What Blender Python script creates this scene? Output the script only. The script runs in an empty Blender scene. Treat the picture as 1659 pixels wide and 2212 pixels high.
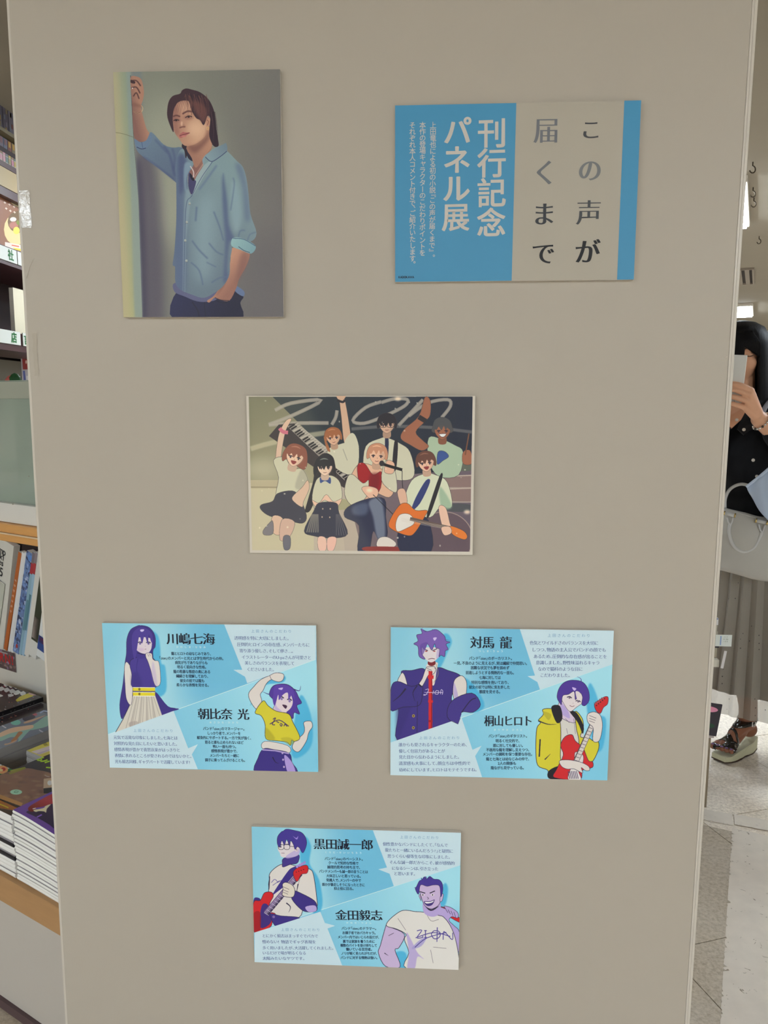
import bpy, bmesh, math, random
import numpy as np
from mathutils import Vector, Matrix

# ------------------------------------------------------------------ camera
D2R = math.pi / 180
CAM_H = 1.28                      # eye height of the photographer's phone
FPX, IW, IH = 1661.0, 1659.0, 2212.0
PITCH, YAW, ROLL = 7.935 * D2R, 2.74 * D2R, 0.307 * D2R
cf = Vector((-math.sin(YAW) * math.cos(PITCH), math.cos(YAW) * math.cos(PITCH), -math.sin(PITCH)))
cr0 = Vector((math.cos(YAW), math.sin(YAW), 0)); cu0 = cr0.cross(cf)
cr = cr0 * math.cos(ROLL) + cu0 * math.sin(ROLL)
cu = cu0 * math.cos(ROLL) - cr0 * math.sin(ROLL)
S = bpy.context.scene
COL = S.collection
cd = bpy.data.cameras.new('camera'); cam = bpy.data.objects.new('camera', cd); COL.objects.link(cam)
cam.matrix_world = Matrix(((cr.x, cu.x, -cf.x, 0), (cr.y, cu.y, -cf.y, 0), (cr.z, cu.z, -cf.z, CAM_H), (0, 0, 0, 1)))
cd.sensor_fit = 'VERTICAL'; cd.sensor_height = 24; cd.lens = 24 * FPX / IH
cd.clip_start = 0.05; cd.clip_end = 60
S.camera = cam
# ------------------------------------------------------------------ world, exposure
S.view_settings.view_transform = 'Standard'; S.view_settings.look = 'None'
S.view_settings.exposure = 0.0; S.view_settings.gamma = 1.0; S.view_settings.use_curve_mapping = False
wd = bpy.data.worlds.new('world'); S.world = wd; wd.use_nodes = True
wd.node_tree.nodes['Background'].inputs[0].default_value = (0.9, 0.89, 0.85, 1)
wd.node_tree.nodes['Background'].inputs[1].default_value = 0.12
# ------------------------------------------------------------------ ceiling lamps: positions, aisle angle, power
AISLE = 23.0 * D2R                # the shop's aisles run 23 degrees off the board's normal
LAMP_W = 51.0
LAMP_COL = (0.88, 0.99, 1.08)
LAMPS = [(4.31, 10.98), (1.94, 5.37), (-2.77, -3.46), (0.5, -4.2), (2.6, -2.8), (-3.1, -2.0), (3.1, 3.2), (-0.9, 4.4),
         (0.4, 7.6), (5.6, 5.6), (6.2, 8.8), (7.0, 12.2), (-1.3, -4.5), (2.4, -4.4)]  # several unseen lamps are added to brighten floor, board and back wall
CEIL = 2.6
BOARD_Y = 1.007                   # front face of the white display partition

def s2l(c):
    c = c / 255.0
    return c / 12.92 if c <= 0.04045 else ((c + 0.055) / 1.055) ** 2.4
def ray(px, py):
    return cf + cr * ((px - IW / 2) / FPX) + cu * ((IH / 2 - py) / FPX)
def at(px, py, Y):                # point on the vertical plane y = Y
    d = ray(px, py); t = Y / d.y
    return Vector((d.x * t, Y, CAM_H + d.z * t))
WHITE = (205, 205, 200)           # how a white card reads in the photograph
def alb(rgb, ref=WHITE, k=0.80):
    return tuple(min(0.95, max(0.003, k * s2l(a) / s2l(b))) for a, b in zip(rgb, ref))

# ------------------------------------------------------------------ helpers
_m = {}
def mat(name, rgb, rough=0.5, spec=0.3, metal=0.0, noise=0.0, nscale=40, bump=0.0, raw=False, alpha=1.0, emit=None, aniso=None, coat=0.0, trans=0.0):
    key = (name, rgb, rough, noise)
    if key in _m: return _m[key]
    m = bpy.data.materials.new(name); m.use_nodes = True
    nt = m.node_tree; b = nt.nodes['Principled BSDF']
    c = rgb if raw else alb(rgb)
    b.inputs['Base Color'].default_value = (*c, 1); b.inputs['Roughness'].default_value = rough
    b.inputs['Specular IOR Level'].default_value = spec; b.inputs['Metallic'].default_value = metal
    b.inputs['Coat Weight'].default_value = coat; b.inputs['Transmission Weight'].default_value = trans
    if alpha < 1: b.inputs['Alpha'].default_value = alpha
    if noise > 0 or bump > 0:
        tc = nt.nodes.new('ShaderNodeTexCoord'); mp = nt.nodes.new('ShaderNodeMapping'); nz = nt.nodes.new('ShaderNodeTexNoise')
        nz.inputs['Scale'].default_value = nscale; nz.inputs['Detail'].default_value = 5
        nt.links.new(tc.outputs['Object'], mp.inputs[0]); nt.links.new(mp.outputs[0], nz.inputs['Vector'])
        if aniso: mp.inputs['Scale'].default_value = aniso
        if noise > 0:
            mx = nt.nodes.new('ShaderNodeMix'); mx.data_type = 'RGBA'
            mx.inputs[6].default_value = (*[v * (1 - noise) for v in c], 1); mx.inputs[7].default_value = (*[min(.95, v * (1 + noise)) for v in c], 1)
            nt.links.new(nz.outputs['Fac'], mx.inputs[0]); nt.links.new(mx.outputs[2], b.inputs['Base Color'])
        if bump > 0:
            bp = nt.nodes.new('ShaderNodeBump'); bp.inputs['Strength'].default_value = bump; bp.inputs['Distance'].default_value = 0.002
            nt.links.new(nz.outputs['Fac'], bp.inputs['Height']); nt.links.new(bp.outputs[0], b.inputs['Normal'])
    if emit:
        b.inputs['Emission Color'].default_value = (*emit[0], 1); b.inputs['Emission Strength'].default_value = emit[1]
    _m[key] = m
    return m

def obj(name, me, m=None, parent=None, smooth=False):
    if isinstance(me, bmesh.types.BMesh):
        bm = me; me = bpy.data.meshes.new(name); bm.to_mesh(me); bm.free()
    o = bpy.data.objects.new(name, me); COL.objects.link(o)
    if m:
        for q in (m if isinstance(m, (list, tuple)) else [m]): me.materials.append(q)
    if smooth:
        for p in me.polygons: p.use_smooth = True
    if parent is not None: o.parent = parent
    return o
def empty(name, loc=(0, 0, 0), rz=0.0, label=None, cat=None, group=None):
    o = bpy.data.objects.new(name, None); COL.objects.link(o); o.location = loc; o.rotation_euler = (0, 0, rz)
    o.empty_display_size = 0.05
    if label: tag(o, label, cat, group)
    return o
def tag(o, label=None, cat=None, group=None, kind=None):
    if label: o['label'] = label
    if cat: o['category'] = cat
    if group: o['group'] = group
    if kind: o['kind'] = kind
    return o
def box(bm, x0, x1, y0, y1, z0, z1, bev=0.0, M=None, mi=0):
    vs = [bm.verts.new((x, y, z)) for x in (x0, x1) for y in (y0, y1) for z in (z0, z1)]
    idx = [(0, 1, 3, 2), (4, 6, 7, 5), (0, 4, 5, 1), (2, 3, 7, 6), (0, 2, 6, 4), (1, 5, 7, 3)]
    fs = [bm.faces.new([vs[i] for i in f]) for f in idx]
    for f in fs: f.material_index = mi
    if bev > 0:
        es = list({e for f in fs for e in f.edges})
        r = bmesh.ops.bevel(bm, geom=es, offset=bev, segments=2, affect='EDGES', profile=0.6)
        for f in r['faces']: f.material_index = mi
        vs = list({v for f in r['faces'] for v in f.verts} | {v for v in vs if v.is_valid})
    if M is not None: bmesh.ops.transform(bm, matrix=M, verts=[v for v in vs if v.is_valid])
    return bm
def bxo(name, dims, m, parent=None, bev=0.0, M=None):
    bm = bmesh.new(); box(bm, *dims, bev=bev, M=M)
    bmesh.ops.recalc_face_normals(bm, faces=bm.faces)
    return obj(name, bm, m, parent)
def quad(bm, pts, uv=None, mi=0):
    f = bm.faces.new([bm.verts.new(p) for p in pts]); f.material_index = mi
    if uv:
        l = bm.loops.layers.uv.verify()
        for lp, u in zip(f.loops, uv): lp[l].uv = u
    return f
def tube(bm, pts, r, n=8, cap=True, closed=False, flat=1.0):
    P = [Vector(p) for p in pts]; rings = []
    R = r if isinstance(r, (list, tuple)) else [r] * len(P)
    up = Vector((0, 0, 1)); prev = None
    for i, p in enumerate(P):
        if closed: t = P[(i + 1) % len(P)] - P[i - 1]
        else: t = P[min(i + 1, len(P) - 1)] - P[max(i - 1, 0)]
        t.normalize()
        if prev is None:
            a = t.orthogonal().normalized() if abs(t.dot(up)) > .95 else t.cross(up).normalized()
        else:
            a = (prev - t * prev.dot(t)).normalized()
        prev = a; b = t.cross(a)
        rings.append([bm.verts.new(p + (a * math.cos(2 * math.pi * k / n) + b * math.sin(2 * math.pi * k / n) * flat) * R[i]) for k in range(n)])
    m = len(rings)
    for i in range(m if closed else m - 1):
        A, B = rings[i], rings[(i + 1) % m]
        for k in range(n): bm.faces.new((A[k], A[(k + 1) % n], B[(k + 1) % n], B[k]))
    if cap and not closed:
        bm.faces.new(rings[0][::-1]); bm.faces.new(rings[-1])
    return bm
def lathe(bm, prof, n=24, M=None):
    rings = []
    for r, z in prof:
        rings.append([bm.verts.new((r * math.cos(2 * math.pi * k / n), r * math.sin(2 * math.pi * k / n), z)) for k in range(n)])
    for A, B in zip(rings, rings[1:]):
        for k in range(n): bm.faces.new((A[k], A[(k + 1) % n], B[(k + 1) % n], B[k]))
    bm.faces.new(rings[0][::-1]); bm.faces.new(rings[-1])
    if M is not None: bmesh.ops.transform(bm, matrix=M, verts=[v for r in rings for v in r])
    return bm

# ------------------------------------------------------------------ lettering: glyph outlines from the built-in font
_g = {}
GRES = 2
def glyph(ch):
    """triangles and per-vertex outward normals of one glyph, em = 1"""
    if (ch, GRES) in _g: return _g[(ch, GRES)]
    c = bpy.data.curves.new('glyph', 'FONT'); c.body = ch; c.size = 1.0; c.resolution_u = GRES
    o = bpy.data.objects.new('glyph', c); COL.objects.link(o)
    me = bpy.data.meshes.new_from_object(o)
    v = np.array([q.co[:2] for q in me.vertices], float).reshape(-1, 2)
    bm = bmesh.new(); bm.from_mesh(me)
    bmesh.ops.remove_doubles(bm, verts=bm.verts, dist=1e-4)
    bmesh.ops.triangulate(bm, faces=bm.faces)
    bm.verts.index_update()
    v = np.array([q.co[:2] for q in bm.verts], float).reshape(-1, 2); nr = np.zeros_like(v)
    for e in bm.edges:
        if len(e.link_faces) == 1:
            a, b = e.verts[0], e.verts[1]
            d = np.array([b.co.x - a.co.x, b.co.y - a.co.y]); L = np.hypot(*d)
            if L < 1e-9: continue
            n = np.array([d[1], -d[0]]) / L
            fc = e.link_faces[0].calc_center_median(); mid = (a.co + b.co) / 2
            if n[0] * (fc.x - mid.x) + n[1] * (fc.y - mid.y) > 0: n = -n
            w = min(L, .05) + .01
            nr[a.index] += n * w; nr[b.index] += n * w
    ln = np.hypot(nr[:, 0], nr[:, 1]) + 1e-9; nr /= ln[:, None]
    t = [[q.index for q in f.verts] for f in bm.faces]
    bm.free(); bpy.data.objects.remove(o); bpy.data.meshes.remove(me); bpy.data.curves.remove(c)
    _g[(ch, GRES)] = (v, nr, t)
    return v, nr, t
NARROW = {'、': .52, '。': .52, '「': .52, '」': .52, '・': .55, ' ': .45, '!': .4, '?': .6, '…': .9, '-': .4}
def adv(ch):
    if ch in NARROW: return NARROW[ch]
    if ord(ch) < 128:
        v = glyph(ch)[0]
        return (v[:, 0].max() + .05) if len(v) else .3
    return 1.0
class Lettering:
    """collects glyphs in panel millimetre coordinates and builds them as one flat print"""
    def __init__(s): s.V = []; s.T = []
    def put(s, ch, cx, cy, em, fx=1.0, bold=(0.0, 0.0), rot=0.0, tilt=(1, 0)):
        v, nr, t = glyph(ch)
        if not len(v): return
        v = v + nr * np.array(bold)
        if ord(ch) < 128: c = np.array([(v[:, 0].max() + v[:, 0].min()) / 2, .36])
        else: c = np.array([.5, .36])
        q = (v - c) * em * GS; q[:, 0] *= fx
        if rot: q = q @ np.array([[math.cos(rot), math.sin(rot)], [-math.sin(rot), math.cos(rot)]])
        tx, ty = tilt
        q = np.stack([q[:, 0] * tx - q[:, 1] * ty, q[:, 0] * ty + q[:, 1] * tx], 1)
        n = len(s.V); s.V += [(cx + a, cy + b) for a, b in q]; s.T += [[n + i for i in f] for f in t]
    def line(s, txt, p0, p1, em, bold=(0, 0)):
        """txt laid from p0 (left) to p1 (right), both in panel coordinates"""
        w = [adv(c) for c in txt]; tot = sum(w); d = np.array(p1) - np.array(p0); L = np.hypot(*d); u = d / L
        fx = L / (tot * em); spread = 1.0
        if fx > 1.06: spread = fx; fx = 1.0
        x = 0.0
        for c, a in zip(txt, w):
            aa = a * em * fx * spread
            ctr = x + aa / 2
            if c in '、。」': ctr = x + .5 * em * fx
            if c == '「': ctr = x + .02 * em * fx
            p = np.array(p0) + u * ctr
            s.put(c, p[0], p[1], em, fx, bold, 0, u)
            x += aa
    def build(s, name, m, parent, frame):
        me = bpy.data.meshes.new(name)
        me.from_pydata([frame(x, y) for x, y in s.V], [], s.T); me.update()
        return obj(name, me, m, parent)
GS = 1.0
GRES = 2
_v = glyph('国')[0]
GS = 0.92 / (_v[:, 1].max() - _v[:, 1].min())
_ctr = (_v.max(0) + _v.min(0)) / 2
def px_of(p):                     # where a world point falls in the photograph
    d = Vector(p) - Vector((0, 0, CAM_H)); z = d.dot(cf)
    return (IW / 2 + FPX * d.dot(cr) / z, IH / 2 - FPX * d.dot(cu) / z)
# ------------------------------------------------------------------ flat prints: a small painter that fills shapes into an image made here
def homog(src, dst):
    A = []; b = []
    for (x, y), (u, v) in zip(src, dst):
        A += [[x, y, 1, 0, 0, 0, -u * x, -u * y], [0, 0, 0, x, y, 1, -v * x, -v * y]]; b += [u, v]
    h = np.linalg.solve(np.array(A, float), np.array(b, float))
    return np.append(h, 1).reshape(3, 3)
def hap(H, P):
    P = np.asarray(P, float).reshape(-1, 2); q = np.c_[P, np.ones(len(P))] @ H.T
    return q[:, :2] / q[:, 2:]
def smooth(P, n=4, closed=True):
    P = np.asarray(P, float); N = len(P); out = []
    rng = range(N if closed else N - 1)
    for i in rng:
        if closed: p0, p1, p2, p3 = P[i - 1], P[i], P[(i + 1) % N], P[(i + 2) % N]
        else: p0, p1, p2, p3 = P[max(i - 1, 0)], P[i], P[i + 1], P[min(i + 2, N - 1)]
        for k in range(n):
            t = k / n
            out.append(.5 * (2 * p1 + (p2 - p0) * t + (2 * p0 - 5 * p1 + 4 * p2 - p3) * t * t + (3 * p1 - p0 - 3 * p2 + p3) * t ** 3))
    if not closed: out.append(P[-1])
    return np.array(out)
def blur1(a, r):
    r = max(1, int(r))
    for ax in (0, 1):
        for _ in range(2):
            p = [(0, 0), (0, 0)]; p[ax] = (r + 1, r)
            c = np.cumsum(np.pad(a, p, mode='edge'), axis=ax)
            n = a.shape[ax]
            a = (np.take(c, range(2 * r + 1, 2 * r + 1 + n), ax) - np.take(c, range(0, n), ax)) / (2 * r + 1)
    return a
class Canvas:
    def __init__(s, w, h, src, bg):
        s.w, s.h = w, h; s.H = homog(src, [(0, 0), (w, 0), (w, h), (0, h)])
        s.a = np.empty((h, w, 3)); s.a[:] = bg
        s.k = w / (abs(src[1][0] - src[0][0]) + 1e-9)          # canvas pixels per source unit
    def comp(s, m, x0, y0, col, alpha, c2=None, g=None):
        h, w = m.shape; R = s.a[y0:y0 + h, x0:x0 + w]; m = (m * alpha)[..., None]
        if c2 is None: c = np.array(col, float)
        else:
            (ga, gb) = hap(s.H, g); d = gb - ga; L = (d @ d)
            X, Y = np.meshgrid(np.arange(x0, x0 + w), np.arange(y0, y0 + h))
            t = np.clip(((X - ga[0]) * d[0] + (Y - ga[1]) * d[1]) / L, 0, 1)[..., None]
            c = np.array(col, float) * (1 - t) + np.array(c2, float) * t
        R[:] = R * (1 - m) + c * m
    def fill(s, P, col, sm=True, alpha=1.0, blur=0, c2=None, g=None, clip=None):
        Q = hap(s.H, smooth(P) if sm else P)
        m, x0, y0 = s.mask(Q, int(blur * s.k * 2) + 2 if blur else 1)
        if m is None: return
        if blur: m = blur1(m, blur * s.k)
        if clip is not None:
            c = s.full(clip)[y0:y0 + m.shape[0], x0:x0 + m.shape[1]]; m = m * c
        s.comp(m, x0, y0, col, alpha, c2, g)
    def full(s, P, sm=True):
        Q = hap(s.H, smooth(P) if sm else P); F = np.zeros((s.h, s.w)); m, x0, y0 = s.mask(Q, 1)
        if m is not None: F[y0:y0 + m.shape[0], x0:x0 + m.shape[1]] = m
        return F
    def mask(s, Q, pad):
        x0 = max(0, int(Q[:, 0].min()) - pad); x1 = min(s.w, int(Q[:, 0].max()) + pad + 1)
        y0 = max(0, int(Q[:, 1].min()) - pad); y1 = min(s.h, int(Q[:, 1].max()) + pad + 1)
        if x1 <= x0 or y1 <= y0: return None, 0, 0
        xs = (np.arange(2 * (x1 - x0)) * .5 + .25 + x0)[None]; ys = (np.arange(2 * (y1 - y0)) * .5 + .25 + y0)[:, None]
        ins = np.zeros((ys.shape[0], xs.shape[1]), bool)
        for i in range(len(Q)):
            ax, ay = Q[i]; bx, by = Q[(i + 1) % len(Q)]
            if ay == by: continue
            r0 = max(0, int((min(ay, by) - y0) * 2) - 1); r1 = min(len(ys), int((max(ay, by) - y0) * 2) + 2)
            if r1 <= r0: continue
            yy = ys[r0:r1]
            c = (ay > yy) != (by > yy)
            ins[r0:r1] ^= c & (xs < (bx - ax) * (yy - ay) / (by - ay) + ax)
        m = ins.reshape(y1 - y0, 2, x1 - x0, 2).mean((1, 3))
        return m, x0, y0
    def line(s, P, w, col, sm=True, alpha=1.0, taper=False, blur=0):
        P = smooth(P, 4, False) if sm and len(P) > 2 else np.asarray(P, float)
        n = len(P); T = np.gradient(P, axis=0); L = np.hypot(T[:, 0], T[:, 1])[:, None] + 1e-9; N = np.c_[-T[:, 1], T[:, 0]] / L
        ww = np.full(n, w / 2.0)
        if taper: ww *= np.sin(np.linspace(.12, math.pi - .12, n)) if taper == 2 else np.linspace(1, .15, n)
        s.fill(np.r_[P + N * ww[:, None], (P - N * ww[:, None])[::-1]], col, sm=False, alpha=alpha, blur=blur)
    def dot(s, x, y, rx, ry, col, **k):
        t = np.linspace(0, 2 * math.pi, 17)[:-1]
        s.fill(np.c_[x + rx * np.cos(t), y + ry * np.sin(t)], col, sm=False, **k)
    def outl(s, P, col, w=2.5, **k):
        P = list(P); s.line(P + [P[0]], w, col, **k)
    def shape(s, P, col, line=None, w=3, **k):
        s.fill(P, col, **k)
        if line is not None:
            Q = smooth(P); s.line(list(Q) + [Q[0]], w, line, sm=False)
    def image(s, name, ref):
        lin = np.where(s.a / 255 <= .04045, s.a / 255 / 12.92, ((s.a / 255 + .055) / 1.055) ** 2.4)
        r = np.array([s2l(v) for v in ref]); lin = np.clip(lin / r * .80, .003, .95)
        enc = np.where(lin <= .0031308, lin * 12.92, 1.055 * lin ** (1 / 2.4) - .055)
        px = np.ones((s.h, s.w, 4), np.float32); px[..., :3] = enc[::-1]
        im = bpy.data.images.new(name, s.w, s.h); im.pixels.foreach_set(px.ravel()); im.update(); im.pack()
        return im
def print_mat(name, im, rough=.35, spec=.35):
    m = bpy.data.materials.new(name); m.use_nodes = True; nt = m.node_tree; b = nt.nodes['Principled BSDF']
    t = nt.nodes.new('ShaderNodeTexImage'); t.image = im; t.extension = 'EXTEND'
    nt.links.new(t.outputs[0], b.inputs['Base Color']); b.inputs['Roughness'].default_value = rough
    b.inputs['Specular IOR Level'].default_value = spec
    return m
# ------------------------------------------------------------------ the printed pictures (figures are plain generic ones)
def art_portrait():
    c = Canvas(720, 1032, [(62, 105), (1427, 68), (1462, 2118), (133, 2115)], (112, 110, 103))
    F, L, D = c.fill, c.line, c.dot
    F([(0, 0), (1600, 0), (1600, 2300), (0, 2300)], (122, 124, 112), sm=False, c2=(103, 99, 97), g=[(300, 900), (1500, 1200)])
    D(560, 900, 380, 620, (146, 148, 130), blur=110, alpha=.75)
    D(1300, 1900, 300, 500, (92, 88, 90), blur=120, alpha=.6)
    F([(240, 700), (420, 900), (470, 2200), (240, 2200)], (72, 66, 82), blur=45, alpha=.75)
    F([(240, 900), (300, 1000), (330, 2200), (240, 2200)], (60, 55, 74), blur=20, alpha=.7)
    wall = [(0, 0), (203, 60), (203, 200), (226, 640), (262, 1150), (276, 1700), (290, 2200), (0, 2200)]
    F(wall, (160, 158, 116), sm=False, c2=(132, 142, 122), g=[(80, 1100), (270, 1080)])
    F([(205, 60), (290, 60), (300, 400), (215, 400)], (108, 118, 122), sm=False, alpha=.7, blur=14)
    F([(170, 0), (203, 60), (226, 640), (262, 1150), (290, 2200), (230, 2200), (200, 1100)], (124, 140, 138), blur=8, alpha=.7)
    F([(60, 60), (110, 60), (150, 1000), (180, 2200), (90, 2200)], (176, 160, 128), blur=24, alpha=.45)
    L([(78, 595), (140, 605), (224, 632)], 4, (104, 104, 82)); L([(203, 130), (226, 640), (255, 1000)], 5, (70, 66, 70), taper=True)
    # trousers, under-shirt
    F([(575, 1905), (552, 2140), (1088, 2140), (1100, 2000), (1126, 1945), (1060, 1880), (900, 1950), (740, 1960)], (36, 38, 72), c2=(24, 25, 50), g=[(600, 1900), (1000, 2120)])
    L([(800, 1985), (812, 2120)], 5, (22, 22, 44)); L([(700, 1990), (745, 2060), (760, 2130)], 9, (24, 24, 48), blur=3); L([(890, 1975), (960, 2000), (1000, 1985)], 5, (18, 18, 38))
    F([(560, 1830), (555, 1905), (640, 1945), (740, 1985), (840, 1988), (915, 1960), (975, 1850), (760, 1880)], (86, 88, 118))
    F([(1050, 1850), (1130, 1900), (1125, 1945), (1060, 1905)], (92, 108, 140))
    # forearm and hand into the pocket
    F([(1035, 1540), (1172, 1575), (1155, 1680), (1090, 1800), (1065, 1880), (1010, 1980), (935, 1975), (888, 1955), (845, 1995), (825, 1980), (880, 1940), (930, 1870), (985, 1790), (1018, 1650)], (176, 130, 106), c2=(140, 98, 84), g=[(1040, 1600), (1160, 1700)])
    F([(1105, 1600), (1165, 1590), (1150, 1690), (1090, 1800), (1060, 1840)], (118, 82, 76), blur=16, alpha=.6)
    F([(985, 1800), (960, 1870), (900, 1940), (930, 1880)], (120, 78, 70), blur=8, alpha=.6)
    L([(890, 1955), (940, 1975), (1005, 1980)], 6, (52, 36, 44))
    # raised arm
    F([(205, 142), (258, 140), (293, 168), (311, 255), (305, 320), (287, 385), (305, 470), (330, 560), (357, 608), (330, 655), (280, 670), (232, 645), (218, 480), (216, 385), (210, 300), (204, 230)], (160, 118, 98), c2=(124, 88, 80), g=[(290, 400), (215, 420)])
    for P in ([(205, 175), (250, 172), (285, 215)], [(208, 232), (250, 225), (280, 275)], [(225, 300), (250, 270), (272, 320)]): L(P, 9, (70, 44, 46), blur=2)
    F([(206, 165), (240, 180), (236, 196), (206, 190)], (60, 40, 44)); L([(214, 236), (222, 232)], 10, (200, 196, 190))
    L([(288, 372), (302, 395), (290, 425), (256, 436), (222, 420)], 6, (186, 156, 120)); L([(222, 420), (256, 436), (290, 425)], 3, (90, 60, 52))
    F([(222, 380), (290, 388), (285, 370), (225, 350)], (110, 74, 66), blur=8, alpha=.5)
    # neck and chest
    F([(655, 670), (850, 540), (868, 700), (830, 770), (800, 830), (770, 920), (722, 985), (668, 940), (700, 850), (690, 760)], (158, 116, 96), c2=(132, 92, 82), g=[(840, 640), (690, 800)])
    F([(690, 700), (800, 640), (835, 560), (850, 620), (790, 700), (720, 760)], (112, 74, 68), blur=16, alpha=.75)
    F([(700, 760), (760, 820), (745, 930), (715, 975), (690, 900)], (120, 82, 78), blur=14, alpha=.6)
    # shirt
    sl = [(232, 650), (290, 690), (345, 640), (372, 590), (470, 690), (540, 715), (640, 735), (640, 1000), (590, 1015), (540, 975), (420, 880), (300, 790), (250, 735)]
    F(sl, (100, 120, 136), c2=(82, 96, 118), g=[(350, 600), (480, 950)])
    body = [(600, 740), (650, 735), (690, 790), (716, 850), (672, 930), (668, 1010), (695, 1100), (740, 1000), (800, 850), (795, 795), (920, 700), (985, 735), (1070, 820), (1120, 870), (1150, 960), (1168, 1090), (1185, 1260), (1235, 1420), (1180, 1490), (1050, 1475), (1030, 1560), (1015, 1650), (1010, 1760), (965, 1850), (900, 1905), (800, 1956), (700, 1930), (600, 1885), (562, 1820), (560, 1700), (540, 1680), (556, 1560), (572, 1300), (572, 1010), (566, 860)]
    F(body, (118, 140, 144), c2=(96, 112, 124), g=[(950, 900), (560, 1500)])
    cl = dict(clip=body)
    F([(566, 760), (660, 800), (690, 950), (640, 1100), (650, 1400), (640, 1890), (550, 1880), (545, 1000)], (78, 92, 122), blur=26, alpha=.8, **cl)
    F([(640, 1130), (690, 1120), (650, 1500), (640, 1900), (625, 1900)], (128, 148, 158), blur=6, alpha=.6, **cl)
    F([(590, 800), (640, 780), (660, 900), (650, 1000), (600, 1100)], (66, 76, 108), blur=12, alpha=.7, **cl)
    F([(640, 850), (700, 850), (660, 960), (655, 1060), (690, 1105), (640, 1050)], (118, 140, 156), blur=6, alpha=.9, **cl)
    F([(955, 930), (990, 1150), (1005, 1350), (1050, 1470), (1010, 1500), (990, 1700), (1000, 1790), (960, 1820), (975, 1500), (955, 1200)], (72, 84, 116), blur=12, alpha=.85, **cl)
    F([(1060, 850), (1120, 880), (1165, 1090), (1180, 1300), (1140, 1300), (1120, 1050)], (88, 102, 128), blur=18, alpha=.7, **cl)
    F([(1030, 1000), (1080, 1050), (1110, 1300), (1060, 1420), (1020, 1250)], (132, 156, 164), blur=18, alpha=.6, **cl)
    F([(760, 1150), (880, 1100), (900, 1500), (850, 1800), (720, 1800), (700, 1400)], (132, 156, 162), blur=60, alpha=.6, **cl)
    for P, w in (([(880, 1240), (930, 1370), (960, 1480)], 12), ([(700, 1480), (760, 1560), (830, 1630)], 14), ([(840, 1500), (900, 1570), (960, 1600)], 12), ([(690, 1660), (760, 1730), (790, 1850)], 12), ([(860, 1830), (930, 1790), (1000, 1780)], 12), ([(820, 1660), (900, 1700)], 9),
                 ([(1085, 1450), (1100, 1400), (1140, 1395)], 9), ([(1160, 1480), (1180, 1430), (1230, 1410)], 8), ([(1040, 960), (1050, 1020), (1020, 1230)], 8), ([(960, 920), (960, 1050)], 6), ([(740, 1200), (730, 1320)], 16)):
        L(P, w, (82, 98, 124), blur=5, alpha=.7)
    for P, w in (([(470, 700), (520, 780), (560, 950)], 16), ([(400, 650), (500, 760)], 10), ([(540, 720), (560, 800), (550, 900)], 12), ([(300, 790), (420, 870), (560, 980)], 12)):
        L(P, w, (62, 72, 108), blur=8, alpha=.7)
    F([(232, 645), (280, 672), (330, 655), (362, 590), (378, 640), (345, 705), (292, 722), (248, 705)], (96, 116, 140)); L([(250, 712), (290, 728), (325, 720)], 6, (44, 50, 84)); L([(290, 670), (300, 720)], 5, (70, 86, 116))
    F([(1040, 1458), (1130, 1466), (1228, 1525), (1192, 1588), (1110, 1560), (1028, 1524)], (134, 168, 168), c2=(112, 146, 154), g=[(1060, 1460), (1200, 1580)]); L([(1040, 1462), (1130, 1470), (1226, 1525)], 6, (72, 92, 116)); L([(1085, 1530), (1130, 1562), (1180, 1580)], 5, (60, 70, 84))
    F([(800, 860), (860, 830), (780, 980), (700, 1110), (722, 985)], (140, 158, 160), blur=3)
    L([(870, 830), (780, 960), (700, 1110), (655, 1180), (640, 1500), (632, 1900)], 5, (72, 86, 112)); L([(905, 860), (820, 980), (760, 1060)], 14, (96, 114, 136), blur=6)
    F([(790, 800), (860, 740), (960, 685), (985, 680), (990, 740), (930, 790), (862, 828), (810, 790), (800, 860)], (122, 144, 152), c2=(104, 122, 134), g=[(820, 780), (980, 700)]); L([(812, 790), (862, 828), (930, 790), (990, 742)], 6, (58, 68, 98))
    F([(675, 925), (690, 930), (722, 978), (735, 1000), (700, 1100), (672, 1030)], (58, 56, 92)); F([(690, 925), (722, 978), (705, 985), (684, 950)], (22, 20, 36))
    for k in range(15):
        t = k / 14; D(690 + 20 * t + 14 * math.sin(t * 3), 870 + 85 * t, 5, 5, (190, 176, 170)); D(722 + 70 * t, 955 - 105 * t, 4, 4, (168, 140, 130))
    for x, y in ((682, 1174), (658, 1328), (645, 1480), (654, 1648)): D(x, y, 10, 12, (150, 156, 150)); L([(x - 9, y + 8), (x + 9, y + 10)], 3, (74, 76, 84))
    # head: generic face, soft shading, mid length brown hair
    F([(860, 560), (900, 640), (918, 690), (870, 690), (820, 610), (700, 650), (655, 800), (640, 740), (620, 690), (700, 600)], (40, 28, 40))
    F([(655, 730), (690, 700), (715, 820), (670, 800)], (34, 28, 48))
    F([(662, 690), (850, 545), (868, 690), (800, 790), (735, 880), (700, 800)], (150, 108, 90), c2=(172, 128, 104), g=[(700, 760), (850, 660)])
    F([(670, 700), (740, 690), (810, 630), (840, 570), (845, 640), (780, 720), (720, 760)], (106, 70, 64), blur=14, alpha=.7)
    face = [(538, 430), (548, 360), (610, 325), (700, 318), (800, 360), (836, 450), (828, 560), (806, 625), (740, 680), (680, 700), (636, 695), (605, 655), (560, 590), (542, 520)]
    F(face, (186, 146, 118), c2=(158, 114, 96), g=[(760, 520), (545, 480)])
    fc = dict(clip=face)
    D(735, 560, 70, 60, (206, 170, 140), blur=30, alpha=.8, **fc); D(650, 390, 60, 40, (190, 150, 124), blur=24, alpha=.7, **fc)
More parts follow.
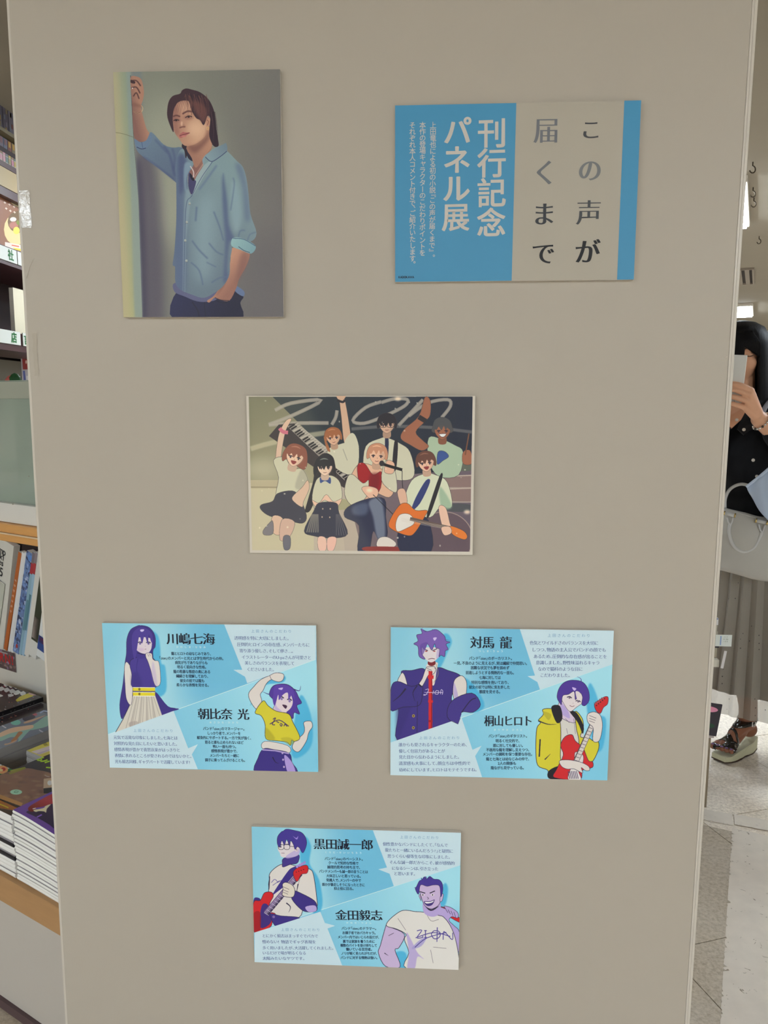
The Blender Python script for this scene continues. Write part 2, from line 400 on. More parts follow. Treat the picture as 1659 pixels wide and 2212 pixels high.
    F([(540, 400), (590, 380), (585, 520), (600, 600), (560, 600)], (128, 86, 78), blur=16, alpha=.6, **fc)
    F([(640, 690), (720, 690), (800, 630), (830, 540), (850, 600), (760, 710)], (140, 94, 80), blur=10, alpha=.6, **fc)
    D(575, 490, 34, 16, (120, 80, 76), blur=8, alpha=.6); D(672, 468, 38, 17, (132, 90, 82), blur=8, alpha=.6)
    L([(548, 462), (575, 452), (606, 462)], 12, (92, 58, 56), blur=3); L([(625, 440), (665, 418), (704, 420)], 13, (96, 62, 58), blur=3)
    L([(552, 496), (572, 486), (598, 492)], 7, (44, 28, 34)); L([(648, 470), (674, 456), (704, 462)], 7, (44, 28, 34)); D(574, 494, 8, 6, (40, 26, 32)); D(676, 465, 9, 6, (44, 28, 34))
    F([(598, 540), (608, 500), (622, 512), (650, 540), (640, 552), (620, 548), (604, 556)], (150, 106, 88), blur=4, alpha=.7); L([(600, 554), (622, 546), (648, 544)], 7, (92, 54, 52), blur=2)
    D(618, 520, 9, 20, (214, 178, 150), blur=5, alpha=.7)
    F([(598, 612), (628, 586), (646, 590), (684, 592), (660, 612), (620, 634), (602, 632)], (164, 96, 92)); L([(602, 618), (640, 606), (684, 594)], 5, (96, 44, 50)); D(636, 622, 20, 7, (182, 116, 108), blur=3)
    F([(818, 470), (848, 470), (852, 520), (832, 548), (818, 530)], (176, 130, 106)); L([(826, 486), (838, 500), (830, 530)], 5, (112, 72, 64)); L([(826, 545), (826, 568), (838, 570), (838, 545), (826, 545)], 5, (204, 170, 110), sm=False)
    F([(655, 232), (700, 240), (770, 262), (838, 318), (880, 400), (893, 470), (903, 560), (916, 640), (920, 700), (880, 700), (845, 620), (850, 520), (852, 470), (830, 455), (800, 530), (770, 490), (735, 470), (700, 410), (680, 340), (640, 330), (590, 345), (556, 400), (545, 480), (552, 590), (522, 530), (500, 450), (510, 350), (545, 295), (605, 275), (622, 248)], (58, 38, 46), c2=(44, 28, 40), g=[(600, 300), (900, 650)])
    F([(700, 330), (780, 350), (830, 420), (800, 510), (760, 470), (720, 400)], (104, 66, 60), blur=12, alpha=.8)
    rnd = random.Random(4)
    for k in range(34):
        x = 640 + rnd.random() * 180; L([(x, 270 + rnd.random() * 40), (x + 20, 360), (x + 10 + rnd.random() * 30, 440 + rnd.random() * 50)], 4, rnd.choice([(120, 78, 66), (38, 24, 34), (88, 56, 54)]), taper=True, alpha=.7)
    for k in range(9): x = 560 + k * 14; L([(640 + k * 4, 300), (x + 20, 350), (x, 400 + rnd.random() * 60)], 4, (64, 42, 46), taper=True, alpha=.8)
    for k in range(8): L([(850 + k * 6, 420), (870 + k * 6, 560), (865 + k * 7, 690)], 4, rnd.choice([(74, 50, 56), (28, 18, 28)]), taper=True, alpha=.8)
    c.a += np.random.RandomState(1).normal(0, 1.6, c.a.shape[:2])[..., None]
    return c

SK = (206, 184, 160); NAVY = (38, 42, 72)
def head(c, x, y, r, hair, skin=SK, a=0.0, eyes=True, mouth=1, fringe=.35, hl=None, hshape=None, ol=(60, 48, 50)):
    """one plain face with a cap of hair; a = tilt"""
    def T(P): ca, sa = math.cos(a), math.sin(a); return [(x + (u * ca - v * sa) * r, y + (u * sa + v * ca) * r) for u, v in P]
    c.fill(T([(-.35, .6), (.35, .6), (.4, 1.5), (-.4, 1.5)]), tuple(v * .84 for v in skin))
    c.shape(T(hshape or [(-1.05, .5), (-1.12, -.2), (-.8, -.95), (0, -1.25), (.8, -.95), (1.12, -.2), (1.05, .5), (.6, .3), (-.6, .3)]), hair, ol, 1.6)
    f = T([(-.82, -.3), (-.8, .25), (-.5, .75), (0, 1.05), (.5, .75), (.8, .25), (.82, -.3), (.4, -.8), (-.4, -.8)])
    c.shape(f, skin, ol, 1.4)
    c.fill(T([(.25, -.3), (.8, -.3), (.8, .25), (.5, .75), (.1, 1.0), (.45, .4)]), tuple(v * .86 for v in skin), blur=r * .1, alpha=.6)
    c.fill(T([(-1.0, .1), (-.98, -.6), (-.5, -1.1), (.5, -1.1), (.98, -.6), (1.0, .1), (.8, -.1), (.6, fringe - .55), (.35, fringe - .2), (.15, fringe - .6), (-.1, fringe - .15), (-.4, fringe - .55), (-.6, fringe - .2), (-.8, -.05)]), hair)
    if hl: c.line(T([(-.6, -.8), (-.1, -.95), (.4, -.85)]), r * .14, hl, alpha=.8, taper=2)
    if eyes:
        for s in (-1, 1):
            c.line(T([(s * .22, .12), (s * .4, .05), (s * .6, .14)]), r * .09, (40, 30, 38)); c.dot(*T([(s * .41, .2)])[0], r * .09, r * .12, (58, 46, 60))
    if mouth == 1: c.line(T([(-.18, .66), (0, .7), (.2, .64)]), r * .06, (120, 60, 60))
    elif mouth == 2: c.fill(T([(-.28, .52), (.28, .5), (.15, .8), (-.08, .82)]), (130, 50, 52))
    elif mouth == 3: c.fill(T([(-.4, .45), (.4, .42), (.2, .75), (-.15, .75)]), (238, 232, 224)); c.outl(T([(-.4, .45), (.4, .42), (.2, .75), (-.15, .75)]), (70, 30, 34), r * .05)
    c.line(T([(0, .3), (.06, .42)]), r * .05, tuple(v * .7 for v in skin))

def art_band():
    src = [(14, 50), (1612, 50), (1600, 1165), (25, 1158)]
    c = Canvas(980, 690, src, (190, 182, 168)); F, L, D, H = c.fill, c.line, c.dot, c.shape
    pr = [(31, 56), (1594, 54), (1581, 1141), (41, 1139)]
    full = lambda P, col, **k: F(P, col, sm=False, clip=None, **k)
    full(pr, (186, 176, 146))
    F([(31, 56), (1594, 54), (1590, 640), (36, 640)], (44, 52, 56), sm=False, c2=(30, 36, 52), g=[(300, 56), (1500, 300)])
    F([(31, 56), (200, 56), (620, 480), (640, 660), (36, 660)], (112, 110, 88), sm=False, c2=(146, 140, 112), g=[(100, 100), (300, 640)])
    F([(36, 640), (330, 640), (330, 700), (38, 700)], (170, 158, 128), sm=False); L([(38, 690), (330, 690)], 5, (120, 108, 84), sm=False)
    D(130, 560, 120, 60, (190, 186, 160), blur=50, alpha=.6)
    F([(640, 640), (1590, 560), (1581, 1141), (700, 1139)], (112, 96, 98), sm=False, c2=(96, 84, 94), g=[(800, 700), (1400, 1100)])
    F([(480, 700), (700, 640), (820, 1139), (480, 1139)], (176, 162, 146), sm=False, alpha=.9)
    ch = (150, 142, 130)
    for P, w in (([(215, 150), (330, 100), (540, 80), (350, 180), (170, 250)], 26), ([(170, 252), (350, 240), (590, 238)], 26), ([(650, 150), (640, 200), (612, 250)], 24),
                 ([(960, 90), (850, 130), (760, 220), (840, 240), (980, 190), (1120, 120), (1140, 75), (1050, 70), (960, 95)], 24), ([(1250, 75), (1170, 160), (1080, 255)], 24), ([(1150, 190), (1280, 100), (1420, 75), (1440, 120), (1380, 200)], 24)):
        L(P, w, ch, alpha=.85); L(P, w * .4, (176, 168, 156), alpha=.35, blur=3)
    L([(40, 420), (180, 380), (420, 330), (620, 300)], 34, (190, 182, 150), alpha=.6, blur=4); L([(750, 280), (1000, 262), (1300, 268), (1590, 300)], 22, (120, 116, 112), alpha=.6, blur=3)
    # keyboard across the back
    F([(170, 330), (240, 250), (360, 240), (760, 560), (740, 700), (690, 690)], (46, 40, 46), sm=False)
    F([(300, 262), (370, 240), (760, 560), (700, 640)], (168, 160, 148), sm=False); 
    for k in range(30):
        t = k / 30; x, y = 305 + 400 * t, 266 + 374 * t
        L([(x, y), (x + 62, y - 30)], 2, (60, 54, 58), sm=False)
        if k % 7 not in (2, 6): F([(x + 4, y + 2), (x + 12, y + 10), (x + 52, y - 14), (x + 44, y - 22)], (26, 24, 30), sm=False)
    # drums at the right
    for y0, y1 in ((610, 690), (700, 790)):
        F([(1400, y0), (1600, y0 - 10), (1600, y1), (1400, y1)], (128, 106, 100), sm=False); L([(1400, y0), (1590, y0 - 8)], 8, (176, 160, 146)); L([(1400, y1), (1590, y1)], 8, (160, 146, 134))
    D(1400, 1050, 200, 190, (92, 76, 84)); c.outl([(1400 + 200 * math.cos(t), 1050 + 190 * math.sin(t)) for t in np.linspace(0, 6.28, 20)[:-1]], (150, 130, 122), 6)
    D(1500, 830, 120, 30, (72, 74, 78)); D(1540, 540, 80, 34, (88, 92, 82)); D(660, 810, 110, 40, (150, 146, 110), alpha=.9)
    WH = (192, 188, 162); WS = (150, 146, 128); OL = (60, 54, 56); JE = (52, 60, 88)
    # back row: raised arm figure, glasses and tie figure, beanie figure
    H([(668, 60), (700, 60), (735, 250), (745, 380), (700, 380), (680, 200)], (196, 160, 132), OL, 2); L([(652, 80), (690, 92), (705, 78)], 16, (38, 34, 40)); F([(648, 40), (710, 40), (700, 70), (660, 74)], (196, 160, 132))
    H([(580, 430), (640, 395), (740, 370), (800, 400), (790, 560), (720, 600), (600, 520)], WH, OL, 2.5); F([(700, 380), (745, 310), (780, 330), (802, 420), (760, 440)], WH)
    L([(690, 420), (720, 500)], 5, WS); head(c, 622, 335, 56, (150, 92, 58), (206, 164, 134), -.12, hl=(190, 130, 90))
    F([(555, 330), (590, 400), (600, 440), (575, 420)], (150, 92, 58))
    H([(830, 560), (850, 400), (950, 345), (1000, 340), (1090, 380), (1160, 440), (1190, 600), (1100, 640), (850, 600)], WH, OL, 2.5)
    F([(1050, 370), (1075, 380), (1062, 560), (1035, 560)], (36, 32, 40)); F([(985, 345), (1010, 350), (1005, 480), (990, 480)], (34, 38, 66))
    head(c, 998, 245, 62, (34, 32, 40), (196, 158, 132), 0, fringe=.45)
    for s in (-1, 1): c.outl([(998 + s * 26 - 20, 240), (998 + s * 26 + 20, 240), (998 + s * 26 + 18, 266), (998 + s * 26 - 18, 266)], (24, 22, 26), 3)
    BR = (148, 92, 68)
    H([(1290, 340), (1380, 350), (1470, 390), (1530, 440), (1500, 600), (1360, 610), (1290, 500)], (158, 176, 148), OL, 2.5)
    H([(1262, 60), (1300, 80), (1300, 180), (1262, 230), (1200, 300), (1250, 360), (1290, 400), (1240, 430), (1160, 390), (1095, 345), (1120, 280), (1220, 190)], BR, OL, 2.5); L([(1220, 195), (1270, 225)], 34, (44, 38, 42), sm=False)
    H([(1530, 440), (1580, 430), (1590, 520), (1530, 520)], BR, OL, 2); L([(1570, 310), (1545, 460)], 9, (110, 72, 52))
    head(c, 1385, 285, 64, (74, 72, 72), BR, 0, mouth=3, fringe=.2, hshape=[(-1.0, .3), (-1.05, -.4), (-.7, -1.1), (0, -1.35), (.7, -1.1), (1.05, -.4), (1.0, .3)]); F([(1322, 290), (1330, 220), (1385, 195), (1440, 225), (1448, 290), (1385, 250)], (70, 70, 72))
    H([(1355, 440), (1400, 435), (1430, 470), (1390, 500), (1350, 525)], (50, 76, 132), OL, 2)
    # front left: jumping figure in a white blouse
    H([(300, 215), (330, 215), (290, 290), (265, 400), (245, 520), (215, 500), (235, 340), (265, 260)], (206, 172, 148), OL, 2); L([(245, 275), (270, 300), (305, 305)], 26, (190, 96, 116)); 
    H([(200, 500), (280, 480), (330, 560), (400, 560), (440, 640), (400, 690), (360, 750), (220, 760), (235, 620)], WH, OL, 2.5); F([(400, 560), (450, 640), (420, 700), (350, 690)], WS, alpha=.6, blur=6)
    H([(225, 735), (330, 715), (380, 760), (430, 890), (400, 945), (300, 925), (170, 895), (108, 850), (110, 815), (190, 790)], (50, 50, 66), OL, 2.5)
    H([(190, 895), (260, 910), (260, 1010), (215, 1030), (180, 990)], (206, 170, 146), OL, 2); H([(255, 920), (345, 935), (310, 1040), (240, 1065)], (196, 160, 142), OL, 2)
    H([(130, 1030), (190, 1020), (190, 930), (160, 950), (120, 1000)], (110, 106, 112), OL, 2); H([(265, 1040), (312, 1040), (310, 1125), (268, 1130)], (92, 92, 104), OL, 2)
    H([(330, 760), (400, 690), (440, 640), (450, 700), (410, 790), (400, 830), (350, 800)], (206, 172, 148), OL, 2)
    head(c, 352, 470, 70, (126, 70, 58), (222, 184, 158), .25, mouth=2, hl=(168, 110, 90), hshape=[(-1.1, .8), (-1.25, 0), (-.8, -1), (0, -1.25), (.9, -.95), (1.3, 0), (1.35, .9), (.9, 1.1), (-.6, .5)])
    # front centre left: long dark hair, pleated skirt
    F([(500, 500), (480, 640), (440, 780), (420, 860), (460, 850), (520, 700), (560, 600)], (34, 32, 40)); F([(620, 520), (640, 640), (650, 700), (600, 640)], (34, 32, 40))
    H([(500, 640), (560, 610), (620, 610), (670, 660), (680, 770), (620, 800), (620, 880), (520, 880), (470, 780)], WH, OL, 2.5)
    H([(470, 780), (520, 800), (570, 740), (620, 790), (680, 770), (640, 830), (560, 780), (500, 830)], (216, 178, 154), OL, 2)
    H([(520, 800), (640, 800), (660, 870), (720, 1020), (600, 1050), (480, 1035), (412, 1000), (480, 860)], (40, 42, 62), OL, 2.5)
    for k in range(6): L([(500 + 8 * k - 30, 880), (440 + 16 * k - 10, 1010)], 9, (132, 126, 116), sm=False, alpha=.7)
    for k in range(5): L([(640 + 6 * k, 880), (640 + 18 * k, 1030)], 3, (96, 96, 104), sm=False)
    for x, y in ((545, 842), (598, 842), (540, 900), (594, 902)): D(x, y, 5, 6, (170, 150, 130))
    H([(510, 1045), (565, 1050), (565, 1135), (515, 1135)], (226, 178, 160), OL, 1.5); H([(578, 1050), (640, 1048), (620, 1135), (578, 1135)], (220, 172, 156), OL, 1.5)
    F([(528, 620), (563, 632), (600, 620), (600, 665), (563, 645), (530, 660)], (44, 64, 120))
    head(c, 562, 545, 60, (30, 30, 38), (226, 190, 166), 0, fringe=.5, hl=(120, 132, 124), hshape=[(-1.2, 1.2), (-1.35, .2), (-1.0, -.9), (0, -1.6), (.9, -1.2), (1.2, -.2), (1.3, 1.2), (.6, .4), (-.7, .5)])
    # centre: singer in red vest
    H([(770, 560), (840, 520), (960, 560), (1040, 560), (1050, 700), (1010, 760), (920, 730), (870, 770), (770, 800), (700, 740)], (208, 166, 136), OL, 2.5)
    H([(790, 540), (840, 520), (900, 600), (960, 580), (940, 720), (820, 700)], (150, 28, 34), OL, 2.5); F([(880, 600), (950, 600), (930, 710), (880, 700)], (104, 20, 30), blur=10, alpha=.7)
    H([(720, 620), (760, 600), (830, 660), (870, 640), (850, 760), (760, 820), (700, 740)], WH, OL, 2.5); H([(990, 500), (1050, 560), (1070, 700), (1040, 720), (960, 640)], WH, OL, 2.5)
    H([(860, 680), (930, 700), (930, 750), (880, 770), (820, 700)], (214, 170, 142), OL, 2)
    H([(720, 830), (860, 770), (980, 770), (990, 900), (1000, 1030), (940, 1060), (900, 1000), (870, 1139), (790, 1139), (800, 960), (700, 900)], (40, 44, 68), OL, 2.5)
    F([(870, 790), (960, 780), (985, 1030), (930, 1050), (900, 900)], (124, 132, 146), blur=8, alpha=.75); F([(760, 820), (860, 800), (850, 880), (760, 880)], (96, 108, 130), blur=10, alpha=.6)
    H([(940, 1050), (1000, 1040), (1060, 1080), (1040, 1112), (930, 1110)], (206, 196, 184), OL, 2); F([(850, 1110), (1110, 1112), (1090, 1140), (850, 1140)], (130, 48, 46))
    head(c, 930, 460, 66, (186, 130, 100), (214, 170, 140), .08, mouth=1, fringe=.1, hl=(222, 176, 140)); H([(1000, 500), (1050, 520), (1040, 590), (980, 580)], (210, 166, 138), OL, 2)
    L([(960, 520), (1000, 535), (1105, 565)], 20, (24, 22, 28)); D(962, 520, 18, 20, (44, 42, 48)); L([(1105, 570), (1110, 700), (1150, 800), (1150, 1000), (1060, 900), (900, 740)], 4, (26, 24, 30))
    # right: guitarist
    H([(1170, 640), (1270, 590), (1340, 600), (1420, 650), (1455, 820), (1370, 830), (1300, 900), (1180, 860), (1120, 790)], (198, 200, 172), OL, 2.5); F([(1370, 680), (1455, 820), (1380, 830)], (140, 166, 136), blur=6, alpha=.8)
    H([(1070, 720), (1120, 700), (1140, 790), (1110, 850)], (206, 166, 140), OL, 2); H([(1360, 830), (1410, 830), (1440, 940), (1450, 970), (1400, 1000)], (214, 176, 152), OL, 2)
    F([(1365, 610), (1385, 625), (1300, 880), (1280, 870)], (36, 34, 40)); F([(1270, 640), (1300, 650), (1230, 800), (1170, 850), (1200, 760)], (46, 56, 104))
    H([(1090, 940), (1200, 900), (1290, 920), (1310, 1139), (1090, 1139)], (38, 42, 66), OL, 2.5)
    H([(1080, 820), (1140, 800), (1200, 850), (1280, 850), (1260, 900), (1200, 1000), (1150, 1030), (1040, 990), (1010, 940)], (206, 106, 42), OL, 2.5); H([(1090, 880), (1160, 880), (1190, 940), (1130, 980), (1070, 1000), (1060, 940)], (214, 208, 196), OL, 2)
    L([(1160, 910), (1440, 975)], 26, (96, 80, 72), sm=False)
    for k in range(4): L([(1100, 905 + k * 7), (1440, 967 + k * 6)], 1.5, (200, 190, 176), sm=False)
    H([(1440, 960), (1530, 990), (1562, 1030), (1540, 1055), (1460, 1020)], (212, 116, 48), OL, 2); H([(1380, 970), (1440, 965), (1450, 1010), (1400, 1025)], (214, 176, 152), OL, 2)
    head(c, 1270, 510, 64, (96, 60, 50), (216, 174, 146), -.1, mouth=2, fringe=.35, hl=(140, 96, 76))
    rnd = random.Random(3)
    for k in range(30): D(50 + rnd.random() * 1500, 70 + rnd.random() * 1050, 2 + rnd.random() * 5, 2 + rnd.random() * 5, (226, 218, 196), blur=1.5, alpha=.5 + .4 * rnd.random())
    for k in range(3): D([1075, 1560, 875][k], [70, 860, 710][k], 22, 14, (244, 220, 190), blur=8, alpha=.8)
    F([(31, 56), (420, 56), (900, 1139), (40, 1139)], (226, 212, 160), sm=False, blur=30, alpha=.10)
    # white border of the card
    for Q in ([(0, 30), (31, 30), (41, 1180), (0, 1180)], [(1594, 30), (1630, 30), (1620, 1190), (1581, 1190)], [(0, 1139), (1620, 1141), (1620, 1190), (0, 1190)]): F(Q, (190, 182, 168), sm=False)
    return c

BLU1, BLU2, SHD, CARD = (150, 196, 208), (98, 170, 200), (58, 158, 198), (184, 206, 212)
IND = (56, 44, 118); LN = (34, 30, 56); WSK = (206, 198, 190); LIL = (168, 150, 196); YEL = (196, 186, 50); RED = (190, 34, 40)
def profile_base(corners, dia, sp1, sp2):
    c = Canvas(980, 686, corners, BLU1); big = [(0, 0), (1700, 0), (1700, 1250), (0, 1250)]
    c.fill(big, (126, 186, 204), sm=False, c2=(160, 204, 212), g=[(40, 300), (520, 500)])
    c.fill([(600, 0), (1700, 0), (1700, 700), (600, 700)], BLU2, sm=False, blur=120, alpha=.9)
    c.fill([dia[0], dia[1], (1700, 1250), (0, 1250)], (120, 184, 206), sm=False, c2=(150, 204, 216), g=[(620, 900), (1300, 700)])
    c.fill([(1300, 900), (1700, 600), (1700, 1250), (1250, 1250)], (104, 178, 206), blur=70, sm=False, alpha=.7)
    c.line([dia[0], dia[1]], 3.5, (206, 222, 226), sm=False)
    return c
def art_profile_a():
    co = [(35, 40), (1607, 52), (1610, 1120), (92, 1100)]; dia = [(60, 866), (1603, 300)]
    c = profile_base(co, dia, 0, 0); F, L, D, H = c.fill, c.line, c.dot, c.shape
    up = [(0, 0), (1700, 0), (1700, 264), (60, 866), (0, 890)]
    F([(330, 70), (430, 110), (460, 180), (470, 330), (500, 360), (505, 540), (430, 560), (400, 300)], SHD, blur=5, alpha=.8)
    hb = [(325, 56), (385, 72), (425, 130), (428, 210), (410, 250), (420, 400), (425, 540), (470, 640), (585, 668), (500, 690), (480, 720), (300, 700), (215, 700), (180, 744), (165, 640), (190, 480), (205, 330), (215, 260), (218, 160), (245, 90), (290, 62)]
    F(hb, IND, clip=up); c.line(smooth(hb), 3, LN, sm=False, alpha=.6)
    F([(430, 545), (520, 650), (600, 668), (540, 690), (480, 720), (440, 640)], IND)
    skirt = [(262, 570), (425, 570), (470, 700), (482, 735), (130, 850), (190, 745), (235, 650)]
    F(skirt, (196, 190, 176), sm=False)
    for k in range(9): L([(275 + 17 * k, 575), (200 + 33 * k, 850 - 14 * k)], 3, (130, 122, 112), sm=False, alpha=.8)
    for k in range(4): F([(290 + 35 * k, 580), (300 + 35 * k, 580), (260 + 60 * k, 800), (235 + 60 * k, 805)], (166, 158, 148), sm=False, alpha=.6)
    L([(262, 570), (235, 650), (190, 745), (130, 850)], 4, LN, sm=False)
    F([(240, 350), (262, 390), (262, 510), (250, 640), (215, 600), (205, 500), (200, 370), (215, 325)], WSK); c.outl([(240, 350), (262, 390), (262, 510), (250, 640), (215, 600), (205, 500), (200, 370), (215, 325)], LN, 2.5)
    H([(250, 310), (300, 290), (330, 272), (380, 290), (425, 312), (438, 400), (430, 470), (422, 515), (262, 512), (255, 420), (240, 350)], (66, 54, 132), LN, 3)
    F([(255, 420), (300, 400), (330, 508), (262, 510)], (52, 42, 112), blur=10, alpha=.6)
    F([(290, 250), (372, 248), (376, 290), (300, 300)], (60, 48, 124)); L([(296, 258), (335, 268), (374, 258)], 4, (24, 20, 40))
    for y in (513, 548): F([(262, y), (425, y), (425, y + 26), (262, y + 26)], (210, 194, 44), sm=False); c.line([(262, y), (425, y)], 4, (228, 224, 216), sm=False); D(310, y + 13, 8, 10, (120, 100, 30)); 
    L([(262, 576), (425, 576)], 5, (228, 224, 216), sm=False)
    F([(285, 150), (390, 150), (400, 220), (372, 262), (330, 262), (292, 240), (270, 210)], (204, 192, 196)); D(320, 235, 26, 12, (190, 160, 190), blur=6, alpha=.6)
    F([(268, 190), (285, 188), (285, 225), (272, 220)], (196, 180, 196))
    for x in (316, 378): L([(x - 18, 184), (x, 178), (x + 16, 186)], 6, LN); D(x, 190, 8, 8, (96, 80, 140))
    L([(350, 232), (362, 230)], 3, (120, 80, 110)); L([(352, 206), (356, 212)], 2, (150, 120, 150))
    F([(330, 70), (400, 110), (410, 190), (395, 170), (380, 120), (372, 190), (350, 130), (330, 190), (312, 130), (296, 210), (282, 300), (270, 300), (255, 200), (265, 110)], (70, 56, 134)); F([(318, 88), (345, 86), (340, 100), (322, 102)], (190, 180, 214))
    L([(300, 300), (290, 380), (310, 450)], 9, IND, taper=True)
    H([(360, 262), (400, 262), (408, 300), (425, 315), (455, 330), (466, 470), (440, 505), (418, 480), (395, 390), (372, 320), (358, 290)], WSK, LN, 2.5); F([(410, 320), (430, 400), (440, 500), (420, 480), (400, 400)], (176, 160, 190), alpha=.6, blur=5)
    for P in ([(372, 268), (380, 285)], [(384, 264), (392, 282)]): L(P, 2.5, (90, 70, 90), sm=False)
    F([(235, 770), (290, 760), (300, 790), (240, 800)], (150, 136, 130), alpha=.5)
    # lower right: figure with both arms up, yellow shirt
    F([(1240, 420), (1370, 420), (1360, 470), (1230, 490), (1180, 560), (1120, 640)], SHD, blur=4, alpha=.8); F([(1490, 560), (1560, 700), (1570, 900), (1500, 1000), (1420, 1000), (1440, 760)], SHD, blur=5, alpha=.8)
    L([(1290, 560), (1250, 555), (1215, 540)], 9, IND, taper=True); L([(1440, 520), (1480, 530), (1490, 495)], 8, IND, taper=True)
    H([(1290, 600), (1260, 560), (1285, 500), (1340, 482), (1400, 488), (1450, 530), (1475, 580), (1495, 620), (1460, 640), (1480, 700), (1440, 690), (1430, 735), (1390, 700), (1310, 680)], (74, 50, 140), LN, 3)
    H([(1265, 420), (1310, 400), (1365, 410), (1362, 450), (1330, 466), (1280, 450), (1240, 480), (1215, 530), (1195, 560), (1205, 610), (1190, 680), (1140, 640), (1108, 560), (1150, 500), (1200, 450)], WSK, LN, 3)
    for x in (1300, 1318, 1336): L([(x, 412), (x + 10, 440)], 2.5, (90, 70, 80), sm=False)
    H([(1510, 760), (1560, 752), (1572, 790), (1550, 825), (1540, 850), (1525, 900), (1470, 975), (1425, 950), (1440, 900), (1500, 850), (1515, 810)], WSK, LN, 3)
    H([(1225, 900), (1390, 930), (1395, 985), (1215, 960)], WSK, LN, 2.5); H([(1300, 640), (1390, 640), (1380, 700), (1330, 720), (1290, 690)], (190, 172, 190), LN, 2)
    sh = [(1215, 605), (1250, 640), (1310, 680), (1400, 700), (1430, 760), (1480, 870), (1440, 900), (1420, 890), (1410, 930), (1385, 905), (1300, 895), (1232, 880), (1228, 780), (1200, 715), (1155, 690)]
    H(sh, YEL, LN, 3.5); F([(1235, 800), (1300, 880), (1235, 880)], (150, 140, 36), blur=6, alpha=.6); F([(1340, 880), (1400, 870), (1440, 900), (1405, 925)], (158, 148, 40), blur=4, alpha=.5)
    for P in ([(1285, 740), (1305, 730), (1280, 775), (1300, 780)], [(1310, 755), (1330, 765)], [(1338, 768), (1352, 776), (1345, 790), (1335, 775)], [(1365, 790), (1372, 775), (1388, 792)], [(1262, 775), (1330, 745), (1400, 790)]): L(P, 6, (60, 40, 90))
    F([(1300, 560), (1400, 545), (1430, 600), (1420, 650), (1380, 685), (1330, 680), (1300, 640)], (208, 192, 196)); F([(1300, 560), (1310, 640), (1350, 680), (1310, 670), (1285, 610)], LIL, alpha=.7)
    for x, y in ((1350, 590), (1408, 606)): L([(x - 18, y - 10), (x, y - 16), (x + 16, y - 4)], 7, LN); D(x, y, 9, 10, (130, 110, 160))
    F([(1355, 632), (1388, 640), (1380, 662), (1364, 650)], (60, 30, 60))
    F([(1290, 560), (1300, 500), (1360, 484), (1430, 520), (1445, 600), (1425, 560), (1400, 600), (1395, 545), (1360, 560), (1330, 600), (1325, 560), (1300, 640), (1285, 600)], (84, 58, 150)); F([(1325, 515), (1360, 508), (1350, 525)], (190, 170, 214))
    pa = [(1215, 955), (1290, 960), (1400, 985), (1420, 1050), (1445, 1130), (1160, 1130), (1175, 1020)]
    H(pa, IND, LN, 3); F([(1365, 1000), (1420, 1050), (1445, 1130), (1390, 1130)], (160, 140, 196)); L([(1205, 962), (1300, 968), (1400, 988)], 9, LIL, sm=False); L([(1280, 1015), (1300, 1050), (1325, 1060)], 8, LN, taper=True)
    for x, y in ((1352, 985), (1356, 1033), (1362, 1085)): D(x, y, 7, 8, (170, 150, 190))
    F([(935, 47), (1607, 52), (1603, 300), (1100, 478), (1084, 430), (1000, 380), (1064, 379)], CARD, sm=False)
    F([(78, 862), (560, 683), (666, 955), (737, 925), (692, 1000), (735, 1106), (90, 1102)], CARD, sm=False)
    L([(1265, 420), (1310, 402), (1365, 412)], 3, LN)
    F([(1265, 420), (1310, 400), (1365, 410), (1362, 450), (1330, 466), (1280, 450)], WSK); c.outl([(1265, 420), (1310, 400), (1365, 410), (1362, 450), (1330, 466), (1280, 450)], LN, 2.5)
    return c
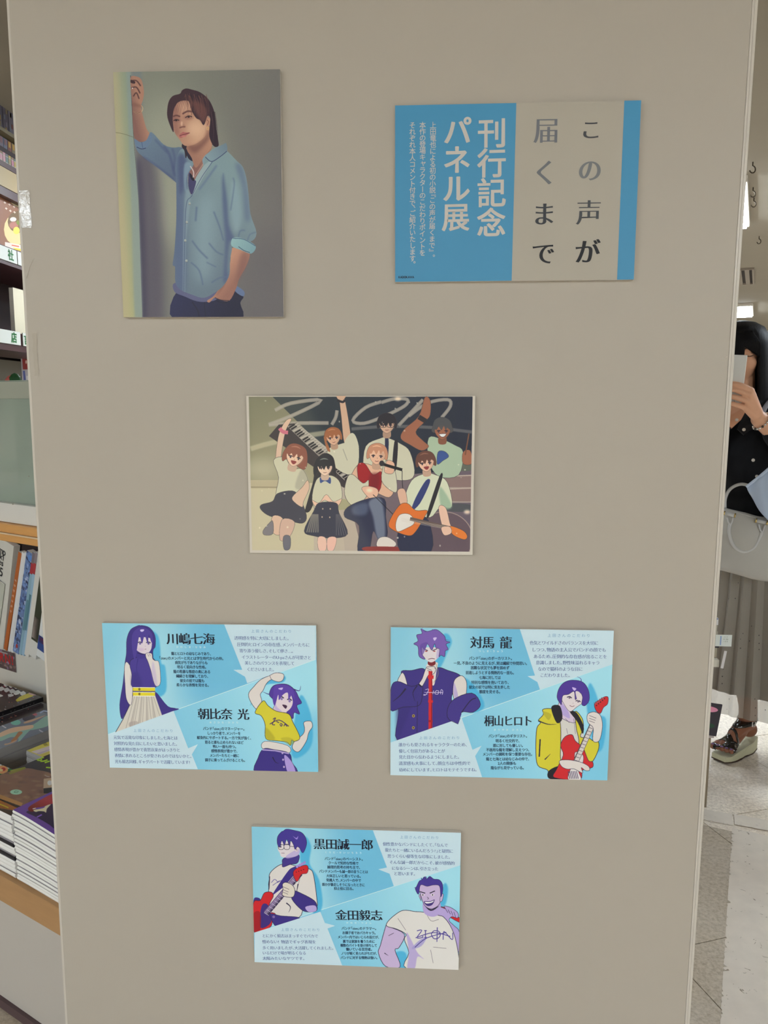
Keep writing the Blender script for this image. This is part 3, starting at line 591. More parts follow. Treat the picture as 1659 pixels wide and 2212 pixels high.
def art_profile_b():
    co = [(47, 45), (1602, 76), (1578, 1135), (42, 1078)]; dia = [(60, 845), (1595, 310)]
    c = profile_base(co, dia, 0, 0); F, L, D, H = c.fill, c.line, c.dot, c.shape
    up = [(0, 0), (1700, 0), (1700, 268), (60, 845), (0, 868)]
    F([(420, 90), (470, 140), (440, 220), (380, 330), (330, 200)], SHD, blur=6, alpha=.8); F([(560, 400), (640, 470), (700, 600), (600, 640), (540, 480)], SHD, blur=6, alpha=.8)
    H([(120, 350), (190, 345), (262, 330), (300, 345), (380, 325), (440, 345), (520, 375), (540, 420), (480, 500), (470, 560), (500, 640), (480, 700), (300, 760), (90, 830), (100, 640), (90, 480), (130, 420)], IND, LN, 3.5)
    F([(90, 480), (160, 470), (200, 560), (110, 800), (88, 830)], (46, 38, 104), blur=12, alpha=.6, clip=up)
    H([(130, 360), (110, 380), (95, 430), (160, 470), (150, 400)], WSK, LN, 3); H([(500, 400), (545, 385), (575, 440), (560, 560), (510, 580), (480, 520), (482, 440)], WSK, LN, 3); F([(485, 430), (510, 500), (520, 575), (485, 520)], LIL, alpha=.8)
    H([(50, 460), (95, 420), (190, 455), (262, 440), (265, 520), (240, 590), (130, 600), (45, 620)], (54, 44, 116), LN, 3.5); L([(150, 470), (110, 520), (60, 560)], 12, LN, taper=True); L([(230, 450), (200, 500), (215, 560)], 8, LN, taper=True)
    H([(470, 560), (610, 505), (672, 585), (620, 640), (540, 640), (515, 722), (440, 670)], (60, 48, 122), LN, 3.5); L([(540, 640), (600, 560), (640, 540)], 6, LN)
    F([(300, 300), (370, 290), (365, 340), (350, 440), (330, 440), (295, 350)], WSK); L([(360, 300), (375, 370), (345, 430)], 3, (150, 140, 90)); L([(300, 330), (330, 435)], 3, (40, 32, 60))
    H([(242, 440), (265, 400), (290, 330), (310, 320), (350, 320), (358, 345), (340, 372), (310, 375), (280, 430), (262, 455)], WSK, LN, 3)
    for P in ([(296, 330), (330, 345)], [(300, 345), (335, 356)], [(350, 328), (360, 338)]): L(P, 3, (60, 46, 70), sm=False)
    L([(322, 350), (322, 760)], 26, RED, sm=False); L([(330, 350), (330, 760)], 6, (128, 20, 30), sm=False); L([(304, 390), (344, 392)], 24, RED, sm=False); L([(306, 560), (340, 562)], 16, RED, sm=False); L([(308, 700), (338, 700)], 14, (150, 24, 32), sm=False)
    D(330, 293, 28, 22, (110, 26, 36)); 
    F([(255, 190), (390, 190), (380, 250), (330, 290), (285, 265), (262, 230)], (208, 198, 198)); L([(306, 268), (330, 262), (352, 266)], 4, (90, 40, 60)); F([(370, 200), (395, 215), (385, 250), (362, 262)], LIL, alpha=.6)
    for x in (292, 348): L([(x - 18, 196), (x + 12, 208)] if x < 320 else [(x - 14, 208), (x + 18, 196)], 5, LN, sm=False); D(x, 212, 8, 4, (150, 40, 50))
    H([(262, 60), (300, 75), (350, 62), (380, 72), (420, 110), (428, 140), (458, 150), (430, 165), (445, 200), (425, 210), (420, 250), (395, 240), (380, 250), (385, 200), (360, 190), (350, 160), (330, 205), (300, 160), (280, 200), (262, 180), (262, 230), (285, 265), (262, 262), (240, 240), (235, 180), (205, 160), (235, 140), (225, 100), (262, 90), (255, 60)], (112, 84, 160), LN, 2.5); F([(340, 120), (365, 118), (350, 140)], (196, 180, 214)); F([(250, 170), (300, 150), (290, 190), (262, 240)], (92, 66, 146), alpha=.7)
    for P in ([(290, 78), (262, 60), (270, 50)], [(350, 66), (330, 60)], [(420, 130), (460, 140)]): L(P, 5, (90, 66, 146), taper=True)
    for x, y in ((204, 662), (203, 745)): D(x, y, 10, 11, (160, 140, 60)); D(x, y, 5, 6, (60, 50, 40))
    L([(240, 440), (262, 460)], 10, (30, 26, 46), sm=False); L([(232, 560), (228, 780)], 3, LN, sm=False)
    for P in ([(286, 480), (310, 476), (290, 515), (272, 515), (300, 512)], [(345, 485), (338, 510)], [(362, 485), (352, 505), (372, 512), (380, 490), (362, 485)], [(392, 512), (396, 480), (408, 490), (404, 515)], [(280, 498), (410, 500)]): L(P, 3.5, (210, 200, 222))
    # lower right figure: open yellow hooded jacket, red guitar
    F([(1440, 440), (1500, 560), (1500, 660), (1560, 700), (1540, 900), (1480, 900), (1420, 600)], SHD, blur=6, alpha=.8)
    F([(1230, 640), (1310, 640), (1360, 700), (1400, 760), (1390, 1120), (1250, 1100)], (198, 194, 186)); H([(1240, 560), (1320, 630), (1340, 720), (1250, 690), (1215, 630)], (196, 180, 196), LN, 2.5); F([(1240, 580), (1290, 640), (1300, 690), (1240, 650)], LIL)
    for P in ([(1270, 690), (1300, 720)], [(1330, 690), (1345, 800)], [(1280, 760), (1290, 800)]): L(P, 2.5, (90, 80, 100))
    H([(1110, 625), (1170, 620), (1215, 650), (1240, 760), (1240, 960), (1250, 1030), (1200, 1060), (1160, 1100), (1150, 1055), (1080, 1020), (1065, 900), (1070, 760), (1095, 720), (1080, 700), (1115, 660)], YEL, LN, 4)
    H([(1340, 640), (1390, 690), (1400, 760), (1380, 820), (1440, 830), (1470, 850), (1510, 860), (1508, 920), (1460, 1010), (1380, 1040), (1370, 850), (1350, 760)], YEL, LN, 4)
    F([(1170, 610), (1230, 600), (1250, 690), (1210, 720)], (26, 24, 34)); F([(1300, 640), (1350, 650), (1400, 740), (1395, 800), (1360, 720)], (26, 24, 34))
    L([(1080, 705), (1150, 730), (1210, 730)], 9, LN, taper=True); L([(1095, 835), (1090, 960)], 9, LN, sm=False); L([(1130, 980), (1170, 940)], 8, LN, taper=True); F([(1160, 1060), (1240, 1030), (1250, 1120), (1160, 1115)], (24, 24, 34))
    F([(1110, 640), (1170, 660), (1150, 700)], (170, 160, 44), alpha=.8)
    H([(1260, 950), (1240, 880), (1270, 820), (1320, 805), (1345, 850), (1400, 900), (1440, 990), (1470, 1000), (1470, 1040), (1400, 1060), (1380, 1125), (1200, 1110), (1215, 1050)], RED, LN, 3.5)
    H([(1345, 930), (1400, 950), (1400, 1010), (1370, 1060), (1390, 1128), (1300, 1125), (1310, 1060), (1340, 1000)], (206, 200, 196), LN, 2.5)
    L([(1350, 1000), (1500, 650)], 40, (70, 60, 66), sm=False); L([(1352, 1000), (1502, 650)], 30, (198, 190, 184), sm=False)
    for k in range(15): t = k / 15; L([(1340 + 148 * t, 985 - 345 * t), (1368 + 148 * t, 995 - 345 * t)], 3, (60, 50, 60), sm=False)
    H([(1490, 640), (1475, 590), (1510, 560), (1550, 538), (1572, 545), (1568, 590), (1540, 615), (1520, 655)], RED, LN, 3)
    for k in range(5): D(1490 + 14 * k, 600 - 12 * k, 5, 5, (70, 20, 26)); L([(1470 + 13 * k, 580 - 9 * k), (1488 + 13 * k, 590 - 9 * k)], 5, (120, 100, 110), sm=False)
    H([(1430, 660), (1470, 645), (1510, 660), (1530, 700), (1535, 760), (1515, 850), (1470, 850), (1470, 760), (1440, 730), (1425, 700)], WSK, LN, 3)
    for P in ([(1440, 670), (1490, 690)], [(1440, 690), (1485, 706)], [(1440, 708), (1480, 722)]): L(P, 3, (80, 66, 80), sm=False)
    H([(1235, 990), (1300, 985), (1380, 1000), (1440, 1030), (1450, 1060), (1420, 1062), (1390, 1040), (1400, 1080), (1340, 1050), (1290, 1050), (1250, 1030)], WSK, LN, 3)
    for k in range(6): L([(1296 + 12 * k, 1065), (1310 + 12 * k, 1120)], 5, (70, 60, 90), sm=False)
    H([(1235, 530), (1250, 570), (1300, 640), (1350, 610), (1400, 570), (1395, 520), (1320, 500)], (208, 198, 196), LN, 2)
    for x, y in ((1298, 545), (1360, 572)): L([(x - 18, y - 4), (x, y - 10), (x + 16, y + 2)], 6, LN); D(x, y, 7, 6, (110, 90, 110))
    L([(1300, 598), (1318, 606), (1334, 600)], 3.5, (110, 60, 70)); L([(1325, 578), (1322, 588)], 2, (150, 120, 140))
    H([(1230, 580), (1210, 540), (1222, 480), (1260, 435), (1320, 420), (1390, 435), (1430, 490), (1438, 560), (1410, 600), (1385, 590), (1390, 540), (1370, 510), (1340, 560), (1330, 500), (1290, 520), (1250, 530), (1242, 590)], (70, 48, 134), LN, 2.5)
    F([(1340, 500), (1372, 510), (1368, 560), (1352, 555)], (208, 198, 196)); F([(1315, 470), (1345, 480), (1330, 495)], (190, 170, 214)); L([(1380, 440), (1375, 410), (1345, 395)], 6, (70, 48, 134), taper=True); L([(1420, 560), (1440, 590)], 6, (70, 48, 134), taper=True)
    F([(942, 62), (1602, 76), (1597, 312), (1088, 484), (1070, 432), (1000, 390), (1052, 386)], CARD, sm=False)
    F([(42, 848), (540, 678), (618, 905), (682, 877), (637, 950), (687, 1100), (40, 1078)], CARD, sm=False)
    L([(530, 680), (515, 722), (470, 700)], 4, LN, sm=False); F([(470, 660), (540, 650), (515, 722), (460, 690)], (60, 48, 122), sm=False)
    return c
def art_profile_c():
    co = [(45, 58), (1606, 96), (1595, 1135), (70, 1055)]; dia = [(70, 828), (1600, 340)]
    c = profile_base(co, dia, 0, 0); F, L, D, H = c.fill, c.line, c.dot, c.shape
    F([(430, 130), (480, 200), (470, 330), (540, 450), (565, 640), (500, 700), (400, 300)], SHD, blur=6, alpha=.8)
    H([(180, 400), (240, 345), (300, 330), (380, 350), (470, 370), (500, 420), (525, 600), (520, 640), (430, 600), (410, 710), (330, 745), (180, 740), (170, 560), (175, 460)], (204, 198, 190), LN, 4)
    F([(180, 420), (175, 520), (168, 480)], LN); L([(400, 430), (380, 520), (370, 600)], 3, (120, 110, 110)); L([(385, 480), (375, 540)], 8, LN, taper=True); L([(300, 620), (330, 650), (318, 690)], 9, LN, taper=True)
    F([(300, 400), (340, 360), (400, 350), (300, 480), (230, 540), (200, 560), (220, 520)], IND)
    for P in ([(190, 470), (215, 445), (240, 470)], [(200, 490), (250, 455)], [(230, 470), (270, 450)]): L(P, 4, (80, 70, 140))
    H([(280, 290), (385, 262), (388, 310), (370, 330), (330, 335), (275, 355), (270, 330)], (64, 50, 124), LN, 3)
    F([(70, 580), (110, 590), (100, 640), (62, 620)], IND); F([(90, 600), (120, 620), (90, 640)], (206, 200, 192))
    H([(350, 530), (420, 555), (500, 600), (525, 640), (520, 680), (465, 688), (410, 670), (340, 590)], IND, LN, 3.5); F([(440, 650), (510, 640), (520, 680), (465, 688)], LIL)
    H([(60, 620), (110, 600), (140, 545), (190, 540), (205, 570), (180, 620), (170, 680), (220, 700), (200, 750), (180, 800), (68, 835)], RED, LN, 3.5); F([(120, 640), (170, 640), (190, 760), (110, 800)], (58, 42, 110)); F([(60, 700), (110, 690), (110, 820), (66, 833)], (140, 24, 34), alpha=.8)
    L([(150, 700), (400, 400)], 44, (50, 40, 70), sm=False); L([(146, 692), (396, 394)], 26, (110, 90, 130), sm=False)
    for k in range(13): t = k / 13; L([(138 + 240 * t, 690 - 285 * t), (172 + 240 * t, 712 - 285 * t)], 3, (190, 180, 200), sm=False)
    for k in range(3): L([(140 + 8 * k, 694 + 6 * k), (388 + 8 * k, 396 + 6 * k)], 1.5, (206, 200, 206), sm=False)
    H([(355, 430), (350, 390), (380, 360), (440, 340), (460, 360), (450, 400), (410, 410), (380, 462)], RED, LN, 3)
    for k in range(4): D(378 + 18 * k, 350 - 9 * k, 10, 12, (150, 130, 190)); D(372 + 18 * k, 392 - 6 * k, 4, 4, (60, 20, 30))
    H([(272, 480), (300, 468), (345, 490), (362, 530), (350, 575), (300, 575), (270, 560), (275, 520)], (204, 196, 180), LN, 3.5)
    for P in ([(275, 500), (320, 520)], [(272, 520), (315, 540)], [(275, 540), (312, 556)]): L(P, 3, (90, 76, 90), sm=False)
    H([(185, 700), (260, 715), (380, 725), (385, 745), (240, 790), (200, 760)], IND, LN, 3); D(208, 722, 10, 10, (120, 100, 150))
    F([(250, 170), (350, 170), (395, 210), (380, 270), (300, 285), (262, 278), (250, 250), (236, 222)], (206, 196, 196)); F([(300, 270), (390, 220), (388, 265), (310, 292)], LIL, alpha=.7); D(372, 222, 14, 20, (200, 184, 190)); L([(366, 215), (378, 232)], 3, LN)
    L([(252, 196), (262, 192)], 5, LN); D(258, 206, 5, 5, LN)
    for x in (258, 300): c.outl([(x - 20, 190), (x + 20, 192), (x + 18, 222), (x - 14, 222)], (24, 22, 34), 3)
    L([(320, 200), (360, 205)], 3, (24, 22, 34), sm=False); L([(262, 252), (285, 252)], 3, (110, 70, 90)); L([(292, 188), (318, 186)], 5, LN)
    H([(300, 75), (360, 85), (410, 100), (440, 140), (446, 190), (420, 250), (395, 215), (378, 205), (362, 225), (350, 190), (330, 160), (322, 200), (300, 150), (285, 195), (265, 160), (250, 210), (232, 180), (235, 130), (262, 95), (275, 90)], (62, 50, 132), LN, 2.5); F([(345, 125), (370, 140), (385, 125), (375, 152)], (150, 130, 200))
    # lower right: broad figure in a white shirt
    F([(1480, 480), (1510, 520), (1490, 640), (1440, 640)], SHD, blur=5, alpha=.8); F([(1110, 1000), (1190, 1000), (1200, 1120), (1100, 1100)], SHD, blur=5, alpha=.8)
    H([(1470, 655), (1600, 740), (1600, 775), (1460, 690)], RED, LN, 3)
    H([(1445, 660), (1490, 670), (1480, 650), (1530, 660), (1585, 700), (1585, 740), (1540, 730), (1520, 760), (1560, 800), (1600, 850), (1600, 1000), (1500, 900), (1440, 740)], LIL, LN, 3); 
    for k in range(4): L([(1490 + 22 * k, 668 + 9 * k), (1510 + 20 * k, 700 + 12 * k)], 3, LN, sm=False)
    H([(1045, 780), (1060, 800), (1180, 860), (1140, 960), (1110, 980), (1150, 1105), (1040, 1100), (985, 1000), (1000, 940)], (184, 166, 196), LN, 4); L([(1030, 1000), (1060, 1020)], 6, LN, taper=True); L([(1060, 870), (1100, 850)], 3, LN)
    H([(1170, 680), (1260, 690), (1320, 695), (1440, 720), (1480, 735), (1530, 800), (1570, 900), (1600, 1060), (1595, 1140), (1200, 1120), (1215, 1000), (1180, 900), (1192, 860), (1120, 820), (1050, 800), (1050, 770), (1100, 720)], (208, 204, 196), LN, 4)
    F([(1195, 850), (1230, 900), (1280, 1000), (1330, 1050), (1280, 1030), (1260, 1120), (1205, 1118), (1215, 1000)], LIL, blur=3, alpha=.85); F([(1235, 970), (1290, 910), (1350, 880), (1310, 950)], (150, 140, 190), blur=3, alpha=.8)
    for P in ([(1340, 690), (1380, 760), (1440, 750)], [(1400, 960), (1500, 970)], [(1380, 980), (1400, 1080)], [(1130, 740), (1190, 830)]): L(P, 3, (110, 100, 110))
    F([(1330, 600), (1440, 600), (1450, 700), (1390, 730), (1325, 695)], LIL); L([(1330, 640), (1380, 680), (1440, 650)], 12, LN, taper=2)
    H([(1290, 480), (1440, 480), (1460, 560), (1440, 640), (1380, 670), (1330, 640), (1300, 560)], (186, 166, 196), LN, 3); H([(1455, 565), (1475, 560), (1465, 610), (1448, 612)], (186, 166, 196), LN, 2.5); H([(1288, 570), (1300, 565), (1305, 610)], (176, 156, 190), LN, 2)
    for x in (1318, 1392): L([(x - 22, 540), (x + 18, 552)] if x < 1350 else [(x - 22, 552), (x + 18, 535)], 7, LN, sm=False); D(x, 565, 13, 8, (216, 210, 212)); D(x, 565, 5, 6, (50, 40, 60))
    F([(1325, 615), (1375, 612), (1408, 600), (1390, 640), (1352, 648)], (60, 46, 110)); F([(1332, 618), (1375, 617), (1402, 606), (1390, 622), (1350, 630)], (220, 216, 214)); L([(1350, 580), (1362, 592), (1352, 598)], 3, LN)
    H([(1270, 500), (1290, 460), (1310, 450), (1330, 425), (1345, 445), (1370, 425), (1400, 445), (1440, 450), (1465, 480), (1470, 530), (1455, 580), (1445, 500), (1400, 490), (1350, 500), (1300, 490), (1285, 560), (1260, 520)], (64, 50, 132), LN, 2.5)
    for P in ([(1272, 508), (1250, 510)], [(1310, 450), (1300, 425)], [(1345, 440), (1335, 415)], [(1455, 490), (1478, 490)]): L(P, 7, (64, 50, 132), taper=True)
    for P in ([(1275, 835), (1312, 832), (1275, 888), (1318, 885), (1318, 875)], [(1340, 832), (1340, 888)], [(1330, 834), (1350, 834)], [(1332, 888), (1352, 888)], [(1405, 835), (1385, 860), (1405, 895), (1440, 890), (1455, 860), (1435, 838), (1405, 835)], [(1475, 905), (1478, 850), (1490, 848), (1545, 905), (1548, 852)], [(1265, 888), (1400, 850), (1530, 880)], [(1260, 960), (1350, 890), (1500, 850)], [(1430, 810), (1428, 920)]): L(P, 6, (66, 56, 134))
    F([(937, 80), (1606, 96), (1602, 342), (1098, 500), (1065, 405), (980, 372), (1045, 358)], CARD, sm=False)
    F([(70, 836), (550, 686), (584, 770), (660, 792), (604, 812), (715, 1090), (70, 1057)], CARD, sm=False)
    return c
# ------------------------------------------------------------------ structure: room shell
def floor_mat(name, base, dark):
    m = bpy.data.materials.new(name); m.use_nodes = True; nt = m.node_tree; N = nt.nodes; Lk = nt.links; b = N['Principled BSDF']
    g = N.new('ShaderNodeNewGeometry')
    n1 = N.new('ShaderNodeTexNoise'); n1.inputs['Scale'].default_value = 95; n1.inputs['Detail'].default_value = 8; n1.inputs['Roughness'].default_value = .68
    n2 = N.new('ShaderNodeTexVoronoi'); n2.inputs['Scale'].default_value = 60
    n3 = N.new('ShaderNodeTexNoise'); n3.inputs['Scale'].default_value = 3
    for n in (n1, n2, n3): Lk.new(g.outputs['Position'], n.inputs['Vector'])
    r1 = N.new('ShaderNodeValToRGB'); e = r1.color_ramp.elements
    e[0].position = .34; e[0].color = (*alb(dark), 1); e[1].position = .62; e[1].color = (*alb(base), 1)
    Lk.new(n1.outputs['Fac'], r1.inputs[0])
    r2 = N.new('ShaderNodeValToRGB'); e = r2.color_ramp.elements; e[0].position = .0; e[0].color = (.45, .42, .4, 1); e[1].position = .16; e[1].color = (1, 1, 1, 1)
    Lk.new(n2.outputs['Distance'], r2.inputs[0])
    mx = N.new('ShaderNodeMix'); mx.data_type = 'RGBA'; mx.blend_type = 'MULTIPLY'; mx.inputs[0].default_value = .5
    Lk.new(r1.outputs[0], mx.inputs[6]); Lk.new(r2.outputs[0], mx.inputs[7])
    mx2 = N.new('ShaderNodeMix'); mx2.data_type = 'RGBA'; mx2.blend_type = 'OVERLAY'; mx2.inputs[0].default_value = .35
    Lk.new(mx.outputs[2], mx2.inputs[6]); Lk.new(n3.outputs['Fac'], mx2.inputs[7])
    # darker zone inside the taped corner
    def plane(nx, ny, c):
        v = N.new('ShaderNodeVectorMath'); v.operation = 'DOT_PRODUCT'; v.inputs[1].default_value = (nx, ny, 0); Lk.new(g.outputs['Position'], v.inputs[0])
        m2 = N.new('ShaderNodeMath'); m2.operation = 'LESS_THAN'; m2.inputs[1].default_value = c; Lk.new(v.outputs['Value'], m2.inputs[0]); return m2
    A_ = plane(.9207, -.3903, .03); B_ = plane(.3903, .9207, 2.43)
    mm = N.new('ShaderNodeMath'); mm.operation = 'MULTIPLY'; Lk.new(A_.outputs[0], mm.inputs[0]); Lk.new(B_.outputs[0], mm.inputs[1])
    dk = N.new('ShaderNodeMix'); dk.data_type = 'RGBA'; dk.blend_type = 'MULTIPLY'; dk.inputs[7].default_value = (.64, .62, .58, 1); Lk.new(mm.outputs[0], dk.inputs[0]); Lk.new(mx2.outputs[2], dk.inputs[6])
    Lk.new(dk.outputs[2], b.inputs['Base Color']); b.inputs['Roughness'].default_value = .38; b.inputs['Specular IOR Level'].default_value = .35
    return m
RX0, RX1, RY0, RY1 = -3.8, 9.0, -5.2, 14.0
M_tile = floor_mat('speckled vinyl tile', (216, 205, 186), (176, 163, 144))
M_sub = mat('floor bed', (92, 84, 76), .8)
M_wall = mat('painted wall', (178, 170, 150), .8, noise=.04, nscale=3)
M_ceil = mat('ceiling paint', (124, 116, 101), .9, noise=.05, nscale=2.5)
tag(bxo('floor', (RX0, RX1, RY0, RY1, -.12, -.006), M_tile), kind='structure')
floor = bpy.data.objects['floor']
tag(bxo('ceiling', (RX0, RX1, RY0, RY1, CEIL, CEIL + .1), M_ceil), kind='structure')
tag(bxo('wall_left', (RX0 - .1, RX0, RY0, RY1, -.006, CEIL), M_wall), kind='structure')
tag(bxo('wall_right', (RX1, RX1 + .1, RY0, RY1, -.006, CEIL), M_wall), kind='structure')
tag(bxo('wall_back', (RX0, RX1, RY1, RY1 + .1, -.006, CEIL), M_wall), kind='structure')
tag(bxo('wall_front', (RX0, RX1, RY0 - .1, RY0, -.006, CEIL), M_wall), kind='structure')
# floor tiles, laid 19 degrees off, pitch .468 m
TA = 19 * D2R; TP = 0.468; ta = Vector((math.cos(TA), math.sin(TA), 0)); tb = Vector((-math.sin(TA), math.cos(TA), 0))
bm = bmesh.new(); g = .0012; box(bm, g, TP - g, g, TP - g, -.006, 0); 
bmesh.ops.recalc_face_normals(bm, faces=bm.faces)
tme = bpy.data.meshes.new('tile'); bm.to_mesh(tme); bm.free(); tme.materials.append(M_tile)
cells = []
for i in range(-30, 50):
    for j in range(-40, 40):
        o = ta * (i * TP + .18) + tb * (j * TP + 1.409)
        cs = [o, o + ta * TP, o + tb * TP, o + ta * TP + tb * TP]
        if all(RX0 < c.x < RX1 and RY0 < c.y < RY1 for c in cs):
            ctr = (cs[0] + cs[3]) / 2; d = (ctr - Vector((0, 0, 0))); right = ctr.x > .3 and ctr.y > 1.0 and ctr.x < .75 * ctr.y + .6
            left = ctr.x < 0 and ctr.y > 0 and ctr.y < 3
            cells.append((0 if right else (1 if left else 2), d.length, i, j, o))
cells.sort(key=lambda c: c[:2])
near = [c for c in cells if c[0] < 2][:280]; rest = [c for c in cells if c not in near]
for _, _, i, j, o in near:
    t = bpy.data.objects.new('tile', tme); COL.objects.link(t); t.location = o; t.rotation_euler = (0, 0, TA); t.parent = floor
bm = bmesh.new()
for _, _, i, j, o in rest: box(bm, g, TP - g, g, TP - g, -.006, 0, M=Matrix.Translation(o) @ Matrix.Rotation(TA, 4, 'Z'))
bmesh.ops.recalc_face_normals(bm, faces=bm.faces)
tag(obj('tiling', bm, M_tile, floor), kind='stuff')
# old white floor marking tape: one long strip and two short ones, worn at the edges
M_ftape = mat('worn white floor tape', (194, 184, 168), .6, noise=.12, nscale=22)
_nt = M_ftape.node_tree; _b = _nt.nodes['Principled BSDF']; _g2 = _nt.nodes.new('ShaderNodeNewGeometry')
_n1 = _nt.nodes.new('ShaderNodeTexNoise'); _n1.inputs['Scale'].default_value = 34; _n1.inputs['Detail'].default_value = 6; _n1.inputs['Distortion'].default_value = 2.2
_r1 = _nt.nodes.new('ShaderNodeValToRGB'); _e = _r1.color_ramp.elements; _e[0].position = .66; _e[0].color = (1, 1, 1, 1); _e[1].position = .70; _e[1].color = (.42, .38, .33, 1)
_mx = _nt.nodes.new('ShaderNodeMix'); _mx.data_type = 'RGBA'; _mx.blend_type = 'MULTIPLY'; _mx.inputs[0].default_value = 1
_src = _b.inputs['Base Color'].links[0].from_socket
_nt.links.new(_g2.outputs['Position'], _n1.inputs['Vector']); _nt.links.new(_n1.outputs['Fac'], _r1.inputs[0]); _nt.links.new(_src, _mx.inputs[6]); _nt.links.new(_r1.outputs[0], _mx.inputs[7]); _nt.links.new(_mx.outputs[2], _b.inputs['Base Color'])
def tape_strip(name, a, b, w, z, label, cat, group=None, seed=0, joint=None):
    rnd = random.Random(seed); a = Vector((*a, 0)); b = Vector((*b, 0)); d = b - a; L = d.length; u = d / L; n = Vector((-u.y, u.x, 0))
    K = max(12, int(L / .005)); bm = bmesh.new(); rows = []
    for k in range(K + 1):
        t = k / K * L; j0 = rnd.random() ** 9 * .006; j1 = rnd.random() ** 9 * .008
        rows.append([bm.verts.new(a + u * t + n * (w / 2 - j0) + Vector((0, 0, z))), bm.verts.new(a + u * t - n * (w / 2 - j1) + Vector((0, 0, z)))])
    for r, s in zip(rows, rows[1:]): bm.faces.new((r[0], r[1], s[1], s[0]))
    ge = bmesh.ops.extrude_face_region(bm, geom=list(bm.faces)); vs = [v for v in ge['geom'] if isinstance(v, bmesh.types.BMVert)]
    bmesh.ops.translate(bm, vec=(0, 0, .0004), verts=vs); bmesh.ops.recalc_face_normals(bm, faces=bm.faces)
    o = obj(name, bm, M_ftape); tag(o, label, cat, group)
    return o
ba = Vector((.39, .92)).normalized(); bn = Vector((ba.y, -ba.x))
p0 = Vector((.968, 2.261)) + bn * .052 - ba * .01
q0 = p0 - ba * 2.6
tape_strip('floor_tape', (p0.x, p0.y), (q0.x, q0.y), .100, .0004, 'long wide strip of worn white marking tape running along the floor toward the viewer', 'floor tape', seed=2)
tape_strip('floor_tape', (.70, 2.400), (.985, 2.297), .072, .0014, 'short white marking tape on the floor reaching out from behind the partition', 'floor tape', seed=5)
tape_strip('floor_tape', (.992, 2.300), (1.112, 2.258), .066, .0024, 'small white tape patch with cut corner at the far end of the long floor tape', 'floor tape', seed=9)

# ------------------------------------------------------------------ ceiling fittings
M_lamp = mat('lamp diffuser', (235, 235, 225), .6, emit=(LAMP_COL, LAMP_W))
M_house = mat('lamp housing', (190, 184, 170), .5)
LAB = {0: 'long white ceiling lamp seen edge-on above the head of the woman in black', 1: 'ceiling lamp partly hidden by the upper right edge of the partition'}
for k, (x, y) in enumerate(LAMPS):
    L = empty('ceiling_lamp', (x, y, CEIL), -AISLE, LAB.get(k, 'unseen rectangular white ceiling lamp placed to light the shop'), 'ceiling lamp', 'rectangular lamps on the shop ceiling' if k > 1 else None)
    bm = bmesh.new(); box(bm, -.17, .17, -.62, .62, -.04, 0, bev=.006); obj('housing', bm, M_house, L)
    bm = bmesh.new(); box(bm, -.15, .15, -.6, .6, -.055, -.041, bev=.004); obj('diffuser', bm, M_lamp, L)
V = empty('ceiling_vent', (3.17, 8.30, CEIL), -AISLE, 'grey louvred air vent in the ceiling between the two lamps', 'vent')
M_vent = mat('vent grille', (120, 110, 96), .6); M_dark = mat('dark hollow', (50, 45, 40), .9)
bm = bmesh.new()
for a in ((-.20, .20, -.5, -.48), (-.20, .20, .48, .5), (-.20, -.18, -.48, .48), (.18, .20, -.48, .48)): box(bm, *a, -.02, 0)
obj('frame', bm, M_vent, V); bxo('backing', (-.18, .18, -.48, .48, -.003, 0), M_dark, V)
for k in range(5): bxo('slat', (-.165 + .07 * k, -.125 + .07 * k, -.48, .48, -.018, -.004), M_vent, V)
M_hook = mat('dark metal hook', (60, 52, 40), .4, metal=.6)
for k, (x, y) in enumerate(((1.785, 4.50), (1.995, 5.00), (2.10, 5.24), (2.617, 6.38))):
    bm = bmesh.new()
    pts = [(0, 0, 0), (0, 0, -.018)] + [(.016 * math.sin(t), 0, -.034 + .016 * math.cos(t)) for t in np.linspace(0, 4.4, 9)]
    tube(bm, [Vector(p) * 1.15 for p in pts], .0034, 6); o = obj('ceiling_hook', bm, M_hook); o.location = (x, y, CEIL); o.rotation_euler = (0, 0, .3)
    tag(o, ['large dark hook on the ceiling nearest the viewer, right of the partition', 'second dark ceiling hook, just above the upper lamp', 'faint dark ceiling hook right beside the upper lamp', 'farthest dark ceiling hook, below and right of the upper lamp'][k], 'hook')

# ------------------------------------------------------------------ the white display partition the pictures hang on
PXL, PXR = -.5205, .3922
P = empty('partition', (-.064, BOARD_Y, 0), 0, 'tall white laminate partition carrying the six picture cards', 'partition')
M_board = mat('white laminate', (156, 148, 134), .42, .35, noise=.025, nscale=2.2, bump=.03)
M_edge = mat('white edge strip', (176, 169, 156), .3, .45)
def loc(x, y): return x + .064, y - BOARD_Y
bm = bmesh.new(); box(bm, PXL + .064 + .0036, PXR + .064 - .0063, 0, .19, 0, CEIL - .002, bev=.0008); obj('panel', bm, M_board, P)
bm = bmesh.new(); box(bm, PXL + .064 - .001, PXL + .064 + .0035, .002, .188, 0, CEIL - .002, bev=.0015); obj('edge_strip', bm, M_edge, P)
bm = bmesh.new(); box(bm, PXR + .064 - .0062, PXR + .064 - .0032, -.0003, .19, 0, CEIL - .002, bev=.0006); box(bm, PXR + .064 - .0031, PXR + .064 + .001, .0004, .188, 0, CEIL - .002, bev=.001); obj('edge_strip', bm, M_edge, P)
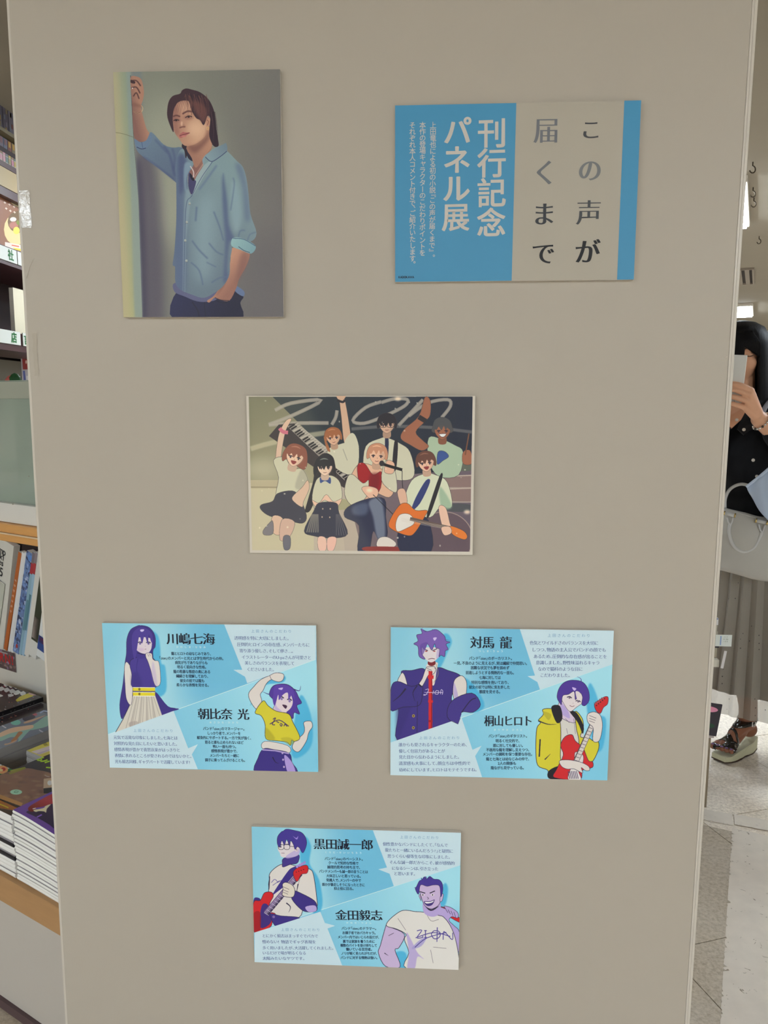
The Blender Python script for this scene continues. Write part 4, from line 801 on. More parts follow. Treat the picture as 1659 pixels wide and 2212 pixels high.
# crinkled clear tape stuck over the left and right edges
M_ctape = bpy.data.materials.new('clear tape'); M_ctape.use_nodes = True; nt = M_ctape.node_tree; b = nt.nodes['Principled BSDF']
b.inputs['Base Color'].default_value = (*alb((156, 148, 134)), 1); b.inputs['Roughness'].default_value = .09; b.inputs['Specular IOR Level'].default_value = .3; b.inputs['Coat Weight'].default_value = 0; b.inputs['Coat Roughness'].default_value = .04
tc = nt.nodes.new('ShaderNodeTexCoord'); nz = nt.nodes.new('ShaderNodeTexNoise'); nz.inputs['Scale'].default_value = 120; nz.inputs['Detail'].default_value = 5; nz.inputs['Distortion'].default_value = 1.5
bp = nt.nodes.new('ShaderNodeBump'); bp.inputs['Strength'].default_value = .18; bp.inputs['Distance'].default_value = .001
nt.links.new(tc.outputs['Object'], nz.inputs['Vector']); nt.links.new(nz.outputs['Fac'], bp.inputs['Height']); nt.links.new(bp.outputs[0], b.inputs['Normal']); nt.links.new(bp.outputs[0], b.inputs['Coat Normal'])
def clear_tape(px0, px1, py0, py1):
    a = at(px0, py0, BOARD_Y); c = at(px1, py1, BOARD_Y); rnd = random.Random(py0)
    bm = bmesh.new(); n = 14; rows = []
    for k in range(n + 1):
        z = a.z + (c.z - a.z) * k / n; j = rnd.uniform(-.001, .001)
        rows.append([bm.verts.new((a.x + .064 + (c.x - a.x) * i / 4 + (j if i in (0, 4) else 0), -.0005, z)) for i in range(5)])
    for r, s in zip(rows, rows[1:]):
        for i in range(4): bm.faces.new((r[i], s[i], s[i + 1], r[i + 1]))
    return obj('clear_tape', bm, M_ctape, P)
clear_tape(41, 69, 412, 492); clear_tape(70, 84, 720, 812)
M_scr = mat('scratch', (198, 192, 182), .4)
for pts in ([(57, 602), (64, 578), (74, 558)], [(1558, 778), (1564, 775), (1571, 770)]):
    bm = bmesh.new(); tube(bm, [Vector((at(x, y, BOARD_Y).x + .064, -.0003, at(x, y, BOARD_Y).z)) for x, y in pts], .0006, 4, flat=.3); obj('scratch', bm, M_scr, P)
# ------------------------------------------------------------------ the six cards on the partition
CT = .007                         # card thickness with its mounting tape
M_foam = mat('white card edge', (196, 190, 178), .5)
def ink(name, rgb): return mat('ink ' + name, rgb, .45, .3)
def card(name, crop, corners, canvas, label, bg=None, ref=WHITE):
    """crop = (x0, y0, scale) of the view the corners were read in; corners tl, tr, br, bl"""
    X0, Y0, sc = crop
    W = [at(X0 + x / sc, Y0 + y / sc, BOARD_Y - CT) for x, y in corners]
    ctr = sum(W, Vector()) / 4
    w = ((W[1] - W[0]).length + (W[2] - W[3]).length) / 2; h = ((W[0] - W[3]).length + (W[1] - W[2]).length) / 2
    e = (W[1] - W[0]) + (W[2] - W[3]); f = (W[0] - W[3]) + (W[1] - W[2])
    a = (math.atan2(e.z, e.x) + math.atan2(-f.x, f.z)) / 2
    o = empty(name, (ctr.x, BOARD_Y, ctr.z), 0, label, 'picture card'); o.rotation_euler = (0, -a, 0)
    bm = bmesh.new(); box(bm, -w / 2, w / 2, -CT + .0003, -.0005, -h / 2, h / 2); bmesh.ops.recalc_face_normals(bm, faces=bm.faces)
    obj('board', bm, M_foam, o)
    bm = bmesh.new(); quad(bm, [(-w / 2, -CT, -h / 2), (w / 2, -CT, -h / 2), (w / 2, -CT, h / 2), (-w / 2, -CT, h / 2)], [(0, 0), (1, 0), (1, 1), (0, 1)])
    m = print_mat(name + ' print', canvas.image(name, ref), .38, .3) if canvas else bg
    pr = obj('printed_picture' if canvas else 'printed_sheet', bm, m, o)
    H = homog(corners, [(-w / 2, h / 2), (w / 2, h / 2), (w / 2, -h / 2), (-w / 2, -h / 2)])
    T = lambda x, y: hap(H, [(x, y)])[0]
    return o, T, w / ((corners[1][0] - corners[0][0])), (w, h)
def frame(x, y, d=.0002): return (x, -CT - d, y)
REFP = WHITE
pc = card('portrait_card', (230, 130, 3.8146), [(62, 105), (1427, 68), (1462, 2118), (133, 2115)], art_portrait(), 'tall card with a photograph of a man in a blue shirt leaning on a wall', ref=REFP)
bc = card('illustration_card', (530, 840, 3.253), [(14, 50), (1612, 50), (1600, 1162), (25, 1158)], art_band(), 'white bordered card with a drawn school band of eight people', ref=REFP)
# title card
M_paper = mat('title card paper', (155, 148, 133), .38, .3); M_blue = mat('title card blue', (62, 128, 162), .4, .3)
tco = [(42, 78), (1612, 55), (1570, 1192), (38, 1216)]
tcard, T, k, (w, h) = card('title_card', (840, 200, 2.9625), tco, None, 'wide title card with blue fields and large vertical Japanese writing', bg=M_paper)
for name, pts in (('blue_field', [(42, 78), (822, 66), (792, 1206), (38, 1216)]), ('blue_bar', [(1506, 56), (1612, 55), (1570, 1192), (1464, 1194)])):
    bm = bmesh.new(); P4 = [T(*p) for p in pts]
    P4 = [np.array([min(max(q[0], -w / 2), w / 2), min(max(q[1], -h / 2), h / 2)]) for q in P4]
    quad(bm, [frame(*q, .00015) for q in P4][::-1]); obj(name, bm, M_blue, tcard)
def vcol(txt, x0, y0, x1, y1, em, bold, m, name, inks=None):
    n = len(txt); L = Lettering()
    wts = [.55 if c in '、。『' else 1 for c in txt]; tot = sum(wts); s = 0
    for c, wt in zip(txt, wts):
        t = (s + wt / 2) / tot; s += wt
        x, y = x0 + (x1 - x0) * t, y0 + (y1 - y0) * t; E = em * k; rot = 0; dx = dy = 0
        if c in 'ー『』': rot = -math.pi / 2
        if c in '、。': dx, dy = .62 * em, -.62 * em + .12 * em
        if c == '『': dy = -.2 * em
        if c in 'ャィュョッ': dx, dy = .1 * em, -.1 * em
        q = T(x + dx, y + dy); L.put(c, q[0], q[1], E, 1, bold, rot, (math.cos(-.02), math.sin(.012)))
    return L.build(name, m, tcard, lambda x, y: frame(x, y, .0003))
GRES = 7
cream = ink('cream', (178, 172, 162))
vcol('刊行記念', 668, 165, 660, 930, 182, (.025, .018), cream, 'heading_lettering')
vcol('パネル展', 446, 155, 430, 890, 178, (.025, .018), cream, 'heading_lettering')
vcol('上田竜也による初の小説『この声が届くまで』。', 288, 185, 278, 1065, 41, (.012, .01), cream, 'small_lettering')
vcol('本作の登場キャラクターのこだわりポイントを', 220, 185, 216, 1048, 41, (.012, .01), cream, 'small_lettering')
vcol('それぞれ本人コメント付きで、ご紹介いたします。', 154, 185, 152, 1108, 41, (.012, .01), cream, 'small_lettering')
for c, x, y, s, g in (('こ', 1296, 240, 128, (62, 62, 64)), ('の', 1290, 498, 150, (104, 106, 106)), ('声', 1284, 768, 160, (64, 66, 68)), ('が', 1276, 1018, 160, (24, 24, 28)),
                      ('届', 1014, 245, 162, (98, 100, 104)), ('く', 1006, 513, 160, (96, 98, 100)), ('ま', 998, 778, 150, (50, 52, 56)), ('で', 994, 1030, 150, (24, 24, 28))):
    L = Lettering(); q = T(x, y); L.put(c, q[0], q[1], s * k, 1, (.030, -.006) if c not in '声届' else (.022, -.020)); L.build('title_character', ink('grey %d' % g[0], g), tcard, lambda x, y: frame(x, y, .0003))
L = Lettering(); L.line('KADOKAWA', T(60, 1185), T(162, 1184), 19 * k, (.05, .04)); L.build('publisher_lettering', ink('black', (22, 24, 30)), tcard, lambda x, y: frame(x, y, .0003))

GRES = 3
# three profile cards
I_head, I_desc, I_read, I_ct, I_com = ink('heading', (22, 26, 44)), ink('navy', (24, 44, 72)), ink('white', (206, 222, 226)), ink('sky', (92, 144, 176)), ink('indigo', (72, 92, 142))
def profile(crop, corners, canvas, label, heads, reads, descs, ctitles, comments, slope):
    o, T, k, (w, h) = card('profile_card', crop, corners, canvas, label, ref=REFP)
    sl = slope
    def block(lines, em, bold, m, name):
        L = Lettering()
        for t, x0, x1, y in lines:
            L.line(t, T(x0, y - sl * (x1 - x0) / 2), T(x1, y + sl * (x1 - x0) / 2), em * k, bold)
        L.build(name, m, o, lambda x, y: frame(x, y))
    for hd in heads: block([hd[:4]], hd[4], (.036, -.006), I_head, 'name_lettering')
    for rd in reads: block([rd], 17, (.006, .006), I_read, 'reading_lettering')
    for d in descs: block(d, 26.5, (.026, .02), I_desc, 'profile_lettering')
    for ct in ctitles: block([ct], 25, (-.002, -.006), I_ct, 'comment_title_lettering')
    for d in comments: block(d, 30.5, (.012, -.010), I_com, 'comment_lettering')
profile((210, 1335, 3.3857), [(35, 40), (1607, 52), (1610, 1120), (92, 1100)], art_profile_a(), 'left profile card with a long haired girl and a girl in a yellow shirt',
 [('川嶋七海', 512, 866, 155, 88), ('朝比奈 光', 738, 1112, 705, 88)],
 [('かわしま・ななみ', 575, 805, 214), ('あさひな・ひかり', 815, 1040, 765)],
 [[('龍とヒロトの幼なじみであり、', 545, 838, 263), ('「zion」のメンバーと光とは学生時代からの仲。', 455, 930, 297), ('病気がちでありながらも', 573, 812, 329), ('明るく前向きな性格。', 588, 803, 361), ('龍の粗暴な態度の奥にある', 560, 832, 395), ('繊細さを理解しており、', 580, 818, 428), ('彼女の前では龍も', 608, 788, 461), ('柔らかな表情を見せる。', 582, 822, 493)],
  [('バンド「zion」のマネージャー。', 775, 1080, 811), ('しっかり者で、メンバーを', 805, 1050, 844), ('献身的にサポートする。一方で気が強く、', 730, 1128, 877), ('怒ると誰も止められないほど', 788, 1070, 910), ('怖い一面も持つ。', 845, 1018, 941), ('感情表現が豊かで、', 833, 1028, 973), ('メンバーたちと一緒に', 823, 1038, 1006), ('調子に乗ってふざけることも。', 788, 1083, 1039)]],
 [('上田さんのこだわり', 1128, 1432, 95), ('上田さんのこだわり', 262, 560, 828)],
 [[('透明感を特に大切にしました。', 1008, 1410, 147), ('圧倒的ヒロインの存在感、メンバーたちに', 1027, 1560, 194), ('寄り添う優しさ、そして儚さ…。', 1045, 1440, 240), ('イラストレーターのU-paさんが可愛さと', 1060, 1570, 287), ('美しさのバランスを表現して', 1083, 1447, 330), ('くださいました。', 1098, 1300, 376)],
  [('元気で活発な印象にしました。七海とは', 120, 590, 880), ('対照的な見た目にしたいと思いました。', 122, 588, 924), ('感情表現が豊かで喜怒哀楽がはっきりと', 125, 608, 968), ('表情に表れるところが愛されるのではないかと。', 128, 692, 1012), ('光も毅志同様、ギャグパートで活躍しています!', 130, 680, 1056)]], .004)
profile((830, 1340, 3.2529), [(47, 45), (1602, 76), (1578, 1135), (42, 1078)], art_profile_b(), 'right profile card with a spiky haired singer and a guitarist in a yellow jacket',
 [('対馬 龍', 598, 888, 155, 90), ('桐山ヒロト', 700, 1040, 704, 84)],
 [('つしま・りゅう', 650, 833, 214), ('きりやま ひろと', 760, 975, 766)],
 [[('バンド「zion」のボーカリスト。', 590, 893, 264), ('一見、不良のように見えるが、実は繊細で仲間思い。', 483, 998, 298), ('困難な状況でも夢を諦めず', 602, 872, 330), ('前進しようとする情熱的な一面も。', 567, 908, 364), ('七海に対しては', 660, 812, 398), ('特別な感情を抱いており、', 607, 872, 432), ('彼女の前では特に気を許した', 590, 878, 465), ('態度を見せる。', 662, 812, 497)],
  [('バンド「zion」のギタリスト。', 730, 1005, 810), ('明るく社交的で、', 780, 952, 844), ('誰に対しても優しい。', 762, 976, 877), ('不器用な龍を理解し支えつつ、', 714, 1022, 908), ('メンバーの調和を保つ重要な存在。', 690, 1043, 939), ('龍と七海とは幼なじみの仲で、', 714, 1022, 973), ('2人の関係も', 797, 928, 1004), ('陰ながら見守っている。', 748, 985, 1036)]],
 [('上田さんのこだわり', 1132, 1440, 108), ('上田さんのこだわり', 240, 532, 818)],
 [[('色気とワイルドさのバランスを大切に', 1012, 1495, 160), ('しつつ、物語の主人公でバンドの顔でも', 1027, 1550, 208), ('あるため、圧倒的な存在感が出ることを', 1040, 1558, 255), ('意識しました。野性味溢れるキャラ', 1057, 1507, 298), ('なので猫科のような目に', 1072, 1388, 342), ('こだわりました。', 1088, 1302, 385)],
  [('誰からも愛されるキャラクターのため、', 100, 582, 866), ('優しく包容力があることが', 102, 425, 910), ('見た目から伝わるようにしました。', 102, 528, 953), ('清潔感も大事にして、顔立ちは中性的で', 100, 605, 998), ('幼めにしています。ヒロトはモテそうですね。', 102, 652, 1044)]], .010)
profile((530, 1770, 3.4563), [(45, 58), (1606, 96), (1595, 1135), (70, 1055)], art_profile_c(), 'lowest profile card with a bassist in glasses and a laughing drummer in a white shirt',
 [('黒田誠一郎', 498, 940, 187, 88), ('金田毅志', 662, 1014, 715, 88)],
 [('くろだ・せいいちろう', 575, 862, 247), ('かねだ・つよし', 735, 940, 771)],
 [[('バンド「zion」のベーシスト。', 580, 867, 294), ('クールで知的な性格で', 607, 832, 325), ('論理的思考の持ち主で、', 600, 847, 356), ('バンドメンバーも誠一郎の言うことは', 540, 903, 388), ('大体正しいと思っている。', 593, 852, 421), ('常識人で、メンバーの中で', 592, 852, 453), ('誰かが暴走しそうになったときに', 562, 880, 486), ('抑止役に回る。', 650, 799, 515)],
  [('バンド「zion」のドラマー。', 708, 970, 813), ('お調子者でおバカキャラ。', 714, 965, 846), ('メンバー内ではいじられ役だが、', 680, 992, 878), ('裏では家族を養うために', 718, 958, 910), ('複数のバイトを掛け持ちして', 700, 975, 940), ('働いている苦労者。', 742, 940, 969), ('ノリが軽く見られがちだが、', 705, 977, 1000), ('バンドに対する情熱は強い。', 702, 980, 1032)]],
 [('上田さんのこだわり', 1138, 1440, 131), ('上田さんのこだわり', 258, 552, 818)],
 [[('個性豊かなバンドにしたくて、「なんで', 1013, 1507, 186), ('龍たちと一緒にいるんだろう?」と疑問に', 1030, 1547, 231), ('思うくらい優等生な印象にしました。', 1048, 1528, 276), ('そんな誠一郎だからこそ、彼が感情的', 1063, 1560, 322), ('になるシーンは、引き立った', 1082, 1435, 366), ('と思います。', 1097, 1262, 405)],
  [('とにかく毅志はまっすぐでバカで', 125, 535, 864), ('憎めない! 物語でギャグ表現を', 125, 520, 908), ('多く用いましたが、大活躍してくれました。', 127, 652, 954), ('いるだけで場が明るくなる', 127, 447, 990), ('太陽みたいなヤツです。', 127, 438, 1030)]], .016)
# ------------------------------------------------------------------ magazine rack left of the partition (local x runs right along its front, y into its depth)
RO = Vector((-.85, 1.416, 0)); RZ = math.atan2(-.491, .871)
RM = Matrix.Translation(RO) @ Matrix.Rotation(RZ, 4, 'Z'); RMI = RM.inverted()
def rk(px, py, b=None, z=None):   # rack coordinates of a photograph point on depth b or height z
    d = RMI.to_3x3() @ ray(px, py); o = RMI @ Vector((0, 0, CAM_H))
    t = (b - o.y) / d.y if b is not None else (z - o.z) / d.z
    return o + d * t
def rthing(name, loc, label, cat, group=None):
    o = empty(name, RM @ Vector(loc), RZ, label, cat, group); return o
BF = .46
rack = rthing('magazine_rack', (0, 0, 0), 'white magazine rack with wooden front edge and clear case on top, left of the partition', 'magazine rack')
M_rack = mat('rack white', (172, 166, 156), .5, noise=.02, nscale=3); M_grey = mat('rack grey panel', (192, 190, 180), .6); M_cnt = mat('counter white', (212, 210, 202), .4)
M_wood = mat('worn wood edge', (160, 124, 84), .55, noise=.12, nscale=14, aniso=(1, 6, 6)); M_woodt = mat('orange wood top', (206, 154, 92), .35, noise=.08, nscale=20, aniso=(1, 8, 8))
A0, A1 = -1.06, .33
bxo('plinth', (A0, A1, .012, .86, 0, .268), M_rack, rack)
bxo('toe_kick', (A0, A1, .004, .014, 0, .02), mat('plum kick strip', (78, 62, 62), .6), rack)
bxo('front_edge', (A0, A1, -.004, .02, .2685, .3265), M_wood, rack, bev=.002)
bxo('deck', (A0, A1, .0205, .86, .2685, .328), M_woodt, rack)
bxo('back_panel', (A0, A1, BF + .03, BF + .05, .3285, .95), M_grey, rack)
zs = rk(60, 1409, b=BF).z
bxo('shelf', (A0, A1, BF - .008, BF + .029, zs - .004, zs), M_rack, rack, bev=.002)
zw0, zw1 = rk(0, 1161, b=BF).z, rk(0, 1123, b=BF).z; zt = rk(0, 1082, b=BF).z; zg = rk(0, 826, b=BF).z
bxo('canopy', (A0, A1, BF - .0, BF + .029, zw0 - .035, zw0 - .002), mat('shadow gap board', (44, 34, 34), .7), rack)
bxo('wood_rail', (A0, A1, BF - .03, BF + .029, zw0, zw0 + (zw1 - zw0) * .42), M_woodt, rack, bev=.004)
bxo('wood_rail', (A0, A1, BF - .034, BF + .029, zw0 + (zw1 - zw0) * .5, zw1), M_woodt, rack, bev=.006)
bxo('rail_trim', (A0, A1, BF - .036, BF + .029, zw0 + (zw1 - zw0) * .42, zw0 + (zw1 - zw0) * .5), mat('cream trim', (206, 184, 150), .4), rack)
bxo('counter', (A0, A1, BF - .02, .86, zw1 + .001, zt), M_cnt, rack, bev=.003)
# clear display case on the counter
M_glass = bpy.data.materials.new('greenish clear acrylic'); M_glass.use_nodes = True; nt = M_glass.node_tree; b = nt.nodes['Principled BSDF']
b.inputs['Base Color'].default_value = (*alb((168, 182, 168)), 1); b.inputs['Roughness'].default_value = .08; b.inputs['Alpha'].default_value = .5; b.inputs['Specular IOR Level'].default_value = .6
cs = rthing('display_case', (0, BF, zt), 'greenish clear acrylic display case standing on the rack counter', 'display case')
H0 = zg - zt
for name, d in (('front_pane', (A0, A1, 0, .004, .0, H0)), ('back_pane', (A0, A1, .30, .304, 0, H0)), ('top_pane', (A0, A1, 0, .304, H0 + .001, H0 + .005)), ('shelf_pane', (A0, A1, .005, .299, (rk(0, 1019, b=BF).z - zt), (rk(0, 1019, b=BF).z - zt) + .004)), ('shelf_pane', (A0, A1, .005, .299, (rk(0, 884, b=BF).z - zt), (rk(0, 884, b=BF).z - zt) + .003)), ('side_pane', (A1 - .004, A1, .005, .299, 0, H0))):
    bxo(name, d, M_glass, cs)
bxo('top_trim', (A0, A1, -.003, .0, H0 - .045, H0 + .001), mat('frosted trim', (158, 162, 148), .3), cs)
M_scw = mat('screw', (120, 116, 104), .4)
for x, y in ((28, 1089), (62, 1029)):
    p = rk(x, y, b=BF - .021 if y > 1082 else BF - .001); bm = bmesh.new(); lathe(bm, [(.0018, 0), (.0018, .0006), (.001, .001)], 10, Matrix.Translation((p.x, p.y - 0.0, p.z)) @ Matrix.Rotation(math.pi / 2, 4, 'X'))
    o = obj('screw', bm, M_scw, rack)
# white leaflet inside the case
lf = rthing('leaflet', (rk(30, 900, b=BF + .1).x, BF + .1, rk(30, 1019, b=BF + .1).z + .004), 'pale leaflet leaning inside the clear display case', 'leaflet')
a = rk(30, 920, b=BF + .1); b_ = rk(95, 860, b=BF + .1)
bxo('sheet', (0, .15, 0, .003, 0, max(.08, b_.z - lf.location.z)), mat('leaflet paper', (178, 176, 170), .5), lf)
# red and green item on top of the case
o = rthing('ribbon_rosette', (rk(28, 822, b=BF + .2).x, BF + .2, zg + .0055), 'small red and green rosette lying on the clear display case', 'rosette')
for nm, cc, r, dz, dx in (('red_bow', (176, 92, 84), .028, .0, -.008), ('green_leaf', (34, 74, 40), .026, .006, .012)):
    bm = bmesh.new(); lathe(bm, [(r, .0), (r * .9, .012), (r * .5, .022), (r * .1, .026)], 14, Matrix.Translation((dx, 0, dz)) @ Matrix.Diagonal((1, .6, 1, 1))); obj(nm, bm, mat(nm, cc, .6), o)

# ---- covers: painted in photograph coordinates onto the real cover rectangle
def cover_canvas(M, a0, a1, b0, b1, z, res=(260, 360), bg=(90, 80, 76)):
    cs_ = [px_of(M @ Vector(p)) for p in ((a0, b1, z), (a1, b1, z), (a1, b0, z), (a0, b0, z))]
    return Canvas(res[0], res[1], cs_, bg)
M_page = mat('page edges', (214, 212, 205), .8, noise=.10, nscale=260, aniso=(.02, .02, 1))
M_pageg = mat('grey page edges', (150, 148, 144), .8, noise=.14, nscale=260, aniso=(.02, .02, 1))
def wavy(bm, a0, a1, b0, b1, z0, z1, amp, top_i=1, n=10, lean=0.0, ph=0):
    l = bm.loops.layers.uv.verify(); R = []
    for i in range(n + 1):
        t = i / n; a = a0 + (a1 - a0) * t; w = -amp * (t * t * (3 - 2 * t)) * 1.25
        R.append([bm.verts.new((a, b, z + w)) for b, z in ((b0, z0), (b0 - lean, (z0 + z1) / 2), (b0, z1), (b1, z1), (b1, z0))])
    for i in range(n):
        for k in range(5):
            f = bm.faces.new((R[i][k], R[i + 1][k], R[i + 1][(k + 1) % 5], R[i][(k + 1) % 5])); f.material_index = 1 if k == 2 and top_i else 0
            for lp in f.loops:
                u = (lp.vert.co.x - a0) / (a1 - a0); v = (lp.vert.co.y - b0) / (b1 - b0); lp[l].uv = (u, v)
    bm.faces.new(R[0][::-1]); bm.faces.new(R[-1])
def stack(a0, a1, b0, b1, z0, z1, n, canvas, ids, label_top, label_rest, grp, amp=.0, page=None, jit=.002, dark=()):
    t = (z1 - z0) / n; rnd = random.Random(int(a0 * 1000) + n); side = []
    mtop = print_mat(ids + ' cover', canvas.image(ids, WHITE), .22, .45)
    under = mat(ids + ' back', (140, 136, 138), .5)
    for k in range(n):
        za = z0 + k * t; j = rnd.uniform(-jit, jit); jb = rnd.uniform(-jit, jit)
        o = rthing('magazine', (a0 + j, b0 + jb, za + .0001), label_top if k == n - 1 else label_rest, 'magazine', None if k == n - 1 else grp)
        bm = bmesh.new(); wavy(bm, 0, a1 - a0, 0, b1 - b0, 0.0002, t - .0006, amp * (.3 + .7 * k / n), 1, lean=.0015, ph=amp * 100)
        bmesh.ops.recalc_face_normals(bm, faces=bm.faces)
        obj('pages', bm, [(page or M_page) if k not in dark else mat('dark spine', (34, 32, 36), .4), mtop if k == n - 1 else under], o)
        bm = bmesh.new(); wavy(bm, 0, a1 - a0, -.0003, b1 - b0, t - .0006, t - .0002, amp * (.3 + .7 * k / n), 1, ph=amp * 100); bmesh.ops.recalc_face_normals(bm, faces=bm.faces)
        obj('cover', bm, [under, mtop if k == n - 1 else under], o)
Z0 = .3283
def C(x0, y0, s, P): return [(x0 + x / s, y0 + y / s) for x, y in P]
zp = rk(33, 1751, b=.006).z
# purple racing magazine (nearest, tall stack)
cv = cover_canvas(RM, .052, .262, .006, .30, zp, bg=(104, 68, 150)); q = lambda P: C(0, 1600, 11.06, P)
cv.fill(q([(300, 1720), (1000, 1330), (1600, 1000), (1600, 2400), (1250, 1960), (800, 1780), (560, 1700)]), (104, 70, 152), sm=False)
cv.fill(q([(640, 1700), (760, 1640), (1000, 1600), (1230, 1500), (1500, 1400), (1700, 2400), (1300, 2000), (900, 1800)]), (46, 34, 66))
cv.fill(q([(680, 1630), (720, 1560), (900, 1450), (1240, 1270), (1500, 1200), (1500, 1420), (1200, 1500), (1040, 1560), (880, 1590), (840, 1660), (740, 1680)]), (166, 58, 66), c2=(110, 36, 38), g=q([(1100, 1400), (700, 1660)]))
cv.fill(q([(810, 1640), (860, 1680), (940, 1660), (1060, 1660), (1110, 1680), (1130, 1600), (1220, 1500), (1100, 1540), (1060, 1580), (960, 1610)]), (206, 196, 160)); cv.fill(q([(790, 1610), (860, 1590), (870, 1600), (800, 1625)]), (214, 206, 206)); cv.line(q([(890, 1790), (1010, 1730)]), 2.5, (130, 90, 190), sm=False)
stack(.052, .262, .006, .30, Z0, zp, 20, cv, 'racing magazine', 'magazine with purple and red race helmet cover on the tall stack beside the partition', 'white edged magazine inside the tall stack under the purple cover', 'copies under the purple cover', amp=.012)
# brown network magazine
zb = rk(35, 1766, b=.006).z
cv = cover_canvas(RM, -.135, .046, .006, .30, zb, bg=(52, 46, 46)); q = lambda P: C(0, 1600, 11.06, P)
cv.fill(q([(-400, 900), (400, 700), (640, 650), (900, 690), (1250, 800), (1400, 1200), (700, 1560), (-400, 1300)]), (132, 98, 78)); 
rnd = random.Random(8)
for k in range(60): x, y = rnd.uniform(-200, 1200), rnd.uniform(760, 1450); cv.dot(*q([(x, y)])[0], rnd.uniform(3, 10), rnd.uniform(1, 4), rnd.choice([(150, 112, 88), (104, 76, 62), (160, 122, 92), (120, 90, 76)]), alpha=.6, blur=1)
cv.fill(q([(-400, 1200), (0, 1270), (560, 1480), (520, 1560), (0, 1370), (-400, 1250)]), (176, 130, 78), sm=False); cv.fill(q([(-400, 1250), (0, 1370), (520, 1560), (440, 1600), (-400, 1290)]), (40, 26, 20), sm=False); cv.fill(q([(-400, 1290), (0, 1400), (440, 1600), (360, 1660), (0, 1600), (-400, 1500)]), (150, 92, 40), sm=False); cv.fill(q([(-400, 1580), (0, 1640), (340, 1680), (360, 1800), (-400, 1760)]), (52, 40, 32), sm=False)
for P, w in (([(870, 440), (960, 420), (1060, 390)], 3), ([(900, 460), (1000, 470)], 3), ([(980, 490), (1060, 480), (1150, 450)], 3), ([(960, 380), (1010, 460)], 3), ([(1080, 520), (1200, 480)], 3), ([(1110, 630), (1220, 640)], 3)): cv.line(q(P), w, (172, 212, 40), sm=False)
for k in range(14): x = 230 + 26 * (k % 14); cv.line(q([(x, 760 - 9 * (k % 14)), (x + 40, 790 - 9 * (k % 14))]), 1.6, (134, 140, 40), sm=False); cv.line(q([(x + 20, 700 - 6 * k), (x + 60, 730 - 6 * k)]), 1.6, (150, 158, 46), sm=False)
cv.dot(*q([(400, 1218)])[0], 13, 5.6, (158, 206, 176)); cv.line(q([(345, 1225), (385, 1190), (460, 1205), (430, 1235), (345, 1225)]), .9, (60, 100, 80), sm=False)
cv.fill(q([(1060, 900), (1260, 880), (1260, 1110), (1050, 1130)]), (196, 170, 140), sm=False); cv.dot(*q([(1200, 1000)])[0], 5, 5.5, (244, 238, 224)); cv.fill(q([(1055, 1130), (1260, 1110), (1260, 1250), (1060, 1250)]), (22, 18, 20), sm=False)
for k in range(6): cv.line(q([(20 + 34 * k, 1500 + 14 * k), (44 + 34 * k, 1530 + 14 * k)]), 2, (196, 180, 40), sm=False)
cv.line(q([(1080, 810), (1130, 840), (1200, 850)]), 1.2, (200, 180, 170))
stack(-.135, .046, .006, .30, Z0, zb, 14, cv, 'network magazine', 'magazine with brown leather cover and yellow-green letters next to the purple one', 'magazine inside the stack under the brown leather cover', 'copies under the brown cover', page=M_page, dark=(4, 7))
# green and white food magazine (near), yellow magazine (far)
cv = cover_canvas(RM, -.300, -.160, .006, .150, .440, (200, 200), bg=(28, 98, 48)); q = lambda P: C(0, 1600, 11.06, P)
cv.fill(q([(-300, 560), (130, 420), (270, 470), (90, 570), (-300, 700)]), (238, 242, 236), sm=False); cv.fill(q([(-300, 760), (90, 580), (310, 490), (480, 550), (200, 670), (-300, 800)]), (238, 242, 236), sm=False)
cv.dot(*q([(40, 690)])[0], 14, 9, (220, 150, 90)); cv.dot(*q([(80, 680)])[0], 5, 4, (186, 50, 36)); cv.dot(*q([(20, 700)])[0], 5, 3, (232, 196, 130))
stack(-.300, -.160, .006, .150, Z0, .440, 8, cv, 'food magazine', 'green and white magazine with a food picture at the left end of the front row', 'magazine inside the stack under the green and white cover', 'copies under the green cover')
cv = cover_canvas(RM, -.247, -.140, .226, .44, .440, bg=(208, 196, 92)); q = lambda P: C(0, 1600, 11.06, P)
cv.fill(q([(630, 210), (1170, 0), (1400, -60), (1400, 100), (1170, 150), (780, 240), (740, 260)]), (214, 202, 84), sm=False); cv.fill(q([(740, 260), (1170, 120), (1400, 60), (1400, 160), (940, 330)]), (222, 208, 204), sm=False); cv.fill(q([(860, 300), (1170, 200), (1300, 180), (940, 330)]), (190, 176, 190), sm=False)
for k in range(3): cv.line(q([(1010 + 20 * k, 70 + 20 * k), (1100 + 20 * k, 50 + 24 * k)]), 1.4, (120, 112, 40), sm=False)
stack(-.247, -.140, .226, .44, Z0, .440, 7, cv, 'yellow magazine', 'magazine with plain yellow and pink cover behind the brown one', 'magazine inside the stack under the yellow cover', 'copies under the yellow cover', page=M_pageg)
